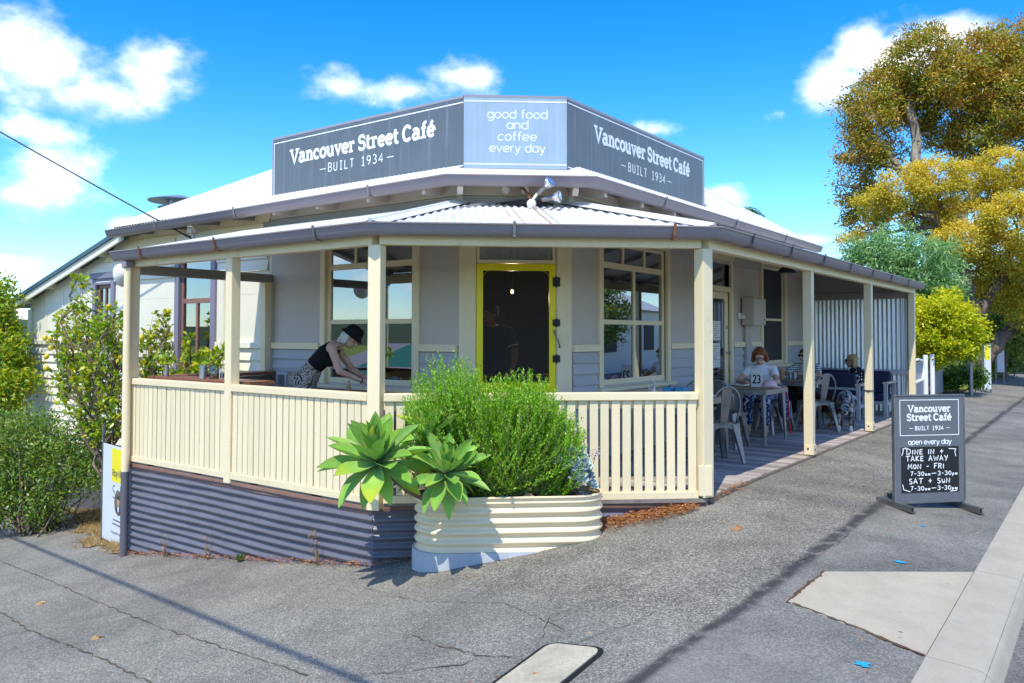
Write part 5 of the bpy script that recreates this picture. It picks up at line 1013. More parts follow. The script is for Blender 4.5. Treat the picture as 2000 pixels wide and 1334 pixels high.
# dry grass and litter
L_straw = leafmat('dry_straw', [(.42, .26, .09), (.55, .38, .16), (.32, .17, .06), (.60, .45, .22), (.28, .20, .06)], .8, .2, .1)
L_grass = leafmat('green_blade', [(.16, .22, .03), (.28, .28, .04), (.10, .16, .02), (.40, .34, .1)], .6, .3, .2)
m_litter2 = leafmat('rusty_litter', [(.34, .13, .045), (.45, .20, .08), (.25, .09, .035), (.55, .30, .14), (.18, .07, .03)], .85, .1, .1)
def scatter(name, pts, L, Wd, mat, flat, kind='stuff', dz=.01):
    P = np.array([(x, y, gz(x, y)+dz+(rnd.random()*.04 if flat else 0)) for x, y in pts]); k = len(P); D = nr.normal(size=(k, 3)); D[:, 2] = np.abs(D[:, 2])*(.12 if flat else 1.6)
    return tag(leaves(name, P, D, L*nr.uniform(.5, 1.3, k), Wd*nr.uniform(.6, 1.3, k), mat, None, at=tuple(P.mean(axis=0)), fold=.04), kind=kind)
pts = []
while len(pts) < 8500:
    x, y = nr.uniform(-16, -9.1), nr.uniform(4.6, 6.6)
    if edge(x, y) > -.16*rnd.random()**2: pts.append((x, y))
scatter('dry_grass', pts, .07, .006, L_straw, False); scatter('green_grass', [(-9.35+nr.normal()*.25, 5.06+abs(nr.normal())*.12) for _ in range(700)]+[p for p in pts if rnd.random() < .1], .06, .007, L_grass, False)
pts = []
while len(pts) < 2600:
    s, d = nr.uniform(1.83, 2.72), abs(nr.normal())*.16
    if d < .42*(1-max(0, (s-2.3))/.6)+.02: pts.append(VC.p(s, d+.03, 0).xy)
scatter('leaf_litter', pts, .05, .007, m_litter2, True)
pts = [VL.p(nr.uniform(-9.0, -4.95), .03+abs(nr.normal())*.05, 0).xy for _ in range(900)]+[VC.p(nr.uniform(0, .45), .02+abs(nr.normal())*.05, 0).xy for _ in range(160)]+[(eR+.0+abs(nr.normal())*.05-.13, nr.uniform(6.7, 7.6)) for _ in range(160)]
scatter('skirt_litter', pts, .045, .008, m_litter2, True)
pts = [(nr.uniform(-7, -4.95), nr.uniform(16.3, 26)) for _ in range(10)]+[(nr.uniform(-8, -3.1), nr.uniform(16.3, 30)) for _ in range(3500)]
scatter('tree_litter', pts, .10, .03, m_litter2, True, dz=.03)
for x, lab in ((-8.05, 'dry weed stalk at the skirt nearest the downpipe'), (-7.3, 'short dry weed tuft in front of the dark skirt'), (-5.6, 'dry weed stalk in front of skirt near the planter')):
    y = 4.72; t = thing('dry_weed', lab, 'weed', (x, y, gz(x, y)), group='weeds along the iron skirt'); P, D = [], []; mb = MB()
    for k in range(4):
        e = np.array([x+nr.normal()*.08, y-.02+nr.normal()*.02, gz(x, y)+nr.uniform(.12, .36)]); pp = limb(mb, (x+nr.normal()*.02, y, gz(x, y)-.02), e, .003, .0015, .04, 5)
        for m_ in range(16): f = nr.uniform(.2, 1); P.append(np.array(pp[0])*(1-f)+e*f); D.append(nr.normal(size=3)+np.array([0, 0, 1]))
    obj('stalk', mb, m_twig, t); leaves('seed_heads', P, D, .03, .006, L_straw, t)
t = thing('green_weed', 'small green weed sprouting at the foot of the skirt', 'weed', (-6.72, 4.70, gz(-6.72, 4.7))); leaves('blades', [(-6.72+nr.normal()*.01, 4.70+nr.normal()*.01, gz(-6.72, 4.7)) for _ in range(26)], [(nr.normal()*.5, nr.normal()*.5, 1) for _ in range(26)], .09, .014, L_green, t)
pts = [(nr.uniform(-9, -.8), nr.uniform(2.4, 9)) for _ in range(420)]; pts = [p for p in pts if (p[1] < 4.6 or p[0] > -2.7) and rnd.random() < .75]; scatter('ground_debris', pts, .03, .008, m_litter2, True, dz=.004)
for (x, y), c, lab in (((-7.9, 3.38), L_straw, 'curled brown leaf lying on asphalt at far left'), ((-6.1, 3.0), L_straw, 'small ochre leaf on asphalt near the bottom left crack'), ((-2.35, 6.0), m_litter2, 'orange leaf on the footpath before the verandah corner'), ((-.22, 4.5), L_gold, 'yellow leaf in the gutter at lower right'), ((-.18, 4.35), L_gold, 'second yellow leaf in the gutter by the picture corner')):
    z = gz(x, y)-(.08 if x > -.48 else 0)+.006; tag(leaves('fallen_leaf', [(x, y, z), (x+.02, y+.01, z+.004)], [(1, .5, .12), (.6, 1, .2)], .075, .045, c, None, at=(x, y, z), fold=.12), lab, 'leaf', 'fallen leaves on the asphalt')
# ------------------------------------------------------------------ planter
PS0, PS1, PD0, PD1, PZ = .345, 1.862, .035, .535, .125
pr_ = (PD1-PD0)/2
def oval(off, n=14):
    P = []
    for cx, a0 in ((PS1-pr_, -90), (PS0+pr_, 90)):
        for i in range(n+1):
            a = R(a0+180*i/n); P.append((cx+(pr_+off)*math.cos(a), (PD0+PD1)/2+(pr_+off)*math.sin(a)))
        m0 = P[-1]; nx = (PS0+pr_) if cx > 1.2 else (PS1-pr_)
        for j in range(1, 8): P.append((m0[0]+(nx-m0[0])*j/8, m0[1]))
    return P
plt = thing('raised_planter', 'cream ribbed metal raised planter on grey concrete plinth', 'planter', VC.p(1.1, .28, -.3))
mb = MB(); nz = 56; zb = -.292; rows = []
for j in range(nz+1):
    z = PZ-(PZ-zb)*j/nz; w = .013*math.cos(2*math.pi*(PZ-.035-z)/.078) if j > 4 else -.004
    rows.append([VC.p(a, b, z) for a, b in oval(w)])
n = len(rows[0]); V = [p for r in rows for p in r]; mb.add(V, [(j*n+i, j*n+(i+1) % n, (j+1)*n+(i+1) % n, (j+1)*n+i) for j in range(nz) for i in range(n)])
m_planter = paint('cream_planter_enamel', (.78, .655, .43), .32, .04, stretch=(1, 1, 1), dirt=.15, dirtc=(.4, .25, .12)); obj('shell', mb, m_planter, plt, smooth=True)
mb = MB(); pts = [VC.p(a, b, PZ) for a, b in oval(.001)]; mb.tube(pts+[pts[0]], .011, 8); obj('rim', mb, m_planter, plt, smooth=True)
m_mulch = soil('planter_mulch', (.03, .018, .012), (.12, .075, .05)); mb = MB(); mb.add([VC.p(a, b, PZ-.05) for a, b in oval(-.012)], [tuple(range(n))]); obj('soil', mb, m_mulch, plt)
mb = MB(); ov = oval(.03); pl2 = [VC.p(a, b, 0) for a, b in ov]; n = len(pl2)
mb.add([p+Vector((0, 0, -.293)) for p in pl2]+[Vector((p.x, p.y, min(-.35, gz(p.x, p.y)-.06)))+Vector((VC.n.x, VC.n.y, 0))*.015 for p in pl2], [tuple(range(n))]+[(i, n+i, n+(i+1) % n, (i+1) % n) for i in range(n)]); obj('plinth', mb, m_concg, plt)
# rosemary
L_rose = leafmat('rosemary_needle', [(0.115, 0.284, 0.011), (0.207, 0.441, 0.018), (0.322, 0.567, 0.032), (0.069, 0.168, 0.011), (0.437, 0.651, 0.063), (0.161, 0.357, 0.014)], .4, .35, .4)
rm = thing('rosemary_bush', 'dense spiky green rosemary bush in the cream planter', 'bush', VC.p(1.05, .3, PZ-.05)); mb = MB(); CC, DD = [], []
def topz(s):
    return float(np.interp(s, [.25, .35, .5, .66, .8, .95, 1.1, 1.3, 1.45, 1.6, 1.75], [.86, 1.05, 1.18, 1.16, 1.10, .95, 1.0, 1.05, .92, .72, .62]))
for k in range(1250):
    s0 = nr.uniform(.62, 1.5); f = (s0-.62)/.88; s1 = nr.uniform(.24, 1.68) if k % 4 else np.clip(s0+nr.normal()*.2, .25, 1.7); d0 = nr.uniform(.18, .42); d1 = d0+nr.normal()*.16; zt = topz(s1)*nr.uniform(.42, 1.0) if k % 3 else topz(s1)*nr.uniform(.80, 1.11)
    d1 = min(max(d1, .02), .72); a = np.array(VC.p(s0, d0, PZ-.06)); e = np.array(VC.p(s1, d1, zt)); mid = (a*.55+e*.45)+np.array([0, 0, -.04])-np.array(VC.u)*.0; P = []
    for j in range(7): t_ = j/6; P.append(a*(1-t_)**2+2*t_*(1-t_)*(mid+(np.array(VC.p(s1, d1, 0))-np.array(VC.p(s0, d0, 0)))*.25)+e*t_*t_)
    if k % 2 == 0: mb.tube(P[:6], [.005, .004, .0035, .003, .002, .0015], 4)
    lenn = np.linalg.norm(e-a); m0 = 120; t0 = .14
    for j in range(m0):
        t_ = t0+(1-t0)*j/(m0-1); i = min(5, int(t_*6)); g = t_*6-i; p = P[i]*(1-g)+P[i+1]*g; ax = P[i+1]-P[i]; ax /= np.linalg.norm(ax); v = nr.normal(size=3); v -= ax*v.dot(ax); v /= np.linalg.norm(v); CC.append(p); DD.append(v*.85+ax*.7+np.array([0, 0, .2]))
obj('stem', mb, m_twig, rm, smooth=True); k = len(CC); leaves('foliage', CC, DD, .027*nr.uniform(.7, 1.25, k), .0088, L_rose, rm, fold=.03)
# agaves
def agmat():
    t = NT('agave_leaf'); uv = t.co('UV'); sp = t.n('ShaderNodeSeparateXYZ', {0: uv}); oi = t.n('ShaderNodeObjectInfo').outputs['Random']
    e = t.math('ABSOLUTE', t.math('SUBTRACT', sp.outputs[0], .5)); col = t.mix(t.step(sp.outputs[1], .0, .75), (.26, .42, .20), (.22, .48, .07)); n1 = t.noise(4, 5, .6, stretch=(1, 1, 1)); col = t.mix(t.step(n1, .4, .75, 0, .6), col, (.42, .56, .08))
    col = t.mix(t.step(e, .44, .5, 0, .75), col, (.50, .52, .16)); col = t.mix(t.math('MULTIPLY', t.step(oi, .72, 1.0), t.step(sp.outputs[1], .3, 1.0)), col, (.42, .44, .03))
    col = t.mix(t.step(sp.outputs[1], .955, .99), col, (.16, .08, .035)); col = t.mix(t.step(t.noise(30, 4, .7), .66, .74, 0, .6), col, (.42, .36, .16))
    col = t.n('ShaderNodeHueSaturation', {'Value': t.step(oi, 0, 1, .75, 1.2), 'Color': col}).outputs[0]; t.fin(col, t.step(n1, .3, .7, .34, .55), 0, .45)
    tr = t.n('ShaderNodeBsdfTranslucent', {'Color': col}); mx = t.n('ShaderNodeMixShader', {0: .22}); t.L.new(t.b.outputs[0], mx.inputs[1]); t.L.new(tr.outputs[0], mx.inputs[2]); t.L.new(mx.outputs[0], t.o.inputs[0]); return t.m
m_ag = agmat(); m_deadleaf = paint('dead_leaf', (.30, .15, .07), .8, .3)
def agleaf(curl, fold, wd):
    me = bpy.data.meshes.new('leaf'); V, F, UVs = [], [], []; n, m = 12, 6; x = z = 0.0; ang = 0.0
    for i in range(n+1):
        t_ = i/n; w = wd*(np.interp(t_, [0, .12, .35, .6, .8, .92, 1], [.36, .42, .78, 1.0, .70, .30, .0]))/2
        for j in range(m+1):
            s = -1+2*j/m; V.append((x-math.sin(ang)*(-fold*w*(s*s))*1.0, s*w*(1-.12*fold), z+math.cos(ang)*(fold*w*(s*s)))); UVs.append(((s+1)/2, t_))
        ang += curl/n*(1.6*t_+.2); x += math.cos(ang)/n; z += math.sin(ang)/n
    for i in range(n):
        for j in range(m): a = i*(m+1)+j; F.append((a, a+1, a+m+2, a+m+1))
    me.from_pydata(V, [], F); me.update(); ul = me.uv_layers.new(name='uv')
    for lp in me.loops: ul.data[lp.index].uv = UVs[lp.vertex_index]
    me.polygons.foreach_set('use_smooth', [True]*len(F)); me.materials.append(m_ag); return me
AGM = [agleaf(.35, .8, .32), agleaf(.18, .6, .36), agleaf(-.08, .5, .37), agleaf(-.6, .42, .35)]
def agave(c, axis, size, n, label, stem_to):
    c = Vector(c); axis = Vector(axis).normalized(); t = thing('agave', label, 'agave', tuple(stem_to), group='agaves leaning out of the planter'); Q = Vector((0, 0, 1)).rotation_difference(axis).to_matrix()
    mb = MB(); st = Vector(stem_to); mb.tube([st, st.lerp(c, .5)+Vector((0, 0, -.05)), c-axis*.02], [.035, .032, .028], 8); obj('stem', mb, m_twig, t, smooth=True)
    for i in range(n):
        f = i/(n-1); th = R(8+112*f**1.1)+rnd.uniform(-.12, .12); ph = i*2.39996+rnd.uniform(-.15, .15); d = Q@Vector((math.sin(th)*math.cos(ph), math.sin(th)*math.sin(ph), math.cos(th)))
        L = size*(.62+.42*min(1, f*1.8))*rnd.uniform(.9, 1.1)*(1 if f < .85 else .9); me = AGM[0] if f < .12 else AGM[1] if f < .45 else AGM[2] if f < .8 else AGM[3]
        X = d; Zc = axis+Vector((0, 0, .35 if f > .5 else 0)); Y = Zc.cross(X).normalized() if Zc.cross(X).length > .05 else X.orthogonal().normalized(); Zv = X.cross(Y)
        o = bpy.data.objects.new('leaf', me); COL.objects.link(o); o.parent = t; o.matrix_local = Matrix.Translation(c+d*.02-axis*.03*f-t.location)@Matrix((X, Y, Zv)).transposed().to_4x4()@Matrix.Rotation(rnd.uniform(-.3, .3), 4, 'X')@Matrix.Diagonal((L*rnd.uniform(.9, 1.1), L*rnd.uniform(.85, 1.12), L*rnd.uniform(.7, 1.4), 1))
    P, D = [], []
    for k in range(60): P.append(np.array(c-axis*.06)+nr.normal(size=3)*.025); D.append(np.array(-axis)*.5+np.array([0, 0, -1.])+nr.normal(size=3)*.35)
    leaves('dead_leaves', np.array(P), D, .16*nr.uniform(.6, 1.2, 60), .02, m_litter2, t)
up_ = Vector((0, 0, 1))
agave(VC.p(.07, .70, .45), VC.n*.42+up_*.92-VC.u*.14, .42, 46, 'largest agave rosette leaning out over the dark skirt', VC.p(.5, .35, PZ-.06))
agave(VC.p(.585, .72, .36), VC.n*.5+up_*.88+VC.u*.12, .34, 40, 'second agave rosette hanging over the planter front', VC.p(.66, .36, PZ-.06))
agave(VC.p(.47, .44, .62), VC.n*.3+up_*.95, .30, 22, 'agave rosette standing behind the two hanging ones', VC.p(.56, .3, PZ-.06))
# grey succulents
m_succ = paint('grey_blue_succulent', (.46, .54, .53), .5, .12, scale=12, stretch=(1, 1, 1)); m_echev = paint('pink_edged_succulent', (.40, .30, .24), .5, .25, scale=20, stretch=(1, 1, 1)); m_flower = paint('mauve_flower', (.52, .38, .46), .6, .2)
def rosette(mb, c, r, axis, n=22):
    c = Vector(c); Q = Vector((0, 0, 1)).rotation_difference(Vector(axis).normalized()).to_matrix()
    for i in range(n):
        f = i/(n-1); th = R(12+78*f); ph = i*2.39996; d = Q@Vector((math.sin(th)*math.cos(ph), math.sin(th)*math.sin(ph), math.cos(th))); a = Q@Vector((0, 0, 1)); y = a.cross(d); y = y.normalized() if y.length > .01 else d.orthogonal().normalized(); z = d.cross(y); L = r*(.6+.4*f); w = r*.56
        mb.add([c, c+d*L*.35+y*w*.35, c+d*L*.8+y*w*.5+z*L*.16, c+d*L*1.04+z*L*.22, c+d*L*.8-y*w*.5+z*L*.16, c+d*L*.35-y*w*.35, c+d*L*.7-z*L*.03], [(0, 1, 6), (1, 2, 6), (2, 3, 6), (3, 4, 6), (4, 5, 6), (5, 0, 6)])
sc_ = thing('succulent', 'grey blue clustered succulent at the right end of the planter', 'succulent', VC.p(1.62, .3, PZ-.05)); mb = MB(); ros = [(1.56, .40, .46, .075), (1.66, .38, .44, .07), (1.50, .44, .38, .065), (1.60, .48, .36, .075), (1.70, .46, .36, .065), (1.54, .40, .31, .06), (1.64, .50, .27, .075), (1.73, .42, .27, .055), (1.76, .44, .20, .05)]
for s, d, z, r in ros: mb.tube([VC.p(1.58, .34, PZ-.06), VC.p((s+1.58)/2, d-.04, (z+PZ)/2), VC.p(s, d, z)], [.012, .010, .008], 6)
obj('stem', mb, m_twig, sc_, smooth=True)
for s, d, z, r in ros: mb = MB(); rosette(mb, VC.p(s, d, z), r*1.22, VC.n*.6+up_*.8+VC.u*rnd.uniform(-.3, .3)); obj('rosette', mb, m_succ, sc_)
for s, d, r, lab in ((1.68, .47, .055, 'pink edged rosette succulent at the planter rim, right'), (1.24, .49, .045, 'small pink rosette succulent at the middle of planter rim')):
    t = thing('small_succulent', lab, 'succulent', VC.p(s, d, PZ-.05)); mb = MB(); rosette(mb, VC.p(s, d, PZ-.01), r, up_+VC.n*.4, 26); obj('rosette', mb, m_echev, t)
t = thing('flower_stalk', 'two thin stalks with mauve flower heads above the succulents', 'flower', VC.p(1.70, .33, PZ-.05))
for s, d, z in ((1.62, .30, .62), (1.80, .38, .44)):
    mb = MB(); mb.tube([VC.p(1.66+.06*(s > 1.7), d, PZ-.05), VC.p(s, d, z)], [.004, .002], 5); stt = obj('stalk', mb, m_twig, t); e = np.array(VC.p(s, d, z)); leaves('petals', e+nr.normal(size=(46, 3))*.022, nr.normal(size=(46, 3)), .024, .012, m_flower, stt)
# ------------------------------------------------------------------ furniture on the verandah
def tolix():
    t = thing('metal_chair', 'chair', 'chair', (0, 0, 0), group='worn metal cafe chairs')
    mb = MB(); P = rrect(.37, .36, .06); n = len(P)
    mb.add([(x, y, .45-.006*(abs(x)+abs(y))) for x, y in P]+[(x*.985, y*.985, .425) for x, y in P]+[(x*.86, y*.86, .442) for x, y in P], [tuple(2*n+i for i in range(n))]+[(i, (i+1) % n, 2*n+(i+1) % n, 2*n+i) for i in range(n)]+[(n+i, n+(i+1) % n, (i+1) % n, i) for i in range(n)])
    obj('seat', mb, m_steel, t, local=True)
    for sx in (-1, 1):
        for sy in (-1, 1):
            mb = MB(); a = Vector((sx*.145, sy*.14, .425)); b = Vector((sx*.215, sy*.225, 0)); mb.tube([a, a.lerp(b, .25), a.lerp(b, .6), b], [.062, .046, .032, .021], 6); obj('leg', mb, m_steel, t, local=True, smooth='auto')
    for dx, dy, l in ((0, -.168, 0), (0, .168, 0), (-.17, 0, 1), (.17, 0, 1)):      # arched aprons
        mb = MB(); Pq = []
        for i in range(13):
            u_ = -1+2*i/12; top = .43; low = .43-.035-.085*abs(u_)**3; off = .0+.012*(abs(u_)**2)
            for z in (top, low):
                x, y = (u_*.165, dy*(1+.06*abs(u_)**2)) if not l else (dx*(1+.06*abs(u_)**2), u_*.165); Pq.append((x, y, z))
        mb.add(Pq, [(2*i, 2*i+1, 2*i+3, 2*i+2) for i in range(12)]); obj('apron', mb, m_steel, t, local=True)
    mb = MB(); pts = []
    for i in range(19):
        a = math.pi*i/18; xx = .175*math.cos(a)*(1 if abs(math.cos(a)) < .98 else 1); z = .60+.25*math.sin(a); pts.append((xx*1.02, .175+(z-.45)*.22, z))
    pts = [(.155, .165, .44), (.17, .178, .52)]+pts+[(-.17, .178, .52), (-.155, .165, .44)]; mb.tube(pts, .0115, 7); obj('back_hoop', mb, m_steel, t, local=True, smooth=True)
    mb = MB(); Pq = []
    for z, w in ((.44, .042), (.6, .052), (.75, .060), (.845, .062)):
        y = .165+(z-.45)*.22
        for x in (-w, w): Pq += [(x, y-.004, z), (x, y+.004, z)]
    F = []
    for i in range(3): o = 4*i; F += [(o, o+2, o+6, o+4), (o+1, o+5, o+7, o+3), (o, o+4, o+5, o+1), (o+2, o+3, o+7, o+6)]
    mb.add(Pq, F+[(12, 14, 15, 13)]); obj('back_slat', mb, m_steel, t, local=True)
    return t
ch0 = tolix()
for i, (x, y, a, l) in enumerate(((-3.55, 8.62, -128, 'metal chair nearest the corner post, side on, back to the street'), (-3.92, 9.84, 180, 'metal chair tucked under the red haired woman\'s table, back to camera'), (-4.02, 11.98, 180, 'metal chair just right of the red haired woman, back to camera'), (-3.50, 12.25, -128, 'metal chair beside the tan legged dog, back to the street'), (-4.05, 9.12, 10, 'metal chair behind the blue napkin box, mostly hidden by handrail'), (-4.03, 11.52, 0, 'metal chair the red haired woman sits on'), (-7.35, 5.75, 90, 'metal chair behind the bending woman, only hoop visible over handrail'), (-5.62, 5.6, -90, 'metal chair by the bending woman\'s hands behind the corner post'), (-4.16, 13.85, 0, 'metal chair under the person in striped shirt'))):
    o = ch0 if i == 0 else copy_tree(ch0); o.location = (x, y, .0); o.rotation_euler = (0, 0, R(a)); o['label'] = l
def table(x0, x1, y0, y1, z, label):
    t = thing('cafe_table', label, 'table', ((x0+x1)/2, (y0+y1)/2, 0), group='timber topped cafe tables')
    n = 4; w = (y1-y0)/n
    for i in range(n): mb = MB(); mb.box(x0, x1, y0+i*w+.001, y0+(i+1)*w-.001, z-.028, z+rnd.uniform(-.001, .001)); obj('top_board', mb, m_table, t, bevel=.003)
    mb = MB(); mb.box(x0-.004, x1+.004, y0-.006, y0-.001, z-.07, z-.012); mb.box(x0-.004, x1+.004, y1+.001, y1+.006, z-.07, z-.012); mb.box(x1+.001, x1+.006, y0, y1, z-.07, z-.012); mb.box(x0-.006, x0-.001, y0, y1, z-.07, z-.012); obj('rim', mb, m_steel, t)
    for sx in (0, 1):
        for sy in (0, 1):
            a = Vector(((x0+.05, x1-.05)[sx], (y0+.05, y1-.05)[sy], z-.029)); b = a+Vector(((-.03, .03)[sx], (-.03, .03)[sy], -z+.03)); mb = MB(); mb.tube([a, a.lerp(b, .5), b], [.036, .028, .018], 6); obj('leg', mb, m_steel, t, smooth='auto')
    return t
table(-4.38, -3.52, 8.05, 8.95, .72, 'cafe table behind the corner post with blue napkin box'); table(-4.48, -3.50, 10.1, 10.95, .72, 'cafe table where the red haired woman reads'); table(-4.55, -3.62, 12.25, 13.2, .72, 'farthest cafe table, next to the striped shirt'); table(-6.70, -5.95, 5.35, 6.1, .74, 'cafe table the bending woman is wiping')
def simple(name, label, cat, loc, build, mat, group=None, smooth='auto', bevel=0):
    mb = MB(); build(mb); o = obj(name, mb, mat, None, smooth=smooth, at=loc, bevel=bevel); return tag(o, label, cat, group)
m_bluebox = paint('blue_plastic', (.02, .28, .50), .4, .05); m_pink = paint('pink_cloth', (.72, .48, .52), .8, .06); m_book = paint('book_paper', (.62, .56, .45), .8, .05); m_brownpaper = paint('brown_card', (.42, .24, .12), .8, .08); m_tin = metal('brushed_tin', (.45, .47, .50), .35)
nb = thing('napkin_box', 'blue napkin box on the table behind the corner post', 'napkin box', (-3.88, 8.3, .722)); mb = MB(); mb.box(-4.0, -3.9, 8.2, 8.34, .722, .83); mb.box(-3.87, -3.76, 8.24, 8.38, .722, .83); obj('box', mb, m_bluebox, nb, bevel=.006)
vs = thing('flower_vase', 'small white vase with pale sprigs beside blue napkin box', 'vase', (-4.10, 8.2, .722)); mb = MB(); mb.lathe([(.025, 0), (.035, .04), (.015, .09), (.02, .11)], (-4.10, 8.2, .722), 12); obj('pot', mb, m_white, vs, smooth='auto'); leaves('foliage', np.array([-4.10, 8.2, .84])+nr.normal(size=(36, 3))*np.array([.03, .03, .04]), nr.normal(size=(36, 3))+np.array([0, 0, 1]), .05, .012, m_paper, vs)
simple('notebook', 'white and black notebook on table beside the nearest metal chair', 'notebook', (-3.7, 8.6, .722), lambda m: (m.box(-3.82, -3.60, 8.45, 8.75, .7215, .735),), m_paper)
bk = thing('book', 'open book in front of the red haired woman', 'book', (-4.05, 10.72, .722)); mb = MB()
for s in (-1, 1): mb.prism([(0, .012), (s*.11, .02), (s*.12, .0), (0, .002)], (-4.08, 10.62, .724), (1, 0, 0), (0, 0, 1), (0, 1, 0), .2)
obj('pages', mb, m_book, bk)
ns = thing('table_number', 'white table number card reading 23', 'table number', (-3.79, 10.55, .722)); fd = FR((-3.86, 10.58), (.9, -.05), (-.05, -.9)); fd.u.normalize(); fd.n = Vector((fd.u.y, -fd.u.x, 0))
mb = MB(); fd.box(mb, 0, .15, -.006, 0, .724, .965); obj('card', mb, m_white, ns); mb = MB(); write(mb, '23', SANS, fd.p(.075, 0, .775), fd.u, (0, 0, 1), fd.n, .10, .072, .24, .3); obj('numeral', mb, m_black, ns); mb = MB(); fd.box(mb, .02, .13, -.05, .01, .7215, .7235); obj('base', mb, m_white, ns)
cpx = thing('cap', 'pink cap on the table beside number card', 'cap', (-3.6, 10.62, .722)); mb = MB(); V0 = len(mb.V); mb.ell((-3.62, 10.60, .73), (.10, .11, .085), 16); obj('crown', mb, m_pink, cpx, smooth=True); mb = MB(); mb.ell((-3.53, 10.52, .735), (.085, .075, .012), 14); obj('peak', mb, m_pink, cpx, smooth=True)
for k, (x, y) in enumerate(((-4.02, 12.75), (-3.94, 12.72))): simple('water_glass', ('clear water glass near paper cup on the farthest table', 'second water glass nearer the street on the farthest table')[k], 'glass', (x, y, .722), lambda m: m.lathe([(.03, 0), (.038, .11), (.034, .11), (.028, .01)], (x, y, .722), 14), m_glassc, 'water glasses')
simple('paper_cup', 'brown paper cup on the farthest table', 'cup', (-4.14, 12.7, .722), lambda m: m.lathe([(.03, 0), (.042, .15), (.036, .15), (.03, .02)], (-4.14, 12.7, .722), 14), m_brownpaper)
# bar counters in the left bays
bc = thing('bar_counter', 'red brown timber bar top along the inside of the left railing', 'counter', (-7.9, 5.1, .0)); 
for y in (4.90, 5.055): mb = MB(); mb.box(-8.78, -6.88, y, y+.15, .895, .935); obj('top_board', mb, m_counter, bc, bevel=.004)
for x in (-8.5, -7.2): mb = MB(); mb.bar((x, 4.86, .88), (x, 5.18, .88), .03, .03); mb.bar((x, 4.86, .6), (x, 5.14, .87), .025, .025); obj('bracket', mb, m_black, bc)
bc2 = thing('end_counter', 'red brown timber bar top under the far end beam beside the wall', 'counter', (-8.6, 5.9, 0))
for x in (-8.82, -8.665): mb = MB(); mb.box(x, x+.15, 5.25, 6.62, .90, .94); obj('top_board', mb, m_counter, bc2, bevel=.004)
mb = MB(); mb.box(-8.83, -8.80, 5.25, 6.6, .02, .88); obj('front_panel', mb, m_greyb, bc2)
mb = MB(); mb.box(-8.5, -8.28, 6.45, 6.63, .90, .94); mb.box(-8.5, -8.28, 6.40, 6.63, .0, .05); mb.box(-8.49, -8.46, 6.44, 6.62, .05, .9); mb.box(-8.32, -8.29, 6.44, 6.62, .05, .9); obj('side_shelf', mb, m_greyb, bc2)
v1 = thing('cutlery_pot', 'white ribbed pot with leafy sprig on the bar top', 'pot', (-8.55, 5.0, .936)); mb = MB(); mb.lathe([(.028, 0), (.034, .03), (.026, .12), (.03, .13)], (-8.55, 5.0, .936), 12); obj('pot', mb, m_tin, v1, smooth='auto'); leaves('foliage', np.array([-8.55, 5.0, 1.10])+nr.normal(size=(60, 3))*np.array([.06, .06, .05]), nr.normal(size=(60, 3))+np.array([0, 0, .5]), .07, .04, L_lemon, v1)
simple('tin_tumbler', 'grey tin tumbler on the bar top', 'tumbler', (-7.82, 4.99, .936), lambda m: m.lathe([(.036, 0), (.042, .14), (.036, .14), (.03, .02)], (-7.82, 4.99, .936), 14), m_tin)
gj = thing('glass_jar', 'clear glass jar with amber contents on the bar top', 'jar', (-7.66, 5.02, .936)); mb = MB(); mb.lathe([(.045, 0), (.05, .02), (.05, .10), (.04, .12), (.042, .145)], (-7.66, 5.02, .936), 16); obj('glass', mb, m_glassc, gj, smooth='auto'); mb = MB(); mb.lathe([(.04, .004), (.042, .04)], (-7.66, 5.02, .936), 12); obj('contents', mb, m_brownpaper, gj)
lc = thing('lidded_cup', 'brown cup with white lid on the bar top beside second post', 'cup', (-7.40, 5.02, .936)); mb = MB(); mb.lathe([(.04, 0), (.048, .17)], (-7.40, 5.02, .936), 16); obj('cup', mb, m_brownpaper, lc, smooth='auto'); mb = MB(); mb.lathe([(.05, .171), (.05, .195), (.04, .20)], (-7.40, 5.02, .936), 16); obj('lid', mb, m_white, lc, smooth='auto')
simple('wire_rack', 'small wire rack beside the lidded cup', 'rack', (-7.52, 5.05, .936), lambda m: [m.tube([(-7.52+.05*math.cos(t+k), 5.05+.05*math.sin(t+k), .94+.13*math.sin(2*t) if 0 <= t <= math.pi/2 else .94) for t in [math.pi/2*i/8 for i in range(9)]], .003, 5) for k in (0, 1.5, 3, 4.5)], m_chrome)
pb_ = thing('spice_bottle', 'small brown bottle held by the bending woman', 'bottle', (-6.34, 5.72, .742)); mb = MB(); mb.lathe([(.025, 0), (.026, .12), (.012, .15), (.012, .19)], (-6.34, 5.72, .742), 12); obj('bottle', mb, m_brownpaper, pb_, smooth='auto')
# lamp shade hanging under the street side roof
ls_ = thing('pendant_lamp', 'black cone pendant lamp hanging under the street side verandah', 'pendant lamp', (-3.95, 12.35, 2.36)); mb = MB(); mb.lathe([(.15, 2.36), (.155, 2.362), (.05, 2.46), (.03, 2.48)], (-3.95, 12.35, 0), 20); obj('shade', mb, m_black, ls_, smooth='auto'); mb = MB(); mb.tube([(-3.95, 12.35, 2.47), (-3.95, 12.35, 2.62)], .008, 6); obj('cord', mb, m_black, ls_)
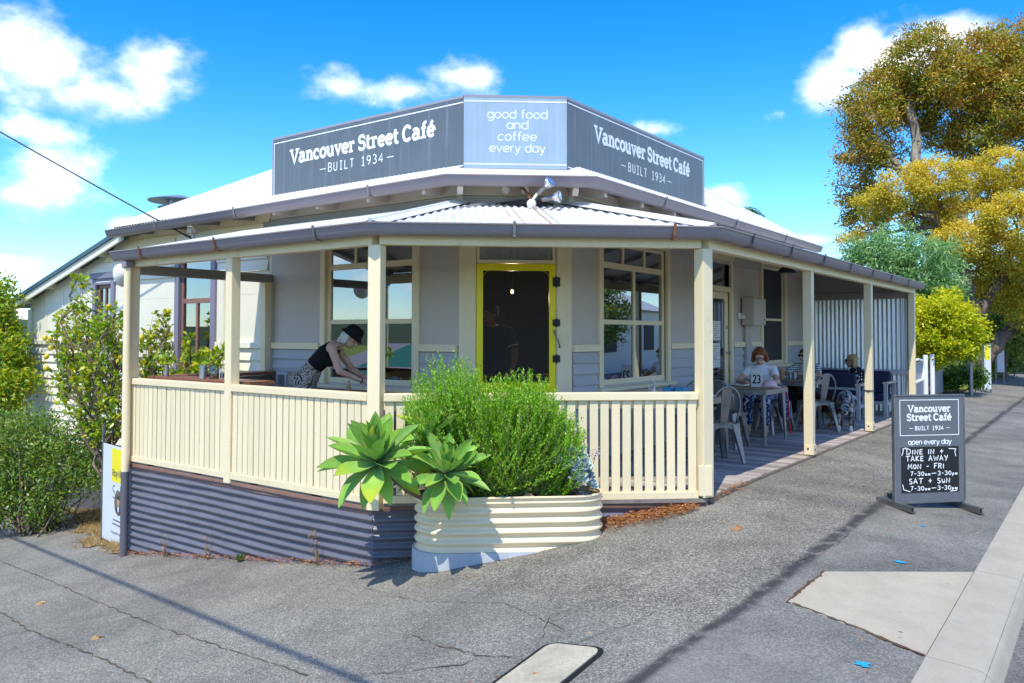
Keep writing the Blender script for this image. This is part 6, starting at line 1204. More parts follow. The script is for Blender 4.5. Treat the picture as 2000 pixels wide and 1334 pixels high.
# lounge seats at the far end
m_navy = paint('navy_cushion', (.018, .024, .06), .85, .12); m_lframe = paint('grey_timber_frame', (.33, .34, .35), .6, .08); m_larm = paint('pale_arm_timber', (.45, .40, .32), .6, .1)
def lounge(x0, x1, y0, y1, back, label, name='lounge_chair', zt=.74):
    t = thing(name, label, 'outdoor lounge', ((x0+x1)/2, (y0+y1)/2, 0), group='navy cushioned outdoor lounge seats'); s = 1 if back == 'far' else -1; yb = y1 if s > 0 else y0
    for x in (x0, x1):
        for y in (y0+.03, y1-.03): mb = MB(); mb.box(x-.03, x+.03, y-.03, y+.03, 0, .57); obj('leg', mb, m_lframe, t, bevel=.004)
        mb = MB(); mb.box(x-.045, x+.045, y0-.01, y1+.01, .571, .60); obj('arm', mb, m_larm, t, bevel=.005); mb = MB(); mb.box(x-.02, x+.02, y0+.06, y1-.06, .20, .25); obj('side_rail', mb, m_lframe, t)
    mb = MB(); mb.box(x0+.03, x1-.03, y0, y1, .22, .27); mb.box(x0+.03, x1-.03, yb-.03*s-.02, yb-.03*s+.02, .50, .54); obj('frame', mb, m_lframe, t)
    n = max(1, round((x1-x0)/.75)); w = (x1-x0-.07)/n
    for i in range(n):
        a = x0+.035+i*w; mb = MB(); mb.box(a+.005, a+w-.005, y0+.01, y1-.01, .271, .37); obj('seat_cushion', mb, m_navy, t, bevel=.03)
        mb = MB(); c = Vector((a+w/2, yb-.11*s, .56)); mb.obox(c, (1, 0, 0), Vector((0, 1, -.2*s)).normalized(), Vector((0, .2*s, 1)).normalized(), w-.012, .13, zt-.36); obj('back_cushion', mb, m_navy, t, bevel=.03)
    return t
lounge(-4.62, -3.12, 15.0, 15.72, 'far', 'long navy outdoor sofa against the corrugated end wall', 'outdoor_sofa', .78); lounge(-4.0, -3.36, 14.12, 14.6, 'near', 'navy lounge chair with its back to camera between table and sofa', zt=.80)
# ------------------------------------------------------------------ people and dogs
def skinmat(name, c):
    t = NT(name); f = t.noise(14, 4, .6); col = t.ramp(f, [(.35, [c[0]*.9, c[1]*.82, c[2]*.78]), (.65, c)]); t.fin(col, .5, 0, .35); t.b.inputs['Subsurface Weight'].default_value = .12; t.b.inputs['Subsurface Radius'].default_value = (.02, .008, .005); return t.m
m_skinA = skinmat('fair_skin', (.60, .38, .28)); m_skinB = skinmat('tanned_skin', (.44, .25, .16))
def fused(name, prims, vox, mat, parent, smooth=2, local=False):
    "closed lumps joined into one continuous skin"
    mb = MB()
    for p in prims:
        if p[0] == 'c':
            a, b, r1, r2 = Vector(p[1]), Vector(p[2]), p[3], p[4]; el = p[5] if len(p) > 5 else 1.0; d = (b-a); l = d.length; d = d/l if l > 1e-6 else Vector((0, 0, 1)); pts, rs = [], []
            for k in (90, 70, 45, 20): pts.append(a-d*r1*math.sin(R(k))*1.0); rs.append(max(.0008, r1*math.cos(R(k))))
            pts += [a, a.lerp(b, .5), b]; rs += [r1, (r1+r2)/2, r2]
            for k in (20, 45, 70, 90): pts.append(b+d*r2*math.sin(R(k))); rs.append(max(.0008, r2*math.cos(R(k))))
            mb.tube(pts, rs, 12)
        else: mb.ell(p[1], p[2], 14, p[3] if len(p) > 3 else None)
    o = obj(name, mb, mat, parent, smooth=True, local=local); md = o.modifiers.new('remesh', 'REMESH'); md.mode = 'VOXEL'; md.voxel_size = vox; md.use_smooth_shade = True
    if smooth: ms = o.modifiers.new('smooth', 'SMOOTH'); ms.iterations = smooth; ms.factor = .5
    dg = bpy.context.evaluated_depsgraph_get(); me = bpy.data.meshes.new_from_object(o.evaluated_get(dg)); old = o.data; o.modifiers.clear(); o.data = me; bpy.data.meshes.remove(old)
    me.materials.clear(); me.materials.append(mat); me.polygons.foreach_set('use_smooth', [True]*len(me.polygons)); return o
def frame3(side, fwd, up): return Matrix((side, fwd, up)).transposed()
def hand(P, w, d, nrm, side, s=1.0, curl=.5):
    "palm, four bent fingers and a thumb growing from the wrist w along d; nrm: back of the hand; side: towards the thumb"
    w, d, nrm, side = Vector(w), Vector(d).normalized(), Vector(nrm).normalized(), Vector(side).normalized()
    P.append(('c', w+d*.02*s, w+d*.075*s, .021*s, .024*s)); P.append(('c', w+d*.045*s+side*.018*s, w+d*.078*s+side*.022*s, .014*s, .0135*s)); P.append(('c', w+d*.045*s-side*.018*s, w+d*.074*s-side*.022*s, .014*s, .013*s))
    for k, (o_, l) in enumerate(((.030, .070), (.010, .080), (-.010, .074), (-.030, .056))):
        a = w+d*.082*s+side*o_*s; b = a+(d*math.cos(curl*.5)-nrm*math.sin(curl*.5)+side*o_*3)*l*.5*s; c = b+(d*math.cos(curl*1.5)-nrm*math.sin(curl*1.5))*l*.5*s; P.append(('c', a, b, .0088*s, .0082*s)); P.append(('c', b, c, .0082*s, .0068*s))
    a = w+d*.03*s+side*.024*s; b = a+(d*.6+side*.75-nrm*.2).normalized()*.036*s; c = b+(d*.85+side*.3-nrm*.4).normalized()*.030*s; P.append(('c', a, b, .012*s, .010*s)); P.append(('c', b, c, .0095*s, .008*s))
def headprims(P, c, fwd, up, s=1.0):
    c, fwd, up = Vector(c), Vector(fwd).normalized(), Vector(up).normalized(); side = fwd.cross(up).normalized(); up = side.cross(fwd); Q = frame3(side, fwd, up)
    P.append(('e', c+up*.02*s-fwd*.008*s, (.073*s, .092*s, .092*s), Q)); P.append(('e', c-up*.045*s+fwd*.022*s, (.055*s, .062*s, .062*s), Q)); P.append(('e', c-up*.088*s+fwd*.048*s, (.028*s, .026*s, .022*s), Q))
    P.append(('c', c+up*.012*s+fwd*.084*s, c-up*.028*s+fwd*.104*s, .0095*s, .014*s)); P.append(('e', c-up*.062*s+fwd*.078*s, (.026*s, .012*s, .010*s), Q))
    P.append(('c', c+up*.032*s+fwd*.078*s-side*.035*s, c+up*.032*s+fwd*.078*s+side*.035*s, .013*s, .013*s))
    for k in (-1, 1): P.append(('e', c+side*k*.073*s-up*.012*s-fwd*.01*s, (.011*s, .022*s, .032*s), Q))
    return side, up
m_eye = paint('dark_eye', (.02, .016, .014), .2); m_eyew = paint('eye_white', (.7, .7, .68), .3); m_lip = paint('lip', (.42, .14, .12), .5)
def face(root, c, fwd, up, s=1.0, eyes=True):
    c, fwd, up = Vector(c), Vector(fwd).normalized(), Vector(up).normalized(); side = fwd.cross(up).normalized(); up = side.cross(fwd); Q = frame3(side, fwd, up)
    if eyes:
        for k in (-1, 1):
            mb = MB(); mb.ell(c+side*.031*k*s+up*.012*s+fwd*.076*s, (.013*s, .008*s, .0048*s), 10, Q); e = obj('eye', mb, m_eyew, root, smooth=True); mb = MB(); mb.ell(c+side*.031*k*s+up*.011*s+fwd*.0815*s, (.006*s, .004*s, .0046*s), 8, Q); obj('pupil', mb, m_eye, e, smooth=True)
    mb = MB(); mb.ell(c-up*.060*s+fwd*.088*s, (.022*s, .006*s, .006*s), 10, Q); obj('mouth', mb, m_lip, root, smooth=True)
def spine(P, pts, rx, ry, side, g=0.0):
    "flattened torso through the points"
    side = Vector(side).normalized()
    for i in range(len(pts)-1):
        a, b = Vector(pts[i]), Vector(pts[i+1]); n = 5
        for j in range(n+(i == len(pts)-2)):
            t_ = j/n; c = a.lerp(b, t_); d = (b-a).normalized(); f = d.cross(side).normalized(); w = rx[i]+(rx[i+1]-rx[i])*t_+g; dp = ry[i]+(ry[i+1]-ry[i])*t_+g; P.append(('e', c, (w, dp, .075), frame3(side, f, side.cross(f))))
def person(label, loc): return thing('person', label, 'person', loc)
# --- woman bending over a table
Fw = Vector((.77, .638, 0)).normalized(); Sd = Vector((-Fw.y, Fw.x, 0)); B0 = Vector((-6.98, 5.63, 0)); Zu = Vector((0, 0, 1))
def bp(h, z, s=0.0): return B0+Fw*h+Sd*s+Zu*z
w1 = person('woman in black bucket hat and black top bending over a table', tuple(B0)); P = []
spine(P, [bp(.03, .90), bp(.13, 1.06), bp(.26, 1.20), bp(.34, 1.275)], [.155, .122, .145, .13], [.105, .09, .095, .075], Sd)
P.append(('c', bp(.35, 1.275, -.14), bp(.35, 1.275, .14), .055, .055)); P.append(('c', bp(.35, 1.28), bp(.445, 1.345), .05, .046)); hc = bp(.515, 1.375); hf, hu = (Fw*.78-Zu*.62-Sd*.05), (Fw*.62+Zu*.78); headprims(P, hc, hf, hu)
for s, (el_, wr) in ((-1, (bp(.435, 1.02, -.21), bp(.665, .915, -.13))), (1, (bp(.50, 1.03, .22), bp(.70, .93, .06)))):
    sh = bp(.345, 1.265, s*.165); P += [('c', sh, el_, .05, .037), ('c', el_, wr, .037, .024)]; hand(P, wr, (wr-el_)+Vector((0, 0, -.02)), Zu*.9+Sd*s*.3, Sd*-s, .95, .7)
for s in (-1, 1): P += [('c', bp(.0, .86, s*.09), bp(.02, .47, s*.09), .085, .05), ('c', bp(.02, .47, s*.09), bp(-.03, .09, s*.09), .05, .034), ('c', bp(-.05, .03, s*.09), bp(.13, .028, s*.1), .03, .028)]
obj_b = fused('body', P, .0075, m_skinA, w1); face(w1, hc, hf, hu)
P = []; spine(P, [bp(.155, 1.09), bp(.26, 1.20), bp(.33, 1.262)], [.126, .147, .11], [.094, .10, .078], Sd, .008); P += [('c', bp(.31, 1.27, -.10), bp(.395, 1.275, -.085), .017, .017), ('c', bp(.31, 1.27, .10), bp(.395, 1.275, .085), .017, .017)]
for s in (-1, 1): P.append(('e', bp(.30, 1.125, s*.065), (.065, .065, .065)))
m_blackcloth = paint('black_cloth', (.014, .014, .016), .95, .25, scale=12, stretch=(1, 1, 1), bump=.4, spec=.15, bscale=30)
fused('tank_top', P, .009, m_blackcloth, w1)
t_ = NT('snake_print'); vr = t_.n('ShaderNodeTexVoronoi', {'Vector': t_.co('Object'), 'Scale': 62.0}); f = t_.math('ADD', vr.outputs['Distance'], t_.math('MULTIPLY', t_.noise(14, 4, .6), .9)); m_snake = t_.fin(t_.ramp(f, [(.70, (.02, .018, .016)), (.84, (.12, .10, .08)), (.98, (.40, .35, .28))]), .8, 0, .2)
P = []; spine(P, [bp(.115, 1.035), bp(.03, .90)], [.128, .175], [.098, .125], Sd, .008)
for j in range(12): f = j/11; P.append(('e', bp(.01-.01*f, .90-.52*f), (.20+.03*f, .152+.045*f, .07), frame3(Sd, Fw, Zu)))
P.append(('e', bp(-.005, .945), (.19, .135, .08), frame3(Sd, Fw, Zu)))
fused('skirt', P, .011, m_snake, w1)
def hairmat(name, c):
    t = NT(name); n1 = t.noise(26, 5, .7, stretch=(1, 1, .12)); n2 = t.noise(95, 3, .7, stretch=(1, 1, .06)); f = t.math('ADD', t.math('MULTIPLY', n1, .5), t.math('MULTIPLY', n2, .5)); t.bump(n2, 1.0, .012)
    return t.fin(t.ramp(f, [(.3, [v*.45 for v in c]), (.5, c), (.7, [min(1, v*1.5) for v in c])]), .5, 0, .4)
m_hairw = hairmat('white_blond_hair', (.60, .55, .46)); m_hairr = hairmat('copper_hair', (.22, .065, .026)); m_hairb = hairmat('blond_bob_hair', (.42, .29, .13)); m_hairk = hairmat('dark_hair', (.05, .03, .022))
sd_, up2 = hf.normalized().cross(hu.normalized()).normalized(), None; hf = hf.normalized(); hu = sd_.cross(hf); Q = frame3(sd_, hf, hu)
P = [('e', hc-hf*.030-hu*.015, (.085, .078, .10), Q), ('e', hc-hf*.055-hu*.08, (.076, .046, .062), Q)]+[('c', hc+sd_*k*.076-hf*.01+hu*.01, hc+sd_*k*.074-hf*.012-hu*.085, .022, .016) for k in (-1, 1)]; fused('hair', P, .009, m_hairw, w1)
mb = MB(); n = 28; prof = [(.0, .125), (.06, .118), (.088, .085), (.095, .04), (.098, .025), (.128, -.005), (.132, -.008), (.126, -.004), (.09, .03), (.08, .06)]
for r_, z_ in prof:
    for j in range(n): a = 2*math.pi*j/n; mb.V.append(tuple(hc+hu*(.025+z_)+sd_*r_*math.cos(a)*.92+hf*(r_*1.08*math.sin(a))))
for i in range(len(prof)-1):
    for j in range(n): mb.F.append((i*n+j, i*n+(j+1) % n, (i+1)*n+(j+1) % n, (i+1)*n+j)); mb.M.append(0)
obj('bucket_hat', mb, m_blackcloth, w1, smooth=True); mb = MB(); a = bp(.655, .918, -.13); mb.lathe([(.030, -.006), (.033, 0), (.030, .006)], a, 14, ax=(bp(.665, .915, -.13)-bp(.435, 1.02, -.21))); obj('bracelet', mb, m_black, w1, smooth='auto')
# --- seated figures
def seated(label, base, yaw, seat, lean_, head_f, skin, arms, shirt_m, sleeve, hair, trousers, shoe, s=1.0, head_dz=0.0):
    "base: floor point under the hips; yaw: facing (0 = towards -Y); arms: ((elbow),(wrist)) pairs in local right/forward/up"
    b = Vector((*base, 0)); f = Vector((math.sin(yaw), -math.cos(yaw), 0)); sd = Vector((f.y, -f.x, 0)); 
    L = lambda r_, fw_, z_: b+sd*r_+f*fw_+Zu*z_
    w = person(label, tuple(b)); P = []; pz = seat+.09
    sp_ = [L(0, 0, pz), L(0, .02+lean_*.3, pz+.15), L(0, .02+lean_*.75, pz+.32), L(0, lean_, pz+.41)]; spine(P, sp_, [.16, .135, .155, .13], [.11, .10, .105, .08], sd); shz = pz+.40
    P.append(('c', L(-.14, lean_, shz), L(.14, lean_, shz), .055, .055)); hc = L(0, lean_+.07, pz+.585+head_dz); P.append(('c', L(0, lean_, shz+.01), hc-Zu*.06-f*.01, .05, .047)); hf = (f*head_f[1]+sd*head_f[0]+Zu*head_f[2]).normalized(); hu = (Zu-hf*hf.z).normalized(); headprims(P, hc, hf, hu)
    C = []; spine(C, sp_, [.165, .14, .158, .13], [.115, .105, .108, .082], sd, .014); C.append(('c', L(-.14, lean_, shz), L(.14, lean_, shz), .066, .066))
    for k, (e_, w_, hd) in zip((-1, 1), arms):
        sh = L(k*.165, lean_, shz-.005); e = L(*e_); wr = L(*w_); P += [('c', sh, e, .047, .038), ('c', e, wr, .037, .025)]; hand(P, wr, (L(*hd)-wr), Zu, sd*-k, .95, .6); C.append(('c', sh, sh.lerp(e, sleeve), .064, .058))
    T = []
    for k in (-1, 1):
        kn = L(k*.11, .42, seat+.06); an = L(k*.12, .36, .08); P += [('c', L(k*.09, .0, pz), kn, .08, .055), ('c', kn, an, .052, .036)]; T += [('c', L(k*.085, -.02, pz), kn, .098, .075), ('c', kn, kn.lerp(an, .72), .074, .06)]
    o = fused('body', P, .0078, skin, w); fused('shirt', C, .010, shirt_m, w); fused('trousers', T, .012, trousers, w)
    for k in (-1, 1): mb = MB(); mb.ell(L(k*.12, .43, .04), (.04, .11, .04), 12, frame3(sd, f, Zu)); obj('shoe', mb, shoe, w, smooth=True)
    return w, hc, hf, hu, L
m_tee = paint('white_tee', (.72, .72, .76), .85, .04); t_ = NT('blue_floral_cloth'); vr = t_.n('ShaderNodeTexVoronoi', {'Vector': t_.co('Object'), 'Scale': 26.0}); m_floral = t_.fin(t_.ramp(t_.math('ADD', vr.outputs['Distance'], t_.math('MULTIPLY', t_.noise(12, 3), .4)), [(.78, (.02, .035, .13)), (.86, (.55, .58, .66))]), .85, 0, .2)
m_shoe = paint('tan_shoe', (.30, .22, .15), .7); m_denim = paint('denim', (.08, .14, .28), .85, .2, scale=14, stretch=(1, 1, 1))
w, hc, hf, hu, L = seated('red haired woman in white tee reading at a table', (-4.03, 11.50), .12, .44, .10, (-.1, .9, -.55), m_skinA, (((-.27, .30, .76), (-.10, .60, .765), (.0, .70, .765)), ((.27, .30, .76), (.12, .58, .765), (.02, .70, .765))), m_tee, .42, None, m_floral, m_shoe)
face(w, hc, hf, hu); sd_ = hf.cross(hu).normalized(); Q = frame3(sd_, hf, hu)
P = [('e', hc+hu*.042-hf*.022, (.088, .096, .082), Q), ('e', hc-hu*.01-hf*.05, (.09, .06, .115), Q)]+[('c', hc+sd_*k*.080+hu*.04-hf*.02, hc+sd_*k*.092-hu*.075-hf*.005, .026, .034) for k in (-1, 1)]+[('c', hc+hu*.082+hf*.055-sd_*.045, hc+hu*.080+hf*.055+sd_*.05, .018, .018)]; fused('hair', P, .008, m_hairr, w)
def specs(root, hc, hf, hu, dark):
    sd_ = hf.cross(hu).normalized(); Q = frame3(sd_, hf, hu); mb = MB()
    for k in (-1, 1):
        if dark: mb.ell(hc+sd_*k*.033+hu*.012+hf*.093, (.030, .008, .022), 12, Q)
        else: mb.tube([hc+sd_*(k*.033+.027*math.cos(a))+hu*(.010+.019*math.sin(a))+hf*.096 for a in [2*math.pi*i/14 for i in range(15)]], .0028, 5)
        mb.tube([hc+sd_*k*.062+hu*.016+hf*.09, hc+sd_*k*.080+hu*.012-hf*.0], .003, 5)
    mb.tube([hc-sd_*.008+hu*.015+hf*.10, hc+sd_*.008+hu*.015+hf*.10], .003, 5); obj('glasses', mb, m_black, root, smooth=True)
specs(w, hc, hf, hu, False)
t_ = NT('striped_tee'); sp = t_.n('ShaderNodeSeparateXYZ', {0: t_.co('Object')}); m_stripe = t_.fin(t_.mix(t_.step(t_.math('SINE', t_.math('MULTIPLY', sp.outputs[2], 190.0)), .1, .5), (.62, .64, .67), (.07, .09, .13)), .85, 0, .2); m_trk = paint('dark_trousers', (.03, .032, .04), .85, .1)
w, hc, hf, hu, L = seated('person in striped tee and sunglasses behind the second street side post', (-4.06, 13.80), -.05, .40, .10, (.35, .9, -.15), m_skinA, (((-.28, .28, .76), (-.05, .42, .77), (.06, .44, .77)), ((.29, .26, .77), (.06, .40, .79), (-.06, .42, .79))), m_stripe, .6, None, m_trk, m_black)
face(w, hc, hf, hu, eyes=False); specs(w, hc, hf, hu, True); sd_ = hf.cross(hu).normalized(); Q = frame3(sd_, hf, hu); fused('hair', [('e', hc+hu*.045-hf*.02, (.086, .098, .078), Q), ('e', hc-hf*.05, (.082, .05, .085), Q)], .009, m_hairk, w)
t_ = NT('dotted_black_top'); vr = t_.n('ShaderNodeTexVoronoi', {'Vector': t_.co('Object'), 'Scale': 15.0, 'Randomness': .7}); m_dot = t_.fin(t_.ramp(vr.outputs['Distance'], [(.26, (.7, .7, .7)), (.30, (.012, .012, .016))]), .85, 0, .2)
w, hc, hf, hu, L = seated('blond woman in sunglasses and black dotted top on the far sofa', (-3.55, 15.05), R(-62), .30, .06, (.0, 1, -.05), m_skinB, (((-.24, .14, .52), (-.10, .36, .50), (.0, .46, .5)), ((.25, .12, .50), (.10, .36, .48), (.0, .46, .48))), m_dot, .45, None, m_denim, m_black, head_dz=-.02)
face(w, hc, hf, hu, eyes=False); specs(w, hc, hf, hu, True); sd_ = hf.cross(hu).normalized(); Q = frame3(sd_, hf, hu); fused('hair', [('e', hc+hu*.045-hf*.025, (.09, .10, .082), Q), ('e', hc-hf*.05-hu*.03, (.092, .062, .11), Q)]+[('c', hc+sd_*k*.082+hu*.03-hf*.02, hc+sd_*k*.085-hu*.09-hf*.02, .03, .036) for k in (-1, 1)], .009, m_hairb, w)
# --- man indoors behind the screen door
m_navyt = paint('navy_tee', (.02, .026, .05), .85, .1); fI = Vector((FC.n.x, FC.n.y, 0)); sI = Vector((fI.y, -fI.x, 0)); bI = FC.p(.42, -1.15, .05); LI = lambda r_, fw_, z_: bI+FC.u*r_+fI*fw_+Zu*z_
w = person('man in navy tee with white collar standing inside behind the screen door', tuple(bI)); P = []; C = []
sp_ = [LI(0, 0, .95), LI(0, .03, 1.12), LI(0, .07, 1.30), LI(0, .09, 1.40)]; spine(P, sp_, [.17, .155, .18, .15], [.115, .11, .115, .085], FC.u); spine(C, sp_, [.175, .16, .183, .15], [.12, .115, .118, .087], FC.u, .016); P.append(('c', LI(-.17, .09, 1.40), LI(.17, .09, 1.40), .06, .06)); C.append(('c', LI(-.17, .09, 1.40), LI(.17, .09, 1.40), .072, .072))
hc = LI(-.03, .15, 1.60); P.append(('c', LI(0, .09, 1.41), hc-Zu*.06, .055, .052)); hf = (-FC.u*.85+fI*.5-Zu*.05).normalized(); hu = (Zu-hf*hf.z).normalized(); headprims(P, hc, hf, hu)
for k in (-1, 1): sh = LI(k*.20, .09, 1.385); e = LI(k*.27, .15, 1.12); wr = LI(k*.22, .30, .93); P += [('c', sh, e, .055, .045), ('c', e, wr, .043, .03), ('c', LI(k*.1, 0, .92), LI(k*.1, .02, .5), .09, .06), ('c', LI(k*.1, .02, .5), LI(k*.1, 0, .08), .06, .04), ('c', LI(k*.1, -.02, .03), LI(k*.1, .16, .03), .035, .03)]; hand(P, wr, Vector((0, 0, -.6))+fI*.8, fI*.6+Zu*.7, FC.u*-k, 1.0, .5); C.append(('c', sh, sh.lerp(e, .62), .068, .064))
fused('body', P, .0085, m_skinB, w); fused('shirt', C, .011, m_navyt, w); face(w, hc, hf, hu); sd_ = hf.cross(hu).normalized(); Q = frame3(sd_, hf, hu); fused('hair', [('e', hc+hu*.05-hf*.02, (.084, .098, .075), Q), ('e', hc-hf*.05+hu*.01, (.082, .05, .085), Q)], .009, m_hairk, w)
mb = MB(); mb.tube([LI(.085*math.cos(a), .115+.075*math.sin(a), 1.455-.035*math.sin(a)) for a in [R(170+200*i/16) for i in range(17)]], .008, 6)
for k in (-1, 1): e0 = LI(k*.243, .127, 1.222); mb.lathe([(.066, -.006), (.068, .0), (.066, .006)], e0, 16, ax=(LI(k*.27, .15, 1.12)-LI(k*.20, .09, 1.385)))
obj('white_trim', mb, m_white, w, smooth='auto')
T = []
for k in (-1, 1): T += [('c', LI(k*.1, 0, .95), LI(k*.1, .02, .5), .11, .085), ('c', LI(k*.1, .02, .5), LI(k*.1, 0, .1), .085, .07)]
fused('trousers', T, .014, m_trk, w)
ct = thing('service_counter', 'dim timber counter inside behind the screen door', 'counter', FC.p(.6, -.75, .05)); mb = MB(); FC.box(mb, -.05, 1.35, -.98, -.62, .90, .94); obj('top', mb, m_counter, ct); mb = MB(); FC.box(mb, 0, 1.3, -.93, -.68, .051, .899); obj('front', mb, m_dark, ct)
for p, l in ((FC.p(.72, -1.9, 1.98), 'lit bulb glowing inside behind the screen door'), (Vector((-5.9, 9.55, 2.0)), 'lit bulb glowing inside behind the right hand window')):
    t = thing('hanging_bulb', l, 'light bulb', tuple(p), group='bare bulbs hanging inside'); mb = MB(); mb.ell(p, (.018, .018, .026), 10); obj('bulb', mb, m_bulb, t, smooth=True); pl = bpy.data.lights.new('bulb_glow', 'POINT'); pl.energy = 9; pl.color = (1, .72, .42); pl.shadow_soft_size = .04; po_ = bpy.data.objects.new('bulb_glow', pl); COL.objects.link(po_); po_.parent = t; po_.location = (0, 0, -.09); mb = MB(); mb.tube([p+Zu*.035, Vector((p.x, p.y, 2.775))], .006, 5); obj('cord', mb, m_black, t)
# --- dogs
def dogmat(name, stops, sc, tan=None):
    t = NT(name); f = t.math('ADD', t.math('MULTIPLY', t.noise(sc, 5, .65), .7), t.math('MULTIPLY', t.noise(sc*7, 3, .6), .3)); col = t.ramp(f, stops)
    if tan: sp = t.n('ShaderNodeSeparateXYZ', {0: t.co('Object')}); col = t.mix(t.step(t.math('ADD', sp.outputs[2], t.math('MULTIPLY', t.noise(9, 3), .1)), tan[1], tan[1]-.06), col, tan[0])
    t.bump(t.noise(90, 3, .6, stretch=(1, 1, .3)), .7, .01); return t.fin(col, .85, 0, .15)
def dog(label, base, yaw, mat, headlow, s=1.0, sock=None):
    b = Vector((*base, 0)); f = Vector((math.sin(yaw), -math.cos(yaw), 0)); sd = Vector((f.y, -f.x, 0)); L = lambda r_, fw_, z_: b+sd*r_*s+f*fw_*s+Zu*z_*s; Q = frame3(sd, f, Zu)
    t = thing('dog', label, 'dog', tuple(b)); P = [('e', L(0, .20, .40), (.105*s, .14*s, .145*s), Q), ('e', L(0, .02, .42), (.095*s, .18*s, .115*s), Q), ('e', L(0, -.20, .43), (.085*s, .13*s, .10*s), Q), ('e', L(0, .27, .45), (.085*s, .09*s, .10*s), Q)]
    hz = .34 if headlow else .60; hy = .50 if headlow else .44
    P += [('c', L(0, .28, .47), L(-.02, hy-.06, hz+.04), .078*s, .062*s), ('e', L(-.03, hy, hz), (.062*s, .075*s, .06*s), Q), ('c', L(-.035, hy+.05, hz-.02), L(-.045, hy+.125, hz-.055), .040*s, .030*s)]
    for k in (-1, 1):
        P += [('c', L(k*.075, .22, .38), L(k*.075, .20, .24), .048*s, .032*s), ('c', L(k*.075, .20, .24), L(k*.075, .215, .05), .029*s, .022*s), ('e', L(k*.075, .235, .022), (.028*s, .042*s, .022*s), Q)]
        P += [('c', L(k*.07, -.22, .40), L(k*.075, -.16, .26), .068*s, .045*s), ('c', L(k*.075, -.16, .26), L(k*.075, -.30, .155), .036*s, .024*s), ('c', L(k*.075, -.30, .155), L(k*.075, -.265, .04), .022*s, .02*s), ('e', L(k*.075, -.245, .02), (.026*s, .04*s, .02*s), Q)]
    P += [('c', L(0, -.32, .46), L(.02, -.42, .36), .03*s, .022*s), ('c', L(.02, -.42, .36), L(.04, -.46, .22), .022*s, .012*s)]
    fused('body', P, .0085, mat, t)
    for k in (-1, 1): mb = MB(); mb.ell(L(-.03+k*.06, hy-.035, hz+.035), (.012*s, .032*s, .045*s), 10, frame3(sd, f, (Zu+sd*k*-.5).normalized())); obj('ear', mb, m_black, t, smooth=True); mb = MB(); mb.ell(L(-.035+k*.03, hy+.062, hz+.012), (.009*s, .006*s, .009*s), 8, Q); obj('eye', mb, m_eye, t, smooth=True)
    mb = MB(); mb.ell(L(-.046, hy+.15, hz-.052), (.016*s, .012*s, .012*s), 8, Q); obj('nose', mb, m_black, t, smooth=True)
    if sock:
        for k in (-1, 1): mb = MB(); mb.ell(L(k*.075, .238, .022), (.031*s, .045*s, .025*s), 12, Q); mb.tube([L(k*.075, .216, .03), L(k*.075, .214, .075)], [.026*s, .024*s], 10); obj('white_paw', mb, sock, t, smooth=True)
    return t
m_merle = dogmat('merle_coat', [(.42, (.02, .02, .022)), (.47, (.09, .09, .095)), (.52, (.40, .40, .42)), (.64, (.58, .57, .55))], 8, ((.22, .10, .04), .20)); m_bt = dogmat('black_tan_coat', [(.45, (.02, .016, .014)), (.62, (.10, .055, .03))], 6, ((.30, .13, .04), .30)); m_sock = paint('white_fur', (.6, .57, .52), .9, .1)
dog('grey merle dog with lowered head standing by the third street side post', (-3.20, 12.72), R(10), m_merle, True, 1.08, m_sock); dog('dark dog with tan legs standing behind the metal chair', (-3.72, 13.08), R(-100), m_bt, False, .95)
# jacket hanging from the reading woman's chair
jk = thing('denim_jacket', 'blue denim jacket hanging beside the red haired woman', 'jacket', (-3.70, 11.45, .2)); P = [('c', (-3.74, 11.42, .66), (-3.70, 11.50, .30), .05, .085), ('c', (-3.68, 11.40, .60), (-3.66, 11.42, .28), .045, .06), ('c', (-3.76, 11.5, .64), (-3.76, 11.55, .34), .05, .06)]; fused('cloth', P, .014, m_denim, jk)
bgk = thing('shoulder_bag', 'floral bag with red strap beside the reading woman', 'bag', (-3.62, 11.3, .0)); P = [('e', (-3.62, 11.28, .38), (.05, .12, .14))]; fused('bag', P, .014, m_floral, bgk); mb = MB(); mb.tube([(-3.60, 11.18, .70), (-3.57, 11.2, .5), (-3.56, 11.22, .2), (-3.55, 11.24, .05)], .012, 6); obj('strap', mb, paint('red_strap', (.45, .02, .03), .7), bgk)
# ------------------------------------------------------------------ beyond the verandah
m_fence = paint('grey_fence_panel', (.34, .36, .40), .5, .06)
fe = thing('side_fence', 'grey fence panels with white posts past the end of verandah', 'fence', (-3.3, 19, 0))
for y0, y1 in ((17.9, 19.55), (20.85, 22.2)): mb = MB(); mb.box(-3.34, -3.30, y0, y1, .02, .80); obj('panel', mb, m_fence, fe, bevel=.005); mb = MB(); mb.box(-3.35, -3.29, y0, y1, .801, .825); obj('capping', mb, m_bearer if y0 > 20 else m_fence, fe)
for y in (19.75, 20.6): mb = MB(); mb.tube([(-3.28, y, 0), (-3.28, y, .98)], .05, 12); obj('post', mb, m_white, fe, smooth='auto')
mb = MB(); mb.tube([(-3.28, 17.8, .86), (-3.28, 18.9, .9), (-3.28, 19.4, .86), (-3.28, 19.5, .6), (-3.28, 19.4, .45), (-3.28, 18.4, .42)], .028, 8); obj('handrail', mb, m_white, fe, smooth=True)
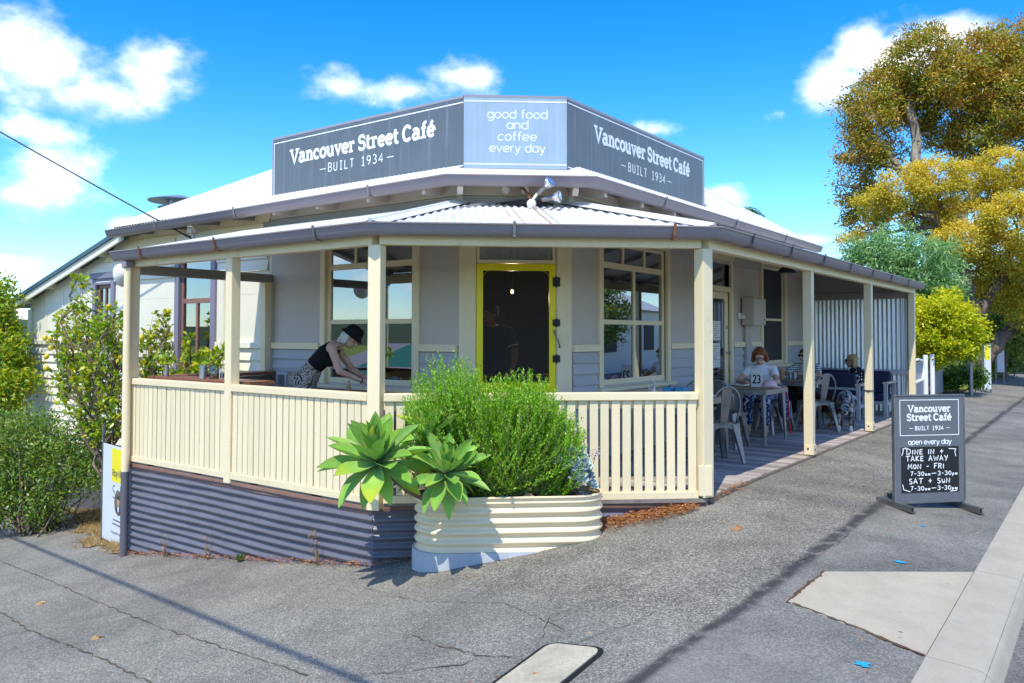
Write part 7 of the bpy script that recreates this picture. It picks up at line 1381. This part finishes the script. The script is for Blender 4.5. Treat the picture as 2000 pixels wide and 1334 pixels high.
def board(x, y, w, h, z, label, yellow):
    t = thing('roadside_sign', label, 'sign', (x, y, gz(x, y)), group='small boards along the path'); 
    for k in (0, w): mb = MB(); mb.box(x+k*.8-.02, x+k*.8+.02, y+k*.5-.02, y+k*.5+.02, gz(x, y)-.05, z+h+.05); obj('stake', mb, m_steel, t)
    fr = FR((x, y), (.85, .53), (.53, -.85)); mb = MB(); fr.box(mb, .02, w-.02, .025, .045, z, z+h); obj('panel', mb, m_panel, t)
    if yellow: mb = MB(); fr.box(mb, .035, w-.035, .0455, .047, z+h*.66, z+h*.97); obj('yellow_square', mb, m_yel, t)
board(-2.62, 23.7, .20, 1.12, .05, 'narrow white board with yellow top beside path', True); board(-2.8, 28.5, .24, .85, .30, 'white board on two stakes farther along the path', False)
simple('street_pole', 'short weathered grey pole beside the path boards', 'pole', (-2.72, 22.3, 0), lambda m: m.tube([(-2.72, 22.3, -.1), (-2.72, 22.3, .95), (-2.73, 22.3, 1.38)], [.05, .05, .055], 10), m_steel)
# houses and a tree over the road, seen in the cafe windows
def villa(x, y, rz, w, d, h, wallm, roofm, label, z0):
    t = thing('house', label, 'house', (x, y, z0), R(rz)); mb = MB(); mb.box(-w/2, w/2, -d/2, d/2, 0, h); obj('wall', mb, wallm, t, local=True); mb = MB(); o = .5
    mb.add([(-w/2-o, -d/2-o, h), (w/2+o, -d/2-o, h), (w/2+o, d/2+o, h), (-w/2-o, d/2+o, h), (-w/2+d/2, 0, h+d*.26), (w/2-d/2, 0, h+d*.26)], [(0, 1, 5, 4), (2, 3, 4, 5), (1, 2, 5), (3, 0, 4), (3, 2, 1, 0)]); obj('roof', mb, roofm, t, local=True)
    for sx in (-1, 1):
        for yy in (-d/2-.01, d/2+.01): mb = MB(); mb.box(sx*w*.27-.9, sx*w*.27+.9, yy-.03, yy+.03, h*.35, h*.8); obj('window', mb, m_glass if False else m_flydark, t, local=True)
m_greenroof = paint('green_roof_paint', (.03, .17, .10), .4, .08)
villa(-23.5, -15, -38, 11, 8, 2.7, m_creamw, m_greenroof, 'green roofed house across the side street', -3.3); villa(12.5, 33, 78, 12, 8, 3.0, m_white, m_roof, 'white house across the main street', -.4)
villa(-36, -24, -30, 12, 9, 2.7, m_creamw, m_soff, 'pale house farther down the side street', -4.2)
def plainpix(p, r): return (np.array(p), np.array([r, r, r*.85]))
for i, (x, y, lb) in enumerate(((6.8, 25.5, 'leafy street tree across the main street'), (-14, -22, 'round tree across the side street'), (14, 4, 'tree on the far corner behind the camera'))):
    t = thing('street_tree', lb, 'tree', (x, y, gz(x, y)), group='trees across the roads'); mb = MB(); limb(mb, (x, y, gz(x, y)-.2), (x, y, 2.0), .16, .1); Bq = [plainpix((x+nr.normal()*.9, y+nr.normal()*.9, 2.9+nr.normal()*.5), 1.1) for _ in range(7)]
    for c, r in Bq: limb(mb, (x, y, 1.8), c, .08, .02)
    obj('trunk', mb, m_barkd, t, smooth=True); cl = clumps(Bq, 55); Pq = cloud(cl, 26, .16); leaves('crown', Pq, nr.normal(size=Pq.shape), .16, .07, L_bg, t, tint=np.repeat(nr.random(len(cl)), 26))
